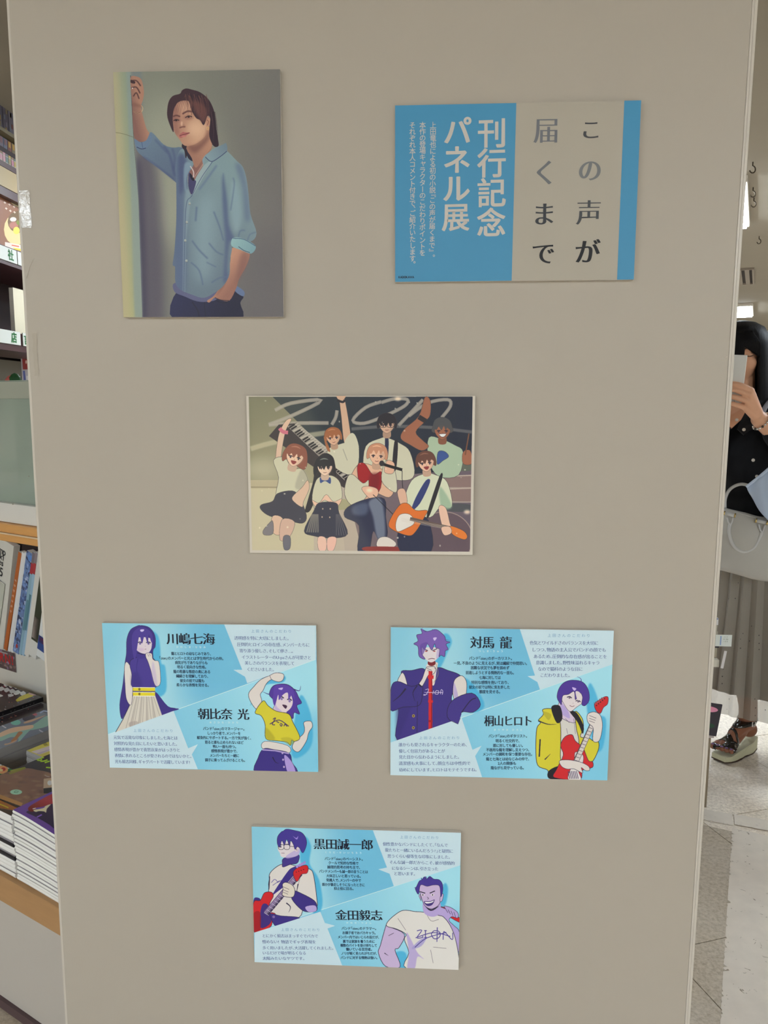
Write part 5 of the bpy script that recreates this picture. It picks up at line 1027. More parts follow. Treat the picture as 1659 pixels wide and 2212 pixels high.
# dress magazine
zd = .442
cv = cover_canvas(RM, -.43, -.303, .006, .44, zd, (220, 520), bg=(122, 130, 144)); q = lambda P: C(0, 1500, 13.83, P)
cv.fill(q([(0, 760), (1400, 350), (1500, 900), (0, 1700)]), (124, 132, 146), sm=False)
cv.fill(q([(600, 560), (850, 450), (1110, 590), (1040, 640), (780, 600)]), (176, 92, 108)); cv.fill(q([(680, 700), (900, 590), (1060, 690), (760, 800)]), (66, 62, 76)); cv.dot(*q([(470, 840)])[0], 11, 6, (130, 196, 180))
cv.fill(q([(0, 1170), (340, 1020), (700, 950), (1000, 900), (1400, 640), (1500, 800), (1400, 960), (1000, 1060), (860, 1110), (500, 1500), (560, 1330), (330, 1280), (0, 1400)]), (148, 188, 174)); cv.fill(q([(0, 1160), (340, 1010), (700, 950), (980, 920), (960, 1020), (600, 1100), (300, 1170), (0, 1280)]), (222, 190, 158))
cv.fill(q([(700, 850), (820, 790), (1000, 740), (1380, 620), (1000, 800), (760, 870)]), (206, 170, 140)); cv.fill(q([(680, 1140), (560, 1280), (480, 1380), (380, 1440), (330, 1400), (470, 1240), (560, 1120)]), (168, 116, 76)); cv.fill(q([(140, 1480), (260, 1460), (500, 1360), (440, 1430), (170, 1520)]), (190, 156, 128))
cv.fill(q([(560, 1570), (700, 1420), (1000, 1340), (1440, 1250), (1440, 1330), (1000, 1500), (600, 1610)]), (66, 64, 80)); cv.line(q([(430, 1560), (560, 1590)]), 3, (166, 60, 76))
for k in range(5): cv.line(q([(1170 + 46 * k, 1060 + 30 * k), (1230 + 46 * k, 1110 + 20 * k)]), 2.5, (196, 196, 206), sm=False); cv.line(q([(40 + 20 * k, 920 + 14 * k), (90 + 24 * k, 950 + 14 * k)]), 2, (206, 206, 210), sm=False)
cv.fill(q([(1100, 300), (1420, 200), (1420, 560), (1100, 420)]), (84, 88, 102)); cv.line(q([(1200, 560), (1300, 500), (1420, 520)]), 3, (160, 176, 206)); cv.line(q([(1100, 400), (1320, 320)]), 3, (190, 186, 180))
stack(-.43, -.303, .006, .44, Z0, zd, 5, cv, 'fashion magazine', 'magazine showing a figure in a mint green dress on grey, third column of the rack', 'magazine inside the stack under the mint dress cover', 'copies under the dress cover', page=M_pageg)
# two black-spined magazines with white letters and yellow patch
for kk, (ax0, ax1, zz0, zz1, lab) in enumerate(((-.66, -.434, Z0, .436, 'lower of two black spined magazines with a yellow patch at the rack back'), (-.74, -.495, .4365, .452, 'upper of two black spined magazines with big white letters at the rack back'))):
    cv = cover_canvas(RM, ax0, ax1, .006, .44, zz1, (220, 520), bg=(62, 52, 54)); q = lambda P: C(0, 1390, 15.08, P)
    rnd = random.Random(kk)
    for k in range(170): cv.dot(rnd.uniform(-40, 110), rnd.uniform(1455, 1580), rnd.uniform(.6, 3), rnd.uniform(.5, 1.5), rnd.choice([(150, 60, 70), (190, 120, 100), (96, 96, 70), (50, 40, 50), (214, 200, 190), (120, 150, 160), (176, 60, 90)]), alpha=.8)
    if kk:
        for x, y, w_, h_ in [(110 + 165 * k, 1300 + 34 * k, 190, 130) for k in range(6)] + [(-230 + 175 * k, 1400 + 38 * k, 200, 130) for k in range(6)] + [(250, 1660, 200, 90), (430, 1600, 200, 90), (520, 1215, 160, 60), (690, 1230, 150, 60), (850, 1270, 130, 60), (-120, 1680, 220, 80)]:
            cv.fill(q([(x, y), (x + w_ * .6, y - h_ * .35), (x + w_, y + h_ * .1), (x + w_ * .95, y + h_ * .5), (x + w_ * .4, y + h_ * .9), (x + w_ * .1, y + h_ * .6)]), (216, 220, 216), sm=False)
        for k in range(5): cv.line(q([(160 + 170 * k, 1300 + 45 * k), (260 + 160 * k, 1400 + 40 * k)]), .9, (70, 80, 76), sm=False)
        cv.fill(q([(620, 1300), (940, 1350), (900, 1390), (640, 1350)]), (150, 84, 110), sm=False); cv.fill(q([(0, 1160), (300, 1080), (420, 1130), (150, 1220)]), (160, 54, 80), sm=False); cv.fill(q([(1000, 1310), (1300, 1350), (1280, 1390), (1100, 1360)]), (170, 60, 90), sm=False)
        cv.fill(q([(510, 1840), (640, 1730), (860, 1640), (1180, 1520), (1350, 1500), (1060, 1720), (560, 1900)]), (206, 192, 62), sm=False); cv.fill(q([(920, 1620), (1180, 1540), (1330, 1500), (1250, 1640), (1100, 1690)]), (214, 176, 170)); cv.fill(q([(1330, 1560), (1500, 1500), (1500, 1600), (1340, 1620)]), (206, 130, 90))
    else: cv.fill(q([(830, 1961), (1100, 1830), (1280, 1850), (900, 2000)]), (206, 192, 62), sm=False); cv.fill(q([(1100, 1830), (1480, 1720), (1500, 1790), (1280, 1860)]), (200, 160, 160), sm=False)
    o = rthing('magazine', (ax0, .006, zz0 + .0001), lab, 'magazine'); w, t = ax1 - ax0, zz1 - zz0
    bxo('pages', (0, w - .002, .002, .43, 0, t - .0013), M_pageg, o)
    bm = bmesh.new(); wavy(bm, 0, w, 0, .434, t - .0012, t - .0003, 0, 1); bmesh.ops.recalc_face_normals(bm, faces=bm.faces)
    obj('cover', bm, [mat('black cover', (26, 24, 26), .3), print_mat('music cover', cv.image('music cover %d' % kk, WHITE), .22, .45)], o)
    bxo('spine', (w - .0019, w + .0006, 0, .434, t - .0125, t), mat('black spine', (24, 22, 24), .3), o)
    L = Lettering(); L.line('--- - ---- -- - ---- --- - -- ----', (.02, -.006), (.41, -.006), .009, (.02, .02))
    L.build('spine_print', ink('pale', (150, 146, 134)), o, lambda x, y: (w + .0008, x, t - .0005 + y))

# ---- magazines standing on the rack shelf, all leaning to the right
def standing(px_top, px_bot, w_px, color, label, zt_px=1195, rough=.3, depth=.02, art=None, bfront=None, top_y=None):
    bf = (BF - .028) if bfront is None else bfront
    tp = rk(px_top, top_y or zt_px, b=bf); bt = rk(px_bot, 1408, b=bf); bt.z = zs + .0005
    w = abs(rk(px_bot + w_px, 1408, b=bf).x - rk(px_bot, 1408, b=bf).x)
    d = tp - bt; an = math.atan2(d.x, d.z); L_ = math.hypot(d.x, d.z)
    o = empty('magazine', RM @ Vector((bt.x, bf, zs + .0005 + w * math.sin(an))), 0, label, 'magazine')
    o.matrix_world = RM @ Matrix.Translation((bt.x, bf, zs + .0006 + w * math.sin(max(0, an)))) @ Matrix.Rotation(an, 4, 'Y')
    m = color if not isinstance(color, tuple) else mat('magazine %d %d %d' % color, color, rough)
    bxo('cover', (0, w, 0, depth, 0, L_), m, o, bev=.0006)
    bxo('pages', (.0008, w - .0008, -.0002 + .0008, depth - .002, L_ + .0001, L_ + .0006), M_page, o)
    if art: art(o, w, L_)
    return o
def bands(spec, rgbs):
    def f(o, w, L_):
        for (z0, z1, x0, x1), c in zip(spec, rgbs):
            bm = bmesh.new(); quad(bm, [(w * x0, -.0006, L_ * z0), (w * x1, -.0006, L_ * z0), (w * x1, -.0006, L_ * z1), (w * x0, -.0006, L_ * z1)]); obj('printed_band', bm, mat('band %d %d %d' % c, c, .35), o)
    return f
def letters_up(txts, col, em):
    def f(o, w, L_):
        L = Lettering()
        for t, z0, z1 in txts: L.line(t, (z0 * L_, 0), (z1 * L_, 0), em, (.02, .02))
        L.build('spine_lettering', ink('spine %d' % col[0], col), o, lambda x, y: (w / 2 + y * 1.0, -.0007, L_ - x))
    return f
def both(*fs):
    def f(o, w, L_):
        for q_ in fs: q_(o, w, L_)
    return f
standing(-14, -34, 42, (196, 194, 184), 'white book with large black letters at the left end of the rack shelf', top_y=1173, bfront=BF - .026, art=None)
wb = bpy.data.objects[[o.name for o in bpy.data.objects if o.name.startswith('magazine')][-1]]
wb_o = [o for o in COL.objects if o.get('label', '').startswith('white book with large')][0]
L = Lettering(); L.line('imp', (.004, .296), (.044, .296), .028, (.02, .012)); L.line('ki', (.018, .278), (.038, .278), .025, (.02, .012)); L.line('es', (.016, .260), (.038, .260), .024, (.02, .012)); L.line('55', (.006, .232), (.040, .232), .036, (.014, .01))
L.build('cover_lettering', ink('black', (22, 24, 30)), wb_o, lambda x, y: (x + .026, -.0008, y + .0))
standing(-20, -36, 30, (176, 178, 164), 'pale grey-green booklet in front of the white lettered book', top_y=1256, bfront=BF - .0295, depth=.0012)
standing(40, 8, 6.5, (166, 92, 46), 'thin magazine with orange spine and white writing on the rack shelf', art=letters_up([('すきかせさなか', .25, .62)], (206, 186, 166), .0085))
standing(47.5, 17, 5, (206, 206, 204), 'first of two thin white spined magazines right of the orange one')
standing(53, 22.5, 5, (200, 202, 202), 'second of two thin white spined magazines right of the orange one')
def comic(o, w, L_):
    c = Canvas(70, 420, [(0, 0), (1, 0), (1, 1), (0, 1)], (96, 118, 160)); r = random.Random(5)
    for k in range(120):
        x, y = r.random(), r.random(); c.dot(x, y, .04 + .22 * r.random(), .005 + .02 * r.random(), r.choice([(50, 56, 84), (40, 44, 66), (110, 140, 190), (170, 180, 200), (70, 90, 140)]), alpha=.8)
    c.dot(.6, .93, .2, .02, (150, 50, 50)); c.dot(.7, .05, .4, .03, (90, 130, 190))
    bm = bmesh.new(); quad(bm, [(0, -.0006, 0), (w, -.0006, 0), (w, -.0006, L_), (0, -.0006, L_)], [(0, 0), (1, 0), (1, 1), (0, 1)]); obj('printed_cover', bm, print_mat('comic print', c.image('comic print', WHITE)), o)
standing(58.5, 28, 11.5, (120, 146, 190), 'magazine with a busy blue drawn cover in the middle of the rack shelf', art=comic)
standing(70.5, 40, 5.4, (128, 160, 176), 'first of two teal spined magazines right of the busy blue one', art=bands([(.80, .9, 0, 1), (.25, .55, .3, 1), (.9, 1, 0, 1)], [(156, 52, 60), (86, 124, 136), (110, 100, 106)]))
standing(76.3, 46, 5.4, (140, 170, 190), 'second of two teal spined magazines right of the busy blue one', art=bands([(.80, .9, 0, 1), (.25, .6, 0, .7), (.9, 1, 0, 1)], [(160, 56, 60), (80, 118, 130), (130, 120, 124)]))
standing(82.5, 52, 9, (198, 196, 188), 'thick magazine with blank white spine on the rack shelf')
standing(93, 62, 15, (196, 196, 190), 'magazine with dark green square on white beside the partition edge', art=both(bands([(.16, .98, .06, .95), (.18, .38, .1, .9)], [(52, 56, 44), (164, 150, 142)]), lambda o, w, L_: None))
standing(110, 78, 22, (204, 206, 204), 'white magazine with blue and red lower half, half hidden by the partition', art=bands([(.07, .2, .0, .7), (.14, .19, .05, .66)], [(44, 68, 128), (120, 60, 90)]))
# hanging poster BURRN! under the shelf
p0 = rk(36, 1453, b=BF + .0285); p1 = rk(35, 1412, b=BF + .0285)
po = rthing('poster', (p0.x - .23, BF + .0285, p0.z), 'dark poster with red capital letters hanging under the rack shelf', 'poster')
ph = min(p1.z, zs - .013) - p0.z
cv = Canvas(460, 190, [(0, 0), (.23, 0), (.23, -ph), (0, -ph)], (84, 70, 70)); r = random.Random(2)
for k in range(90): cv.dot(r.random() * .23, -r.random() * ph * .35 if k < 30 else -ph * (.62 + .38 * r.random()), .002 + .006 * r.random(), .002 + .004 * r.random(), r.choice([(60, 50, 52), (120, 100, 96), (150, 130, 120), (96, 76, 84), (140, 120, 150)]), alpha=.8)
cv.line([(0, -ph * .14), (.19, -ph * .14)], .004, (150, 146, 144), sm=False)
bxo('sheet', (0, .23, -.0006, 0, 0, ph), M_page, po)
bm = bmesh.new(); quad(bm, [(0, -.0008, 0), (.23, -.0008, 0), (.23, -.0008, ph), (0, -.0008, ph)], [(0, 0), (1, 0), (1, 1), (0, 1)]); obj('printed_picture', bm, print_mat('poster print', cv.image('poster print', WHITE)), po)
L = Lettering(); L.line('BURRN!', (.06, ph * .60), (.222, ph * .60), ph * .62, (.04, .03)); L.build('lettering', ink('red', (168, 40, 42)), po, lambda x, y: (x, -.001, y))

# ------------------------------------------------------------------ dark red bookcase along the far left, facing right
BX = -1.87
def lx(px, py): d = ray(px, py); t = BX / d.x; return Vector((BX, d.y * t, CAM_H + d.z * t))
bk = empty('bookcase', (BX, 2.9, 0), 0, 'tall dark red bookcase with white name strips, far left behind the rack', 'bookcase')
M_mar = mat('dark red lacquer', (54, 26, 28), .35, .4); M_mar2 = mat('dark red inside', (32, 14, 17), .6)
Y1 = 2.4
def bpart(name, y0, y1, x0, x1, z0, z1, m): return bxo(name, (x0, x1, y0, y1, z0, z1), m, bk)
z = lambda py: lx(20, py).z
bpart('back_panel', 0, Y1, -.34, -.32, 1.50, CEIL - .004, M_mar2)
bpart('lower_back_panel', 0, Y1, -.30, -.28, 0, 1.499, mat('grey green wall panel', (96, 92, 80), .7))
bpart('side_panel', -.02, -.0005, -.34, .0, 0, CEIL - .004, M_mar); bpart('side_panel', Y1 + .0005, Y1 + .02, -.34, .0, 0, CEIL - .004, M_mar)
for a, b_ in ((z(757), z(716)), (z(574), z(534)), (z(428), z(410)), (z(367), z(355))): bpart('shelf', 0, Y1, -.319, 0, a, b_ - .001, M_mar)
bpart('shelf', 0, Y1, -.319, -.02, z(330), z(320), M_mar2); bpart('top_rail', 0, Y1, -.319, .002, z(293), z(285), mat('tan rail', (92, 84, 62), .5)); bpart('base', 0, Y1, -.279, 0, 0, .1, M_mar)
def strip(y0, y1, z0, z1, chars):
    s = bxo('name_strip', (.001, .006, y0, y1, z0, z1), mat('name strip white', (176, 178, 168), .4), bk, bev=.001)
    L = Lettering(); h = z1 - z0
    for c, yc in chars: L.put(c, yc, (z0 + z1) / 2, h * .78, 1.0, (.05, .04))
    L.build('lettering', ink('green', (10, 84, 34)), s, lambda x, y: (.0068, x, y))
def yb(px, py): return lx(px, py).y - 2.9
strip(.25, yb(34, 560), z(566), z(537), [('社', yb(20.5, 556))]); strip(yb(35.8, 560), 1.3, z(566), z(537), [('(', yb(45.5, 560)), ('株', yb(45.5, 560) + .07), (')', yb(45.5, 560) + .13)])
strip(.25, yb(42, 735), z(743), z(714), [('店', yb(27.5, 730))]); strip(yb(47.5, 735), 1.3, z(743), z(714), [('言', yb(54.5, 732))])
bpart('header_board', .0, yb(90, 400), -.012, .0, z(409), z(368) - .0005, mat('ochre header', (140, 122, 84), .4))
# cookbook facing out
def faceout(y0, y1, z0, z1, paint, label, name='book', lean=.0, xo=-.03):
    o = empty(name, (BX + xo, 2.9 + y0, z0), 0, label, 'book'); w, h = y1 - y0, z1 - z0
    bxo('pages', (-.02, -.0005, .001, w - .001, .001, h - .001), M_page, o)
    cv = Canvas(240, 320, [px_of((BX + xo, 2.9 + y0, z1)), px_of((BX + xo, 2.9 + y1, z1)), px_of((BX + xo, 2.9 + y1, z0)), px_of((BX + xo, 2.9 + y0, z0))], (120, 76, 50)); paint(cv)
    bm = bmesh.new(); quad(bm, [(0, 0, 0), (0, w, 0), (0, w, h), (0, 0, h)], [(0, 0), (1, 0), (1, 1), (0, 1)]); obj('cover', bm, print_mat(label, cv.image(label[:20], WHITE)), o)
    return o
def cook(c):
    q = lambda P: C(0, 460, 15.8, P)
    c.dot(*q([(560, 560)])[0], 27, 34, (196, 170, 118)); c.dot(*q([(640, 300)])[0], 24, 24, (96, 72, 40)); c.dot(*q([(450, 220)])[0], 7, 5, (186, 182, 170)); c.dot(*q([(470, 420)])[0], 10, 8, (150, 96, 80), blur=1); c.dot(*q([(560, 600)])[0], 7, 8, (206, 176, 70)); c.dot(*q([(620, 330)])[0], 4, 5, (100, 112, 40))
    c.fill(q([(170, 990), (720, 1090), (720, 1290), (170, 1160)]), (190, 176, 164), sm=False); c.fill(q([(430, 1180), (720, 1230), (720, 1300), (520, 1250)]), (196, 176, 40), sm=False); c.line(q([(400, 1100), (650, 1150)]), 2.5, (186, 90, 60), sm=False)
    for x, y in ((10, 437), (20, 441), (30, 446), (13, 450), (22, 455), (31, 458)): c.line([(x - 2, y), (x + 3, y + 1)], 1.6, (196, 180, 160), sm=False); c.line([(x, y - 2), (x + 1, y + 3)], 1.4, (196, 180, 160), sm=False)
    c.fill([(20, 425), (60, 436), (60, 450), (40, 448), (26, 440)], (190, 178, 140))
zz = z(534)
faceout(yb(9, 530) - .0, yb(9, 530) + .26, zz, z(421), cook, 'brown cookbook with a pan of meat on its cover, on the upper bookcase shelf')
o = faceout(yb(46, 705) + .0, yb(46, 705) + .2, z(716), z(716) + .21, lambda c: c.fill([(-500, 0), (800, 0), (800, 2000), (-500, 2000)], (176, 168, 142), sm=False), 'plain cream book facing out above the lower name strip', xo=-.03)
def leaf(c):
    c.fill([(-500, 0), (800, 0), (800, 2000), (-500, 2000)], (150, 146, 150), sm=False); c.fill([(47, 768), (80, 768), (80, 798), (49, 798)], (130, 28, 30), sm=False); c.line([(51, 801), (53, 821)], 4.5, (66, 76, 130), sm=False); c.dot(56, 782, 2, 4, (196, 170, 160)); c.fill([(56, 812), (80, 812), (80, 822), (56, 822)], (178, 176, 174), sm=False)
o = empty('notice', (BX - .279, 2.9, 0), 0, 'small red, white and blue notice on the grey panel below the bookcase shelves', 'notice')
def l2(px, py): d = ray(px, py); t = (BX - .279) / d.x; return Vector((0, d.y * t, CAM_H + d.z * t))
a, b_ = l2(44, 761), l2(46, 824); y0, y1, z1, z0 = a.y - 2.9, a.y - 2.9 + .17, a.z, b_.z
cv = Canvas(120, 200, [px_of((BX - .279, 2.9 + y0, z1)), px_of((BX - .279, 2.9 + y1, z1)), px_of((BX - .279, 2.9 + y1, z0)), px_of((BX - .279, 2.9 + y0, z0))], (150, 146, 150)); leaf(cv)
bxo('sheet', (.0, .001, y0, y1, z0, z1), M_page, o)
bm = bmesh.new(); quad(bm, [(.0014, y0, z0), (.0014, y1, z0), (.0014, y1, z1), (.0014, y0, z1)], [(0, 0), (1, 0), (1, 1), (0, 1)]); obj('printed_picture', bm, print_mat('notice print', cv.image('notice print', WHITE)), o)
# picture tags in two rows, and dim book covers above
rnd = random.Random(11); TG = [(84, 96, 128), (118, 96, 78), (150, 130, 70), (150, 100, 112), (96, 96, 100), (170, 150, 150), (110, 84, 70), (160, 120, 126), (84, 100, 96), (126, 112, 80)]
for r_ in range(2):
    for k in range(9):
        y0 = yb(0, 340) + .024 * k - .03; zz0 = z(355) + .0005 + r_ * .034
        o = empty('picture_tag', (BX - .01 - .012 * r_, 2.9 + y0, zz0), 0, 'small coloured picture tag in the double row high on the bookcase', 'picture tag', 'picture tags high on the bookcase')
        bxo('card', (-.002, 0, 0, .0215, 0 if r_ == 0 else -.034, .031), mat('tag white', (150, 146, 132), .5), o); c = rnd.choice(TG)
        bxo('printed_picture', (.0003, .0009, .001, .0205, .007, .030), mat('tag %d %d %d' % c, c, .4), o)
CC = [(84, 78, 88), (112, 92, 46), (74, 62, 44), (96, 84, 60), (90, 52, 44), (80, 84, 96)]
for k in range(6):
    y0 = yb(0, 250) - .02 + .05 * k; c = [(104, 88, 48), (66, 62, 72), (66, 60, 68), (80, 76, 84), (90, 80, 60), (70, 64, 60)][k]
    o = empty('book', (BX - .03, 2.9 + y0, z(285) + .0005), 0, 'dim face-out book on the top bookcase shelf under the ceiling', 'book', 'books on the top bookcase shelf')
    bxo('cover', (-.02, 0, 0, .046, 0, .118), mat('dim cover %d %d %d' % c, c, .4), o)
    for j in range(4):
        cc = rnd.choice(CC + [(130, 30, 30)] if j == 0 else CC); yy, zz_ = rnd.uniform(.004, .026), rnd.uniform(.006, .09); bxo('printed_band', (.0002, .0008, yy, yy + .014, zz_, zz_ + .02), mat('dim %d %d %d' % cc, cc, .4), o)
for k in range(8):
    y0 = yb(0, 300) - .02 + .035 * k; c = CC[(k * 5 + 2) % 6]
    o = empty('book', (BX - .03, 2.9 + y0, z(320) + .0005), 0, 'small dim book in the low gap under the tan rail of the bookcase', 'book', 'small books under the tan rail')
    bxo('cover', (-.1, 0, 0, .032, 0, (z(293) - z(320)) * .88), mat('dim cover %d %d %d' % c, c, .4), o); cc = rnd.choice([(140, 110, 50), (96, 70, 70), (100, 96, 90)]); bxo('printed_band', (.0002, .0008, .006, .024, .02, .045), mat('dim %d %d %d' % cc, cc, .4), o)
# ------------------------------------------------------------------ display stand behind the partition, right
def bw(name, x0, x1, y0, y1, z0, z1, m, parent, **k): return bxo(name, (x0 - parent.location.x, x1 - parent.location.x, y0 - parent.location.y, y1 - parent.location.y, z0 - parent.location.z, z1 - parent.location.z), m, parent, **k)
M_blk = mat('black brown board', (34, 26, 22), .5)
st = empty('display_stand', (.70, 2.37, 0), 0, 'dark wooden display stand showing at the right edge of the partition', 'display stand')
bw('cabinet', .45, .922, 2.37, 2.60, .0, .243, M_blk, st, bev=.002); bw('side_strip', .9222, .932, 2.372, 2.60, .0, .236, mat('tan strip', (124, 112, 92), .6), st)
bw('shelf', .45, .934, 2.352, 2.60, .2435, .262, mat('pinkish white shelf edge', (176, 166, 160), .5), st, bev=.002)
bw('post', .905, .934, 2.42, 2.45, .2625, .66, mat('brown metal post', (104, 94, 74), .4), st); bw('wood_panel', .45, .9285, 2.40, 2.4195, .2625, .476, mat('orange wood side', (176, 124, 72), .5), st)
bw('card_tray', .45, .925, 2.385, 2.3995, .476, .50, mat('cream tray', (168, 162, 144), .5), st)
mg = empty('magazine', (.80, 2.348, .2625), 0, 'dark magazine with pink moon on its cover leaning on the display stand', 'magazine')
bm = bmesh.new(); bmesh.ops.create_cube(bm, size=1); bmesh.ops.transform(bm, matrix=Matrix.Translation((.06, -.004, .054)) @ Matrix.Rotation(.12, 4, 'Y') @ Matrix.Diagonal((.165, .006, .104, 1)), verts=bm.verts); obj('cover', bm, mat('dark magazine cover', (50, 46, 54), .3), mg)
Mx = Matrix.Translation((.06, -.0073, .054)) @ Matrix.Rotation(.12, 4, 'Y')
for (cx, cz, rx, rz_, c, nm) in ((.042, .033, .030, .0095, (206, 134, 160), 'pink_moon'), (.05, -.020, .022, .008, (34, 66, 50), 'green_patch')):
    bm = bmesh.new(); bmesh.ops.create_circle(bm, cap_ends=True, segments=24, radius=1); bmesh.ops.transform(bm, matrix=Mx @ Matrix.Translation((cx, 0, cz)) @ Matrix.Diagonal((rx, 1, rz_, 1)) @ Matrix.Rotation(math.pi / 2, 4, 'X'), verts=bm.verts); obj(nm, bm, mat(nm, c, .3), mg)
def small_box(x0, x1, z0, z1, c, label, name='card_pack', y=2.36, extra=None):
    o = empty(name, (x0, y, z0), 0, label, name.replace('_', ' ')); bxo('box', (0, x1 - x0, 0, .02, 0, z1 - z0), mat('pack %d %d %d' % c, c, .5), o, bev=.001)
    if extra: extra(o, x1 - x0, z1 - z0)
    return o
pb = lambda o, w, h: bxo('printed_band', (.002, w - .001, -.0008, -.0001, h * .8, h), mat('pack band', (120, 130, 160), .5), o)
small_box(.84, .9335, .5005, .531, (162, 156, 136), 'cream card pack at the bottom of the pile on the display stand', y=2.375)
small_box(.86, .939, .5315, .550, (40, 38, 46), 'black card pack in the pile on the display stand', y=2.375)
small_box(.86, .933, .5505, .584, (170, 166, 150), 'cream card pack behind the white price tag', y=2.375)
small_box(.86, .930, .5845, .604, (160, 156, 140), 'greyish card pack above the price tag', y=2.375)
small_box(.87, .932, .6045, .627, (206, 206, 202), 'white card pack topping the pile on the display stand', y=2.375, extra=pb)
small_box(.87, .934, .4765, .4995, (190, 186, 170), 'low white card pack beside the orange wood side', y=2.352, name='card_pack')
pt = empty('price_tag', (.927, 2.345, .546), 0, 'white square price tag with blue stripe sticking out from the display stand', 'price tag')
bxo('card', (-.012, .0375, 0, .0008, 0, .037), mat('price tag white', (200, 206, 200), .4), pt, bev=.0003); bxo('blue_stripe', (.002, .0055, -.0004, -.0001, .004, .033), mat('tag blue', (122, 146, 186), .4), pt)
L = Lettering(); r = random.Random(3)
for k in range(4): L.line(['ハト', '¥150', '150', '-'][k], (.012, .03 - .007 * k), (.026 - .002 * (k == 3), .03 - .007 * k), .006, (.01, .01))
L.build('tag_lettering', ink('tag grey', (120, 134, 120)), pt, lambda x, y: (x, -.0003, y))
wl = empty('leaflet', (.940, 2.335, .478), 0, 'narrow white leaflet leaning outward under the price tag', 'leaflet')
bm = bmesh.new(); bmesh.ops.create_cube(bm, size=1); bmesh.ops.transform(bm, matrix=Matrix.Translation((.0, 0, .029)) @ Matrix.Rotation(.14, 4, 'Y') @ Matrix.Diagonal((.008, .0015, .056, 1)), verts=bm.verts); obj('sheet', bm, mat('leaflet white', (194, 192, 190), .5), wl)

# ------------------------------------------------------------------ the woman beside the partition
WR = Vector((1.175, 2.79, 0)); WZ = -21.7 * D2R
WM = Matrix.Translation(WR) @ Matrix.Rotation(WZ, 4, 'Z'); WMI = WM.inverted()
def wl_(px, py, f=0.0):           # local point on the plane f metres in front of the figure's axis
    d = WMI.to_3x3() @ ray(px, py); o = WMI @ Vector((0, 0, CAM_H)); t = (-f - o.y) / d.y
    return o + d * t
woman = empty('person', WR, WZ, 'woman in black blouse and long sheer skirt holding up a white phone, beside the partition', 'person')
def remesh(o, voxel, sm=6, dec=None, smooth=.5):
    m = o.modifiers.new('r', 'REMESH'); m.mode = 'VOXEL'; m.voxel_size = voxel; m.use_smooth_shade = True
    s = o.modifiers.new('s', 'SMOOTH'); s.iterations = sm; s.factor = smooth
    if dec: d = o.modifiers.new('d', 'DECIMATE'); d.ratio = dec
    dg = bpy.context.evaluated_depsgraph_get(); me = bpy.data.meshes.new_from_object(o.evaluated_get(dg)); o.modifiers.clear(); mats = list(o.data.materials); o.data = me
    if not me.materials:
        for q in mats: me.materials.append(q)
    for p in me.polygons: p.use_smooth = True
    return o
def limb(bm, pts, rad, n=14, flat=1.0): 
    P = smooth([list(p) for p in pts], 5, False); t = np.linspace(0, len(rad) - 1, len(P)); R = np.interp(t, range(len(rad)), rad)
    tube(bm, [Vector(p) for p in P], list(R), n, flat=flat)
    for e in (0, -1): 
        r = bmesh.ops.create_uvsphere(bm, u_segments=14, v_segments=10, radius=R[e]); bmesh.ops.translate(bm, vec=Vector(P[e]), verts=r['verts'])
def ell(bm, c, s, rot=None, seg=28):
    r = bmesh.ops.create_uvsphere(bm, u_segments=seg, v_segments=seg // 2 + 4, radius=1)
    M = Matrix.Translation(c) @ (rot or Matrix()) @ Matrix.Diagonal((*s, 1)); bmesh.ops.transform(bm, matrix=M, verts=r['verts'])
# joints (local: x image-right, -y toward the viewer)
hc = wl_(1597, 775, .05); HX, HZ = hc.x, 1.468           # head centre
neck0 = Vector((HX + .012, .015, 1.27)); chest = Vector((.03, .01, 1.16)); waist = Vector((.05, .0, .98)); pelvis = Vector((.06, .0, .84))
shL = Vector((.165, .0, 1.235)); shR = Vector((-.15, .01, 1.235))
kn = wl_(1624, 845, .31); wr = wl_(1640, 905, .27)      # index knuckle and wrist of the raised hand
elL = Vector((.26, -.10, 1.02))
elR = Vector((-.24, -.07, 1.02)); wrR = Vector((-.17, -.20, 1.20))
M_skin = mat('skin', (196, 150, 120), .45, .35, noise=.05, nscale=30)
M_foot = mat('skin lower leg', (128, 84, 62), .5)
bm = bmesh.new()
limb(bm, [pelvis - Vector((0, 0, .06)), pelvis, waist, chest, neck0 - Vector((0, 0, .06))], [.13, .135, .10, .115, .06], 20)
limb(bm, [neck0 - Vector((0, 0, .07)), neck0, Vector((HX, -.0, HZ - .06))], [.058, .050, .052])
limb(bm, [shR, chest + Vector((0, 0, .03)), shL], [.055, .09, .055])
limb(bm, [shL, elL, wr], [.048, .038, .026]); limb(bm, [shR, elR, wrR], [.048, .036, .026])
FEET = []                                              # (heel, toe) on the floor, the first one is the visible foot
for hw, tw in (((1.262, 2.818), (1.092, 2.700)), ((1.40, 2.78), (1.30, 2.60))):
    h_, t_ = WMI @ Vector((*hw, 0)), WMI @ Vector((*tw, 0)); dd = (t_ - h_).normalized(); FEET.append((h_, t_, dd))
ANK = [(h_ + dd * .048 + Vector((0, 0, .125)), h_ + dd * .165 + Vector((0, 0, .055))) for h_, t_, dd in FEET]
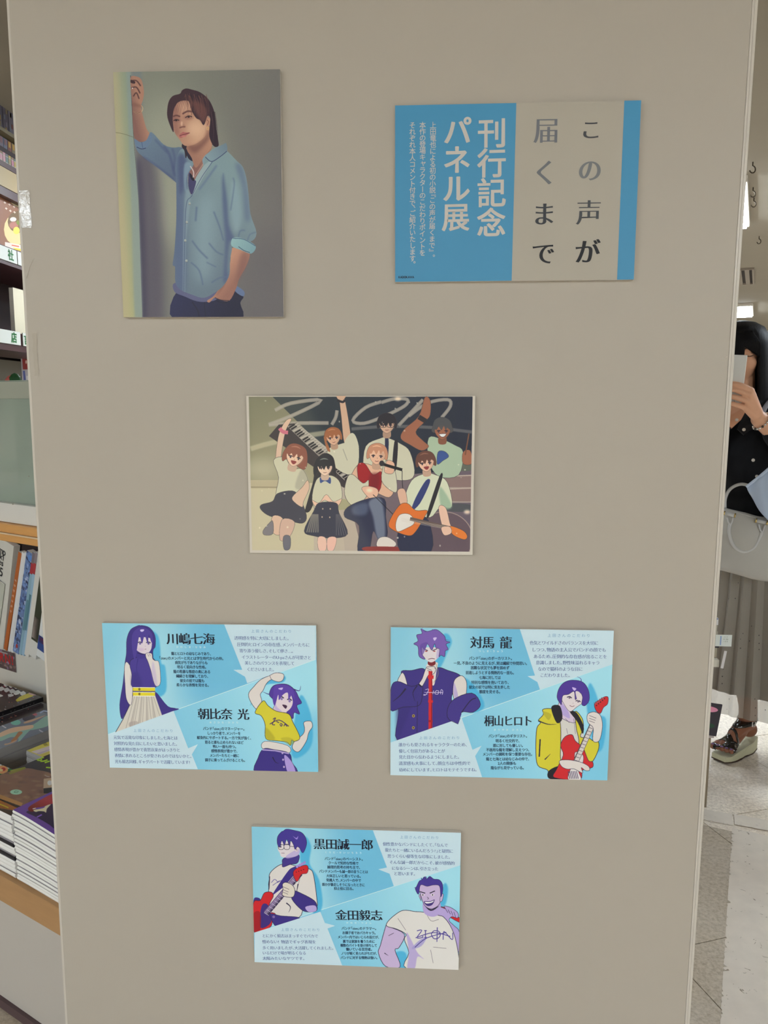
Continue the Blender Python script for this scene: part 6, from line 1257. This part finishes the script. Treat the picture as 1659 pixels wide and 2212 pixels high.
for (hip, knee, (an, toe)) in ((Vector((-.02, 0, .80)), Vector((.0, -.02, .47)), ANK[0]), (Vector((.15, .0, .80)), Vector((.16, -.01, .47)), ANK[1])):
    limb(bm, [hip, knee, an + Vector((0, 0, .06)), an], [.085, .052, .033, .031])
    sd = (toe - an); sd.z = 0; sd.normalize(); pr = Vector((-sd.y, sd.x, 0)); ell(bm, an - sd * .016 + Vector((0, 0, -.038)), (.030, .028, .03))
    limb(bm, [an + Vector((0, 0, -.012)), an.lerp(toe, .5) + Vector((0, 0, .004)), toe - sd * .012], [.030, .024, .017], 12)
    for q_ in (-.017, 0, .017): limb(bm, [an.lerp(toe, .25) + Vector((0, 0, -.02)), toe + pr * q_ - sd * .004 + Vector((0, 0, -.004))], [.022, .0145], 12)
    for k in range(5):
        off = (-.032 + .016 * k); ln = [.030, .026, .024, .02, .015][k] if toe.x > an.x else [.030, .026, .024, .02, .015][k]
        b0 = toe + pr * off + sd * .0; b0.z = .050; limb(bm, [b0, b0 + sd * ln + Vector((0, 0, -.004))], [.0105 if k else .013, .009 if k else .0115], 10)
# head with brow, nose, lips, chin, ears
tilt = Matrix.Rotation(.22, 4, 'X')
HC = Vector((HX, -.01, HZ))
def hd(x, y, z): return HC + tilt.to_3x3() @ Vector((x, y, z))
ell(bm, hd(0, .012, .018), (.070, .085, .082), tilt); ell(bm, hd(0, -.022, -.035), (.056, .055, .068), tilt); ell(bm, hd(0, -.052, -.088), (.022, .018, .016), tilt)
for s in (-1, 1):
    ell(bm, hd(s * .036, -.052, -.028), (.020, .016, .022), tilt); ell(bm, hd(s * .071, .012, -.012), (.008, .014, .028), tilt); ell(bm, hd(s * .029, -.066, .020), (.021, .009, .006), tilt); ell(bm, hd(s * .030, -.060, .002), (.014, .012, .009), tilt)
ell(bm, hd(0, -.079, -.022), (.012, .014, .012), tilt); limb(bm, [hd(0, -.066, .014), hd(0, -.080, -.018)], [.007, .009], 8); ell(bm, hd(0, -.072, -.052), (.020, .008, .0055), tilt); ell(bm, hd(0, -.070, -.061), (.016, .008, .006), tilt)
# raised hand: palm, four fingers wrapped round the phone, thumb behind it
F1 = .315
K = [wl_(1622, 843, F1), wl_(1621, 853, F1 + .004), wl_(1616, 866, F1), wl_(1609, 880, F1 - .008)]
for k in range(4): limb(bm, [wr, wr.lerp(K[k], .55) + Vector((0, -.004, 0)), K[k]], [.020, .0145, .0105], 10)
TIPS = [[(1602, 833), (1584, 829), (1572, 832)], [(1600, 846), (1582, 841), (1568, 846)], [(1597, 861), (1580, 857), (1567, 862)], [(1594, 876), (1580, 872), (1570, 876)]]
for k, T_ in enumerate(TIPS):
    pts = [K[k]] + [wl_(x, y, F1 + (.012, .010, -.006)[i]) for i, (x, y) in enumerate(T_)]
    limb(bm, pts, [.0096, .0088, .0083, .0070] if k < 3 else [.0090, .0080, .0076, .0066], 10)
limb(bm, [wr + Vector((-.008, .012, .018)), wl_(1612, 872, F1 - .045), wl_(1600, 850, F1 - .045), wl_(1592, 838, F1 - .036)], [.016, .014, .0115, .009], 10)
# other hand (behind the partition) steadies the phone
pr_ = wl_(1570, 850, .27)
limb(bm, [wrR, pr_ + Vector((-.02, 0, -.01))], [.024, .020], 10)
for k in range(4): q0 = pr_ + Vector((-.018 + .002 * k, -.005, .010 - .016 * k)); limb(bm, [q0, q0 + Vector((.015, -.014, .004)), q0 + Vector((.03, -.012, .006))], [.010, .009, .0075], 8)
limb(bm, [pr_ + Vector((-.02, .01, 0)), pr_ + Vector((.0, .02, .03)), pr_ + Vector((.015, .016, .05))], [.013, .011, .009], 8)
body = obj('body', bm, M_skin, woman); remesh(body, .0026, 3)
# lower legs and feet get a darker skin tone
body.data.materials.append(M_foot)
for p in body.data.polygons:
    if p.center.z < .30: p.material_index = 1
#print('body', len(body.data.polygons))
# closed eyelids / lashes, brows, lips
def arc(name, pts, r, m, n=6): bm = bmesh.new(); tube(bm, [Vector(p) for p in smooth([list(q) for q in pts], 4, False)], r, n); return obj(name, bm, m, woman)
M_lash = mat('lashes', (30, 20, 20), .6); M_brow = mat('brows', (66, 44, 36), .7)
for s in (-1, 1):
    arc('eyelash', [hd(s * .017, -.070, .001), hd(s * .030, -.0722, -.002), hd(s * .043, -.066, .000)], .0014, M_lash)
    arc('eyebrow', [hd(s * .014, -.076, .024), hd(s * .030, -.0775, .028), hd(s * .048, -.066, .024)], .0022, M_brow)
arc('lips', [hd(-.018, -.076, -.055), hd(0, -.0825, -.056), hd(.018, -.076, -.055)], .004, mat('lips', (168, 92, 84), .4))
# long black hair with fringe
M_hair = mat('black hair', (15, 14, 16), .5, .14, noise=.5, nscale=60, aniso=(8, 8, .4), bump=.5)
bm = bmesh.new(); NA = 64
prof = [(.010, .100), (.038, .095), (.064, .080), (.079, .055), (.085, .03), (.087, -.01), (.092, -.06), (.098, -.12), (.101, -.19), (.098, -.26), (.086, -.31)]
rings = []
for i, (r, z_) in enumerate(prof):
    ring = []
    for k in range(NA):
        a = 2 * math.pi * k / NA; ca, sa = math.cos(a), math.sin(a)      # sa=-1 faces the viewer
        rr = r * (1 + .018 * math.sin(k * 2.9) + .012 * math.sin(k * 5.3 + i * .3)); y = sa * rr * (1.12 if sa > 0 else 1.0)
        ring.append(bm.verts.new(HC + Vector((ca * rr, .012 + y - (0.0 if z_ > -.05 else -.006), z_ - .002))))
    rings.append(ring)
top = bm.verts.new(HC + Vector((0, .012, .0985)))
for k in range(NA): bm.faces.new((top, rings[0][k], rings[0][(k + 1) % NA]))
for i in range(len(prof) - 1):
    for k in range(NA):
        a = 2 * math.pi * (k + .5) / NA; d = abs((a - 1.5 * math.pi + math.pi) % (2 * math.pi) - math.pi); zmid = (prof[i][1] + prof[i + 1][1]) / 2
        side = math.cos(a)
        op = .50 if zmid > -.02 else .62
        if zmid > .046: op = 0
        if d < op + .10 * (side > 0) and zmid <= .047: continue
        bm.faces.new((rings[i][k], rings[i + 1][k], rings[i + 1][(k + 1) % NA], rings[i][(k + 1) % NA]))
bmesh.ops.recalc_face_normals(bm, faces=bm.faces); hair = obj('hair', bm, M_hair, woman, smooth=True); so = hair.modifiers.new('t', 'SOLIDIFY'); so.thickness = .012; so.offset = 1
bm = bmesh.new(); rnd = random.Random(6)
for k in range(46):
    x = -.058 + .116 * k / 45; ln = (.040 + .012 * rnd.random()) if x < .012 else (.002 + .05 * max(0, x - .012) / .05 * .9)
    if x < -.008: ln += .022
    tube(bm, [Vector(p) for p in smooth([list(hd(x * .55, -.056, .080)), list(hd(x * .9, -.084 + abs(x) * .25, .054)), list(hd(x * 1.05, -.089 + abs(x) * .35, .035)), list(hd(x * 1.08, -.086 + abs(x) * .35, .035 - ln))], 3, False)], [.0036] * 3 + [.003] * 6 + [.0012], 5)
obj('fringe', bm, M_hair, woman, smooth=True)
# blouse: torso, sleeves, open collar
M_bl = mat('black cotton', (17, 18, 22), .75, .2, noise=.25, nscale=30, bump=.25)
bm = bmesh.new()
limb(bm, [pelvis + Vector((0, 0, .07)), waist, chest + Vector((0, 0, -.04)), chest + Vector((-.01, 0, .05))], [.178, .150, .150, .118], 22)
limb(bm, [shR, chest + Vector((0, 0, .055)), shL], [.066, .088, .066]); limb(bm, [shL, (shL + elL) / 2 + Vector((.02, 0, 0)), elL, elL.lerp(wr, .80)], [.068, .066, .062, .043]); limb(bm, [shR, (shR + elR) / 2, elR, elR.lerp(wrR, .8)], [.064, .058, .054, .04])
bl = obj('blouse', bm, M_bl, woman); remesh(bl, .007, 6)
tex = bpy.data.textures.new('folds', 'CLOUDS'); tex.noise_scale = .07; dm = bl.modifiers.new('d', 'DISPLACE'); dm.texture = tex; dm.strength = .012; dm.mid_level = .5
# v-neck skin and collar flaps
vn = wl_(1588, 905, .135)
bm = bmesh.new(); pts = [(-.055, -.118, 1.30), (.020, -.100, 1.285), (-.002, -.132, 1.235), (-.03, -.143, 1.205), (-.06, -.135, 1.232)]
f = bm.faces.new([bm.verts.new(Vector(p) + Vector((vn.x + .02, 0, 0))) for p in pts]); o = obj('neckline', bm, M_skin, woman); s_ = o.modifiers.new('t', 'SOLIDIFY'); s_.thickness = .01
M_col = mat('black collar', (22, 23, 27), .7)
for s in (-1, 1):
    bm = bmesh.new(); P4 = [Vector((vn.x - .005 + s * .045, -.085, 1.305)), Vector((vn.x + s * .010 - .002, -.147, 1.205)), Vector((vn.x + s * .030, -.150, 1.185)), Vector((vn.x + s * .085, -.125, 1.235)), Vector((vn.x + s * .085, -.07, 1.30))]
    bm.faces.new([bm.verts.new(p) for p in P4]); o = obj('collar', bm, M_col, woman); s_ = o.modifiers.new('t', 'SOLIDIFY'); s_.thickness = .005; s_.offset = 0
M_btn = mat('pearl button', (186, 182, 172), .25, .6)
for x, y, f in ((1591.5, 907, .165), (1607, 928, .168), (1627, 994, .158), (1635, 1029, .152)):
    p = wl_(x, y, f); bm = bmesh.new(); lathe(bm, [(.0052, 0), (.0056, .0015), (.0035, .003), (.0012, .0026)], 14, Matrix.Translation(p) @ Matrix.Rotation(math.pi / 2, 4, 'X')); obj('button', bm, M_btn, woman)
# bead bracelet and ring
M_bead = mat('dark beads', (60, 54, 50), .15, .8); M_sil = mat('silver', (200, 198, 190), .18, .6, metal=.8)
ax = (elL - wr).normalized(); u_ = ax.orthogonal().normalized(); v_ = ax.cross(u_); br = bmesh.new(); brs = bmesh.new()
bc = wr + ax * .012
for k in range(20):
    a = 2 * math.pi * k / 20; p = bc + (u_ * math.cos(a) + v_ * math.sin(a)) * .0315; r = bmesh.ops.create_uvsphere(brs if k % 3 else br, u_segments=8, v_segments=6, radius=.0042); bmesh.ops.translate(brs if k % 3 else br, vec=p, verts=r['verts'])
tag(obj('bracelet', br, M_bead, woman, True), kind='stuff'); tag(obj('bracelet_beads', brs, M_sil, woman, True), kind='stuff')
rp, rq = wl_(1588.5, 862, F1 + .010), wl_(1590, 875, F1 + .0)
bm = bmesh.new(); rc = wl_(1588, 862.5, F1 + .004); tube(bm, [rc + Vector((.0015 * math.sin(t), -.0118 * math.cos(t), .0118 * math.sin(t))) for t in np.linspace(0, 2 * math.pi, 17)[:-1]], .0013, 6, closed=True); obj('ring', bm, M_sil, woman, True)
# skirt: opaque lining and longer sheer pleated layer
def skirt(z0, z1, r0, r1, amp, n=36, per=8, xoff=(.055, .075), thick=.003, zz=.006):
    bm = bmesh.new(); N = n * per; rings = []
    for i in range(15):
        t = i / 14; z_ = z0 + (z1 - z0) * t; r = r0 + (r1 - r0) * t ** .9 - .02 * max(0, .12 - t) / .12; ring = []
        for k in range(N):
            a = 2 * math.pi * k / N; w = abs(((k / per) % 1) * 2 - 1) - .5; rr = r + amp * w * (.25 + .75 * t)
            ring.append(bm.verts.new((xoff[0] + (xoff[1] - xoff[0]) * t + rr * math.cos(a) * 1.08, rr * math.sin(a) * .80, z_ + (zz * w if i == 14 else 0))))
        rings.append(ring)
    for A, B in zip(rings, rings[1:]):
        for k in range(N): bm.faces.new((A[k], B[k], B[(k + 1) % N], A[(k + 1) % N]))
    return bm
M_lin = mat('taupe lining', (112, 104, 94), .8)
bm = skirt(.92, .275, .140, .212, .010); obj('skirt_lining', bm, M_lin, woman)
M_sh = bpy.data.materials.new('sheer dotted pleats'); M_sh.use_nodes = True; nt = M_sh.node_tree; b = nt.nodes['Principled BSDF']
g_ = nt.nodes.new('ShaderNodeTexCoord'); mp = nt.nodes.new('ShaderNodeMapping'); mp.inputs['Scale'].default_value = (1, 1, 1); vo = nt.nodes.new('ShaderNodeTexVoronoi'); vo.inputs['Scale'].default_value = 36; vo.inputs['Randomness'].default_value = .35
rp_ = nt.nodes.new('ShaderNodeValToRGB'); rp_.color_ramp.interpolation = 'CONSTANT'; e = rp_.color_ramp.elements; e[0].position = 0; e[0].color = (1, 1, 1, 1); e[1].position = .085; e[1].color = (0, 0, 0, 1)
mx = nt.nodes.new('ShaderNodeMix'); mx.data_type = 'RGBA'; mx.inputs[6].default_value = (*alb((150, 144, 132)), 1); mx.inputs[7].default_value = (*alb((60, 56, 52)), 1)
ma = nt.nodes.new('ShaderNodeMapRange'); ma.inputs[3].default_value = .6; ma.inputs[4].default_value = .95
nt.links.new(g_.outputs['Object'], mp.inputs[0]); nt.links.new(mp.outputs[0], vo.inputs['Vector']); nt.links.new(vo.outputs['Distance'], rp_.inputs[0]); nt.links.new(rp_.outputs[0], mx.inputs[0]); nt.links.new(mx.outputs[2], b.inputs['Base Color']); nt.links.new(rp_.outputs[0], ma.inputs[0]); nt.links.new(ma.outputs[0], b.inputs['Alpha']); b.inputs['Roughness'].default_value = .6
bm = skirt(.93, .205, .146, .240, .034, n=30); obj('skirt', bm, M_sh, woman)
# sandals
M_pat = mat('dark patent leather', (34, 32, 28), .16, .6, coat=.6); M_sole = mat('cream wedge sole', (176, 174, 144), .55); M_out = mat('brown outsole', (60, 44, 34), .7)
from mathutils.bvhtree import BVHTree
_me = body.data; BV = BVHTree.FromPolygons([v.co for v in _me.vertices], [p.vertices for p in _me.polygons])
for an, toe in ANK:
    sd = Vector((toe.x - an.x, toe.y - an.y, 0)).normalized(); pr = Vector((-sd.y, sd.x, 0)); heel = Vector((an.x, an.y, 0)) - sd * .042; Lf = .202
    SM = Matrix((( sd.x, pr.x, 0, heel.x), (sd.y, pr.y, 0, heel.y), (0, 0, 1, 0), (0, 0, 0, 1)))
    wv = lambda t: .023 + .012 * math.sin(min(1, t * 1.15) * math.pi * .62) * (1 if t < .8 else math.cos((t - .8) / .2 * 1.25))
    def slab(zb, zt, grow=0):
        bm = bmesh.new(); A = []; B = []
        n = 22; ts = [i / n for i in range(n + 1)]
        loopp = [(t * Lf, wv(t) + grow, t) for t in ts] + [(t * Lf, -wv(t) - grow, t) for t in ts[::-1]]
        for x, y, t in loopp: A.append(bm.verts.new(SM @ Vector((x, y, zb(t))))); B.append(bm.verts.new(SM @ Vector((x, y, zt(t)))))
        N_ = len(A)
        for k in range(N_): bm.faces.new((A[k], A[(k + 1) % N_], B[(k + 1) % N_], B[k]))
        bm.faces.new(A[::-1]); bm.faces.new(B); bmesh.ops.recalc_face_normals(bm, faces=bm.faces); return bm
    rock = lambda t: .006 * max(0, t - .7) / .3 + .010 * max(0, .12 - t) / .12 + .006 * math.exp(-((t - .42) / .12) ** 2)
    sa = obj('sandal', slab(lambda t: rock(t) + .0042, lambda t: .024 + .030 * (1 - min(1, t / .6)) ** 1.2 + rock(t) * .5), M_sole, woman)
    obj('outsole', slab(lambda t: rock(t) + .0002, lambda t: rock(t) + .004, .001), M_out, sa)
    def strap(f, w, name='strap', a0=-.35, a1=math.pi + .35, zc=.045, n=22, side=None):
        bm = bmesh.new(); pv = None; pts = []
        for i in range(n + 1):
            th = a0 + (a1 - a0) * i / n; x, z0 = f(th)
            row = []
            for e in (-.5, 0, .5):
                xe = x + e * w; c = SM @ Vector((xe, 0, z0)); o_ = SM @ Vector((xe, .1 * math.cos(th), z0 + .1 * math.sin(th))); d_ = (c - o_).normalized()
                hit = BV.ray_cast(o_, d_, .12)[0]
                row.append((hit if hit is not None else c - d_ * .012) - d_ * .0024)
            vs_ = [bm.verts.new(p) for p in row]
            if pv:
                for q_ in (0, 1): bm.faces.new((pv[q_], vs_[q_], vs_[q_ + 1], pv[q_ + 1]))
            pv = vs_
        o = obj(name, bm, M_pat, sa, True); m_ = o.modifiers.new('t', 'SOLIDIFY'); m_.thickness = .0028; m_.offset = 0
        m_ = o.modifiers.new('s', 'SMOOTH'); m_.iterations = 2
    strap(lambda t: (.150 + .010 * math.cos(t), .045), .026)
    strap(lambda t: (.178 - .012 * math.cos(t), .045), .018)
    strap(lambda t: (.165 - .030 * math.cos(t), .045), .010)
    strap(lambda t: (.122 + .012 * math.cos(t), .045), .010)
    def ring_strap(zf, w, name):
        bm = bmesh.new(); pv = None; fst = None
        for i in range(33):
            th = 2 * math.pi * i / 32; row = []
            for e in (-.5, 0, .5):
                c = Vector((an.x, an.y, 0)) + Vector((0, 0, zf(th) + e * w)); d_ = -(sd * math.cos(th) + pr * math.sin(th)); o_ = c - d_ * .1
                hit = BV.ray_cast(o_, d_, .12)[0]; row.append((hit if hit is not None else c - d_ * .03) - d_ * .0024)
            vs_ = [bm.verts.new(p) for p in row]
            if pv:
                for q_ in (0, 1): bm.faces.new((pv[q_], vs_[q_], vs_[q_ + 1], pv[q_ + 1]))
            pv = vs_
        o = obj(name, bm, M_pat, sa, True); m_ = o.modifiers.new('t', 'SOLIDIFY'); m_.thickness = .0028; m_.offset = 0
    ring_strap(lambda t: .125 - .004 * math.cos(t), .017, 'ankle_strap')
    hb_ = Vector((an.x, an.y, 0)) - sd * .042
    bm = bmesh.new(); tube(bm, [hb_ + Vector((0, 0, .062)), hb_ + sd * .003 + Vector((0, 0, .09)), hb_ + sd * .008 + Vector((0, 0, .125))], .006, 8, flat=.4); obj('heel_strap', bm, M_pat, sa, True)
    bm = bmesh.new(); tube(bm, [SM @ Vector(p) for p in ((.045, .036, .116), (.063, .035, .117), (.063, .035, .134), (.045, .036, .133))], .0018, 6, closed=True); obj('buckle', bm, M_sil, sa)
    for k in range(5):
        off = -.032 + .016 * k; b0 = toe + pr * off + sd * (.002 + [.030, .026, .024, .02, .015][k]); bm = bmesh.new(); ell(bm, Vector((b0.x, b0.y, .0555)), (.006, .006, .003), seg=10); obj('toenail', bm, mat('purple nail', (108, 84, 116), .2), woman)

# ------------------------------------------------------------------ what she carries
ph = empty('phone', (0, 0, 0), 0, 'white phone held up in front of the face of the woman in black', 'phone')
tl, tr_, brr = wl_(1584, 766, F1 - .012), wl_(1614.5, 769.5, F1 - .012), wl_(1604.5, 850, F1 - .012)
ux = (tr_ - tl).normalized(); down = (brr - tr_); hz_ = .150; cz = tr_ - ux * .0365 + down.normalized() * hz_ / 2
dn = down.normalized(); ny = ux.cross(dn).normalized(); ux2 = dn.cross(ny).normalized()
if ux2.dot(ux) < 0: ux2 = -ux2
PMx = WM @ Matrix(((ux2.x, ny.x, -dn.x, cz.x), (ux2.y, ny.y, -dn.y, cz.y), (ux2.z, ny.z, -dn.z, cz.z), (0, 0, 0, 1)))
ph.matrix_world = PMx
yb_ = ny.dot(Vector((0, -1, 0)))          # sign of the side that faces the viewer
fs = 1 if yb_ > 0 else -1
bxo('case', (-.0365, .0365, -.0045, .0045, -hz_ / 2, hz_ / 2), mat('white phone case', (192, 192, 186), .35), ph, bev=.003)
bxo('screen', (-.033, .033, -.0052 if fs > 0 else .0046, -.0046 if fs > 0 else .0052, -hz_ / 2 + .004, hz_ / 2 - .004), mat('black glass', (16, 16, 18), .1), ph)
bm = bmesh.new(); lathe(bm, [(.006, 0), (.006, .0015), (.004, .002)], 16, Matrix.Translation((-.026, fs * .0046, hz_ / 2 - .014)) @ Matrix.Rotation(-fs * math.pi / 2, 4, 'X')); obj('camera_lens', bm, M_sil, ph)
# light grey leather handbag
M_bag = mat('light grey leather', (164, 162, 154), .42, .4, noise=.04, nscale=18, bump=.25); M_gold = mat('gold fitting', (206, 184, 120), .2, .7, metal=.9); M_bagd = mat('bag strap leather', (176, 176, 172), .4, .4)
FB = .20
bL, bR = wl_(1538, 1225, FB), wl_(1672, 1243, FB); topL, topR = wl_(1556, 1092, FB), wl_(1660, 1118, FB)
bc_ = Vector(((bL.x + bR.x) / 2 - .005, -FB - .005, .5 * (bL.z + bR.z)))
bag = empty('handbag', WM @ Vector((bc_.x, bc_.y - .02, bc_.z - .005)), WZ, 'light grey leather handbag with two rolled handles hanging in front of the black blouse', 'handbag')
BR_ = Matrix.Rotation(.17, 4, 'Y')
bm = bmesh.new(); n = 26; rings = []
Hh = .205
for i in range(19):
    t = i / 18; z_ = Hh * t; hw = .128 - .030 * t ** 1.6 - .030 * (1 - t) ** 6; hd_ = (.058 * (1 - t) ** .6 + .010) * (1 if t > .04 else .75)
    rings.append([bm.verts.new(BR_ @ Vector((math.copysign(abs(math.cos(a)) ** .55, math.cos(a)) * hw, math.copysign(abs(math.sin(a)) ** .6, math.sin(a)) * hd_ + .006 * math.sin(3 * a + 5 * t), z_ + .012 * (math.cos(a) ** 2) * (1 - t) ))) for a in [2 * math.pi * k / 40 for k in range(40)]])
for A, B in zip(rings, rings[1:]):
    for k in range(40): bm.faces.new((A[k], A[(k + 1) % 40], B[(k + 1) % 40], B[k]))
bm.faces.new(rings[0][::-1]); bm.faces.new(rings[-1])
o = obj('bag_body', bm, M_bag, bag, True); dm = o.modifiers.new('d', 'DISPLACE'); dm.texture = tex; dm.strength = .012; dm.texture_coords = 'LOCAL'
BI = bag.matrix_basis.inverted()
bpy.context.view_layer.update(); BI = bag.matrix_world.inverted()
def bgp(px, py, f): return BI @ (WM @ wl_(px, py, f))
def curve_obj(name, pts, r, m, par, n=10): bm = bmesh.new(); tube(bm, [Vector(p) for p in smooth([list(q) for q in pts], 6, False)], r, n); return obj(name, bm, m, par, True)
FF = FB + .062
bm = bmesh.new(); Pp = [bgp(1585, 1106, FF - .022), bgp(1634, 1118, FF - .022), bgp(1627, 1160, FF + .002), bgp(1622, 1195, FF + .012), bgp(1588, 1192, FF + .012), bgp(1585, 1150, FF + .002)]
bm.faces.new([bm.verts.new(p) for p in Pp]); o = obj('front_flap', bm, mat('light grey leather flap', (180, 179, 170), .4), bag); s_ = o.modifiers.new('t', 'SOLIDIFY'); s_.thickness = .004; s_.offset = 0
curve_obj('handle', [bgp(1578, 1128, FF), bgp(1575, 1150, FF + .004), bgp(1584, 1178, FF + .012), bgp(1605, 1192, FF + .014), bgp(1628, 1184, FF + .012), bgp(1642, 1160, FF + .004), bgp(1647, 1146, FF)], .0055, M_bagd, bag)
curve_obj('handle', [bgp(1566, 1098, FB), bgp(1567, 1076, FB), bgp(1578, 1056, FB), bgp(1600, 1046, FB), bgp(1622, 1052, FB), bgp(1640, 1072, FB), bgp(1648, 1096, FB)], .0055, M_bagd, bag)
for (x, y) in ((1577, 1122), (1646, 1138)):
    curve_obj('handle_loop', [bgp(x - 7, y - 5, FF), bgp(x - 4, y + 6, FF + .003), bgp(x, y + 11, FF + .004), bgp(x + 4, y + 5, FF + .003), bgp(x + 6, y - 4, FF)], .003, M_bagd, bag, 6)
    p = bgp(x - 1, y - 11, FF - .004); bm = bmesh.new(); lathe(bm, [(.0065, -.014), (.0065, .014)], 12, Matrix.Translation(p) @ BR_ @ Matrix.Rotation(math.pi / 2, 4, 'Y')); obj('strap_keeper', bm, M_bagd, bag, True)
    for s in (-1, 1): bm = bmesh.new(); lathe(bm, [(.0075, -.0022), (.0075, .0022)], 12, Matrix.Translation(p + BR_ @ Vector((s * .0165, 0, 0))) @ BR_ @ Matrix.Rotation(math.pi / 2, 4, 'Y')); obj('gold_ring', bm, M_gold, bag, True)
# pale blue folded jacket over her arm and its strap
bj = empty('jacket', WM @ Vector((.06, -.245, .90)), WZ, 'pale blue folded cloth hanging over the arm beside the grey handbag', 'clothing'); bpy.context.view_layer.update(); JI = bj.matrix_world.inverted()
jp = lambda x, y, f: JI @ (WM @ wl_(x, y, f))
rows = []; bm = bmesh.new(); FJ = .285
left = [(1612, 1052), (1616, 1064), (1628, 1080), (1636, 1096), (1646, 1110), (1657, 1122), (1668, 1132)]
right = [(1668, 1005), (1676, 1020), (1686, 1040), (1694, 1060), (1700, 1080), (1704, 1100), (1706, 1125)]
for i, (a, c) in enumerate(zip(left, right)):
    A_, C_ = jp(*a, FJ), jp(*c, FJ - .03); rows.append([bm.verts.new(A_.lerp(C_, t) + Vector((0, .010 * math.sin(9 * t + i * .9) - .012 * math.sin(math.pi * t), 0))) for t in np.linspace(0, 1, 14)])
for A, B in zip(rows, rows[1:]):
    for k in range(13): bm.faces.new((A[k], B[k], B[k + 1], A[k + 1]))
o = obj('cloth', bm, mat('pale blue cloth', (158, 172, 190), .7, noise=.06, nscale=12), bj, True); s_ = o.modifiers.new('t', 'SOLIDIFY'); s_.thickness = .012; s_.offset = 0; o.modifiers.new('b', 'SUBSURF').render_levels = 1
curve_obj('hem', [jp(1612, 1052, FJ + .004), jp(1640, 1030, FJ + .004), jp(1668, 1006, FJ)], .0045, mat('pale blue hem', (170, 184, 200), .7), bj, 8)
sp = empty('shoulder_bag', WM @ Vector((.2, -.08, 1.0)), WZ, 'blue-grey bag strap over the shoulder of the woman in black', 'bag'); bpy.context.view_layer.update(); SI = sp.matrix_world.inverted()
g2 = lambda x, y, f: SI @ (WM @ wl_(x, y, f))
bm = bmesh.new(); tube(bm, [Vector(p) for p in smooth([list(g2(1700, 842, .03)), list(g2(1668, 862, .09)), list(g2(1652, 882, .11)), list(g2(1646, 905, .11)), list(g2(1652, 960, .05)), [.10, .09, -.04], [.06, .13, -.02]], 5, False)], .011, 8, flat=.35); obj('strap', bm, mat('blue grey strap', (140, 146, 158), .5), sp, True)
bxo('pouch', (-.005, .10, .10, .16, -.24, .02), mat('blue grey pouch', (132, 138, 150), .5), sp, bev=.015)
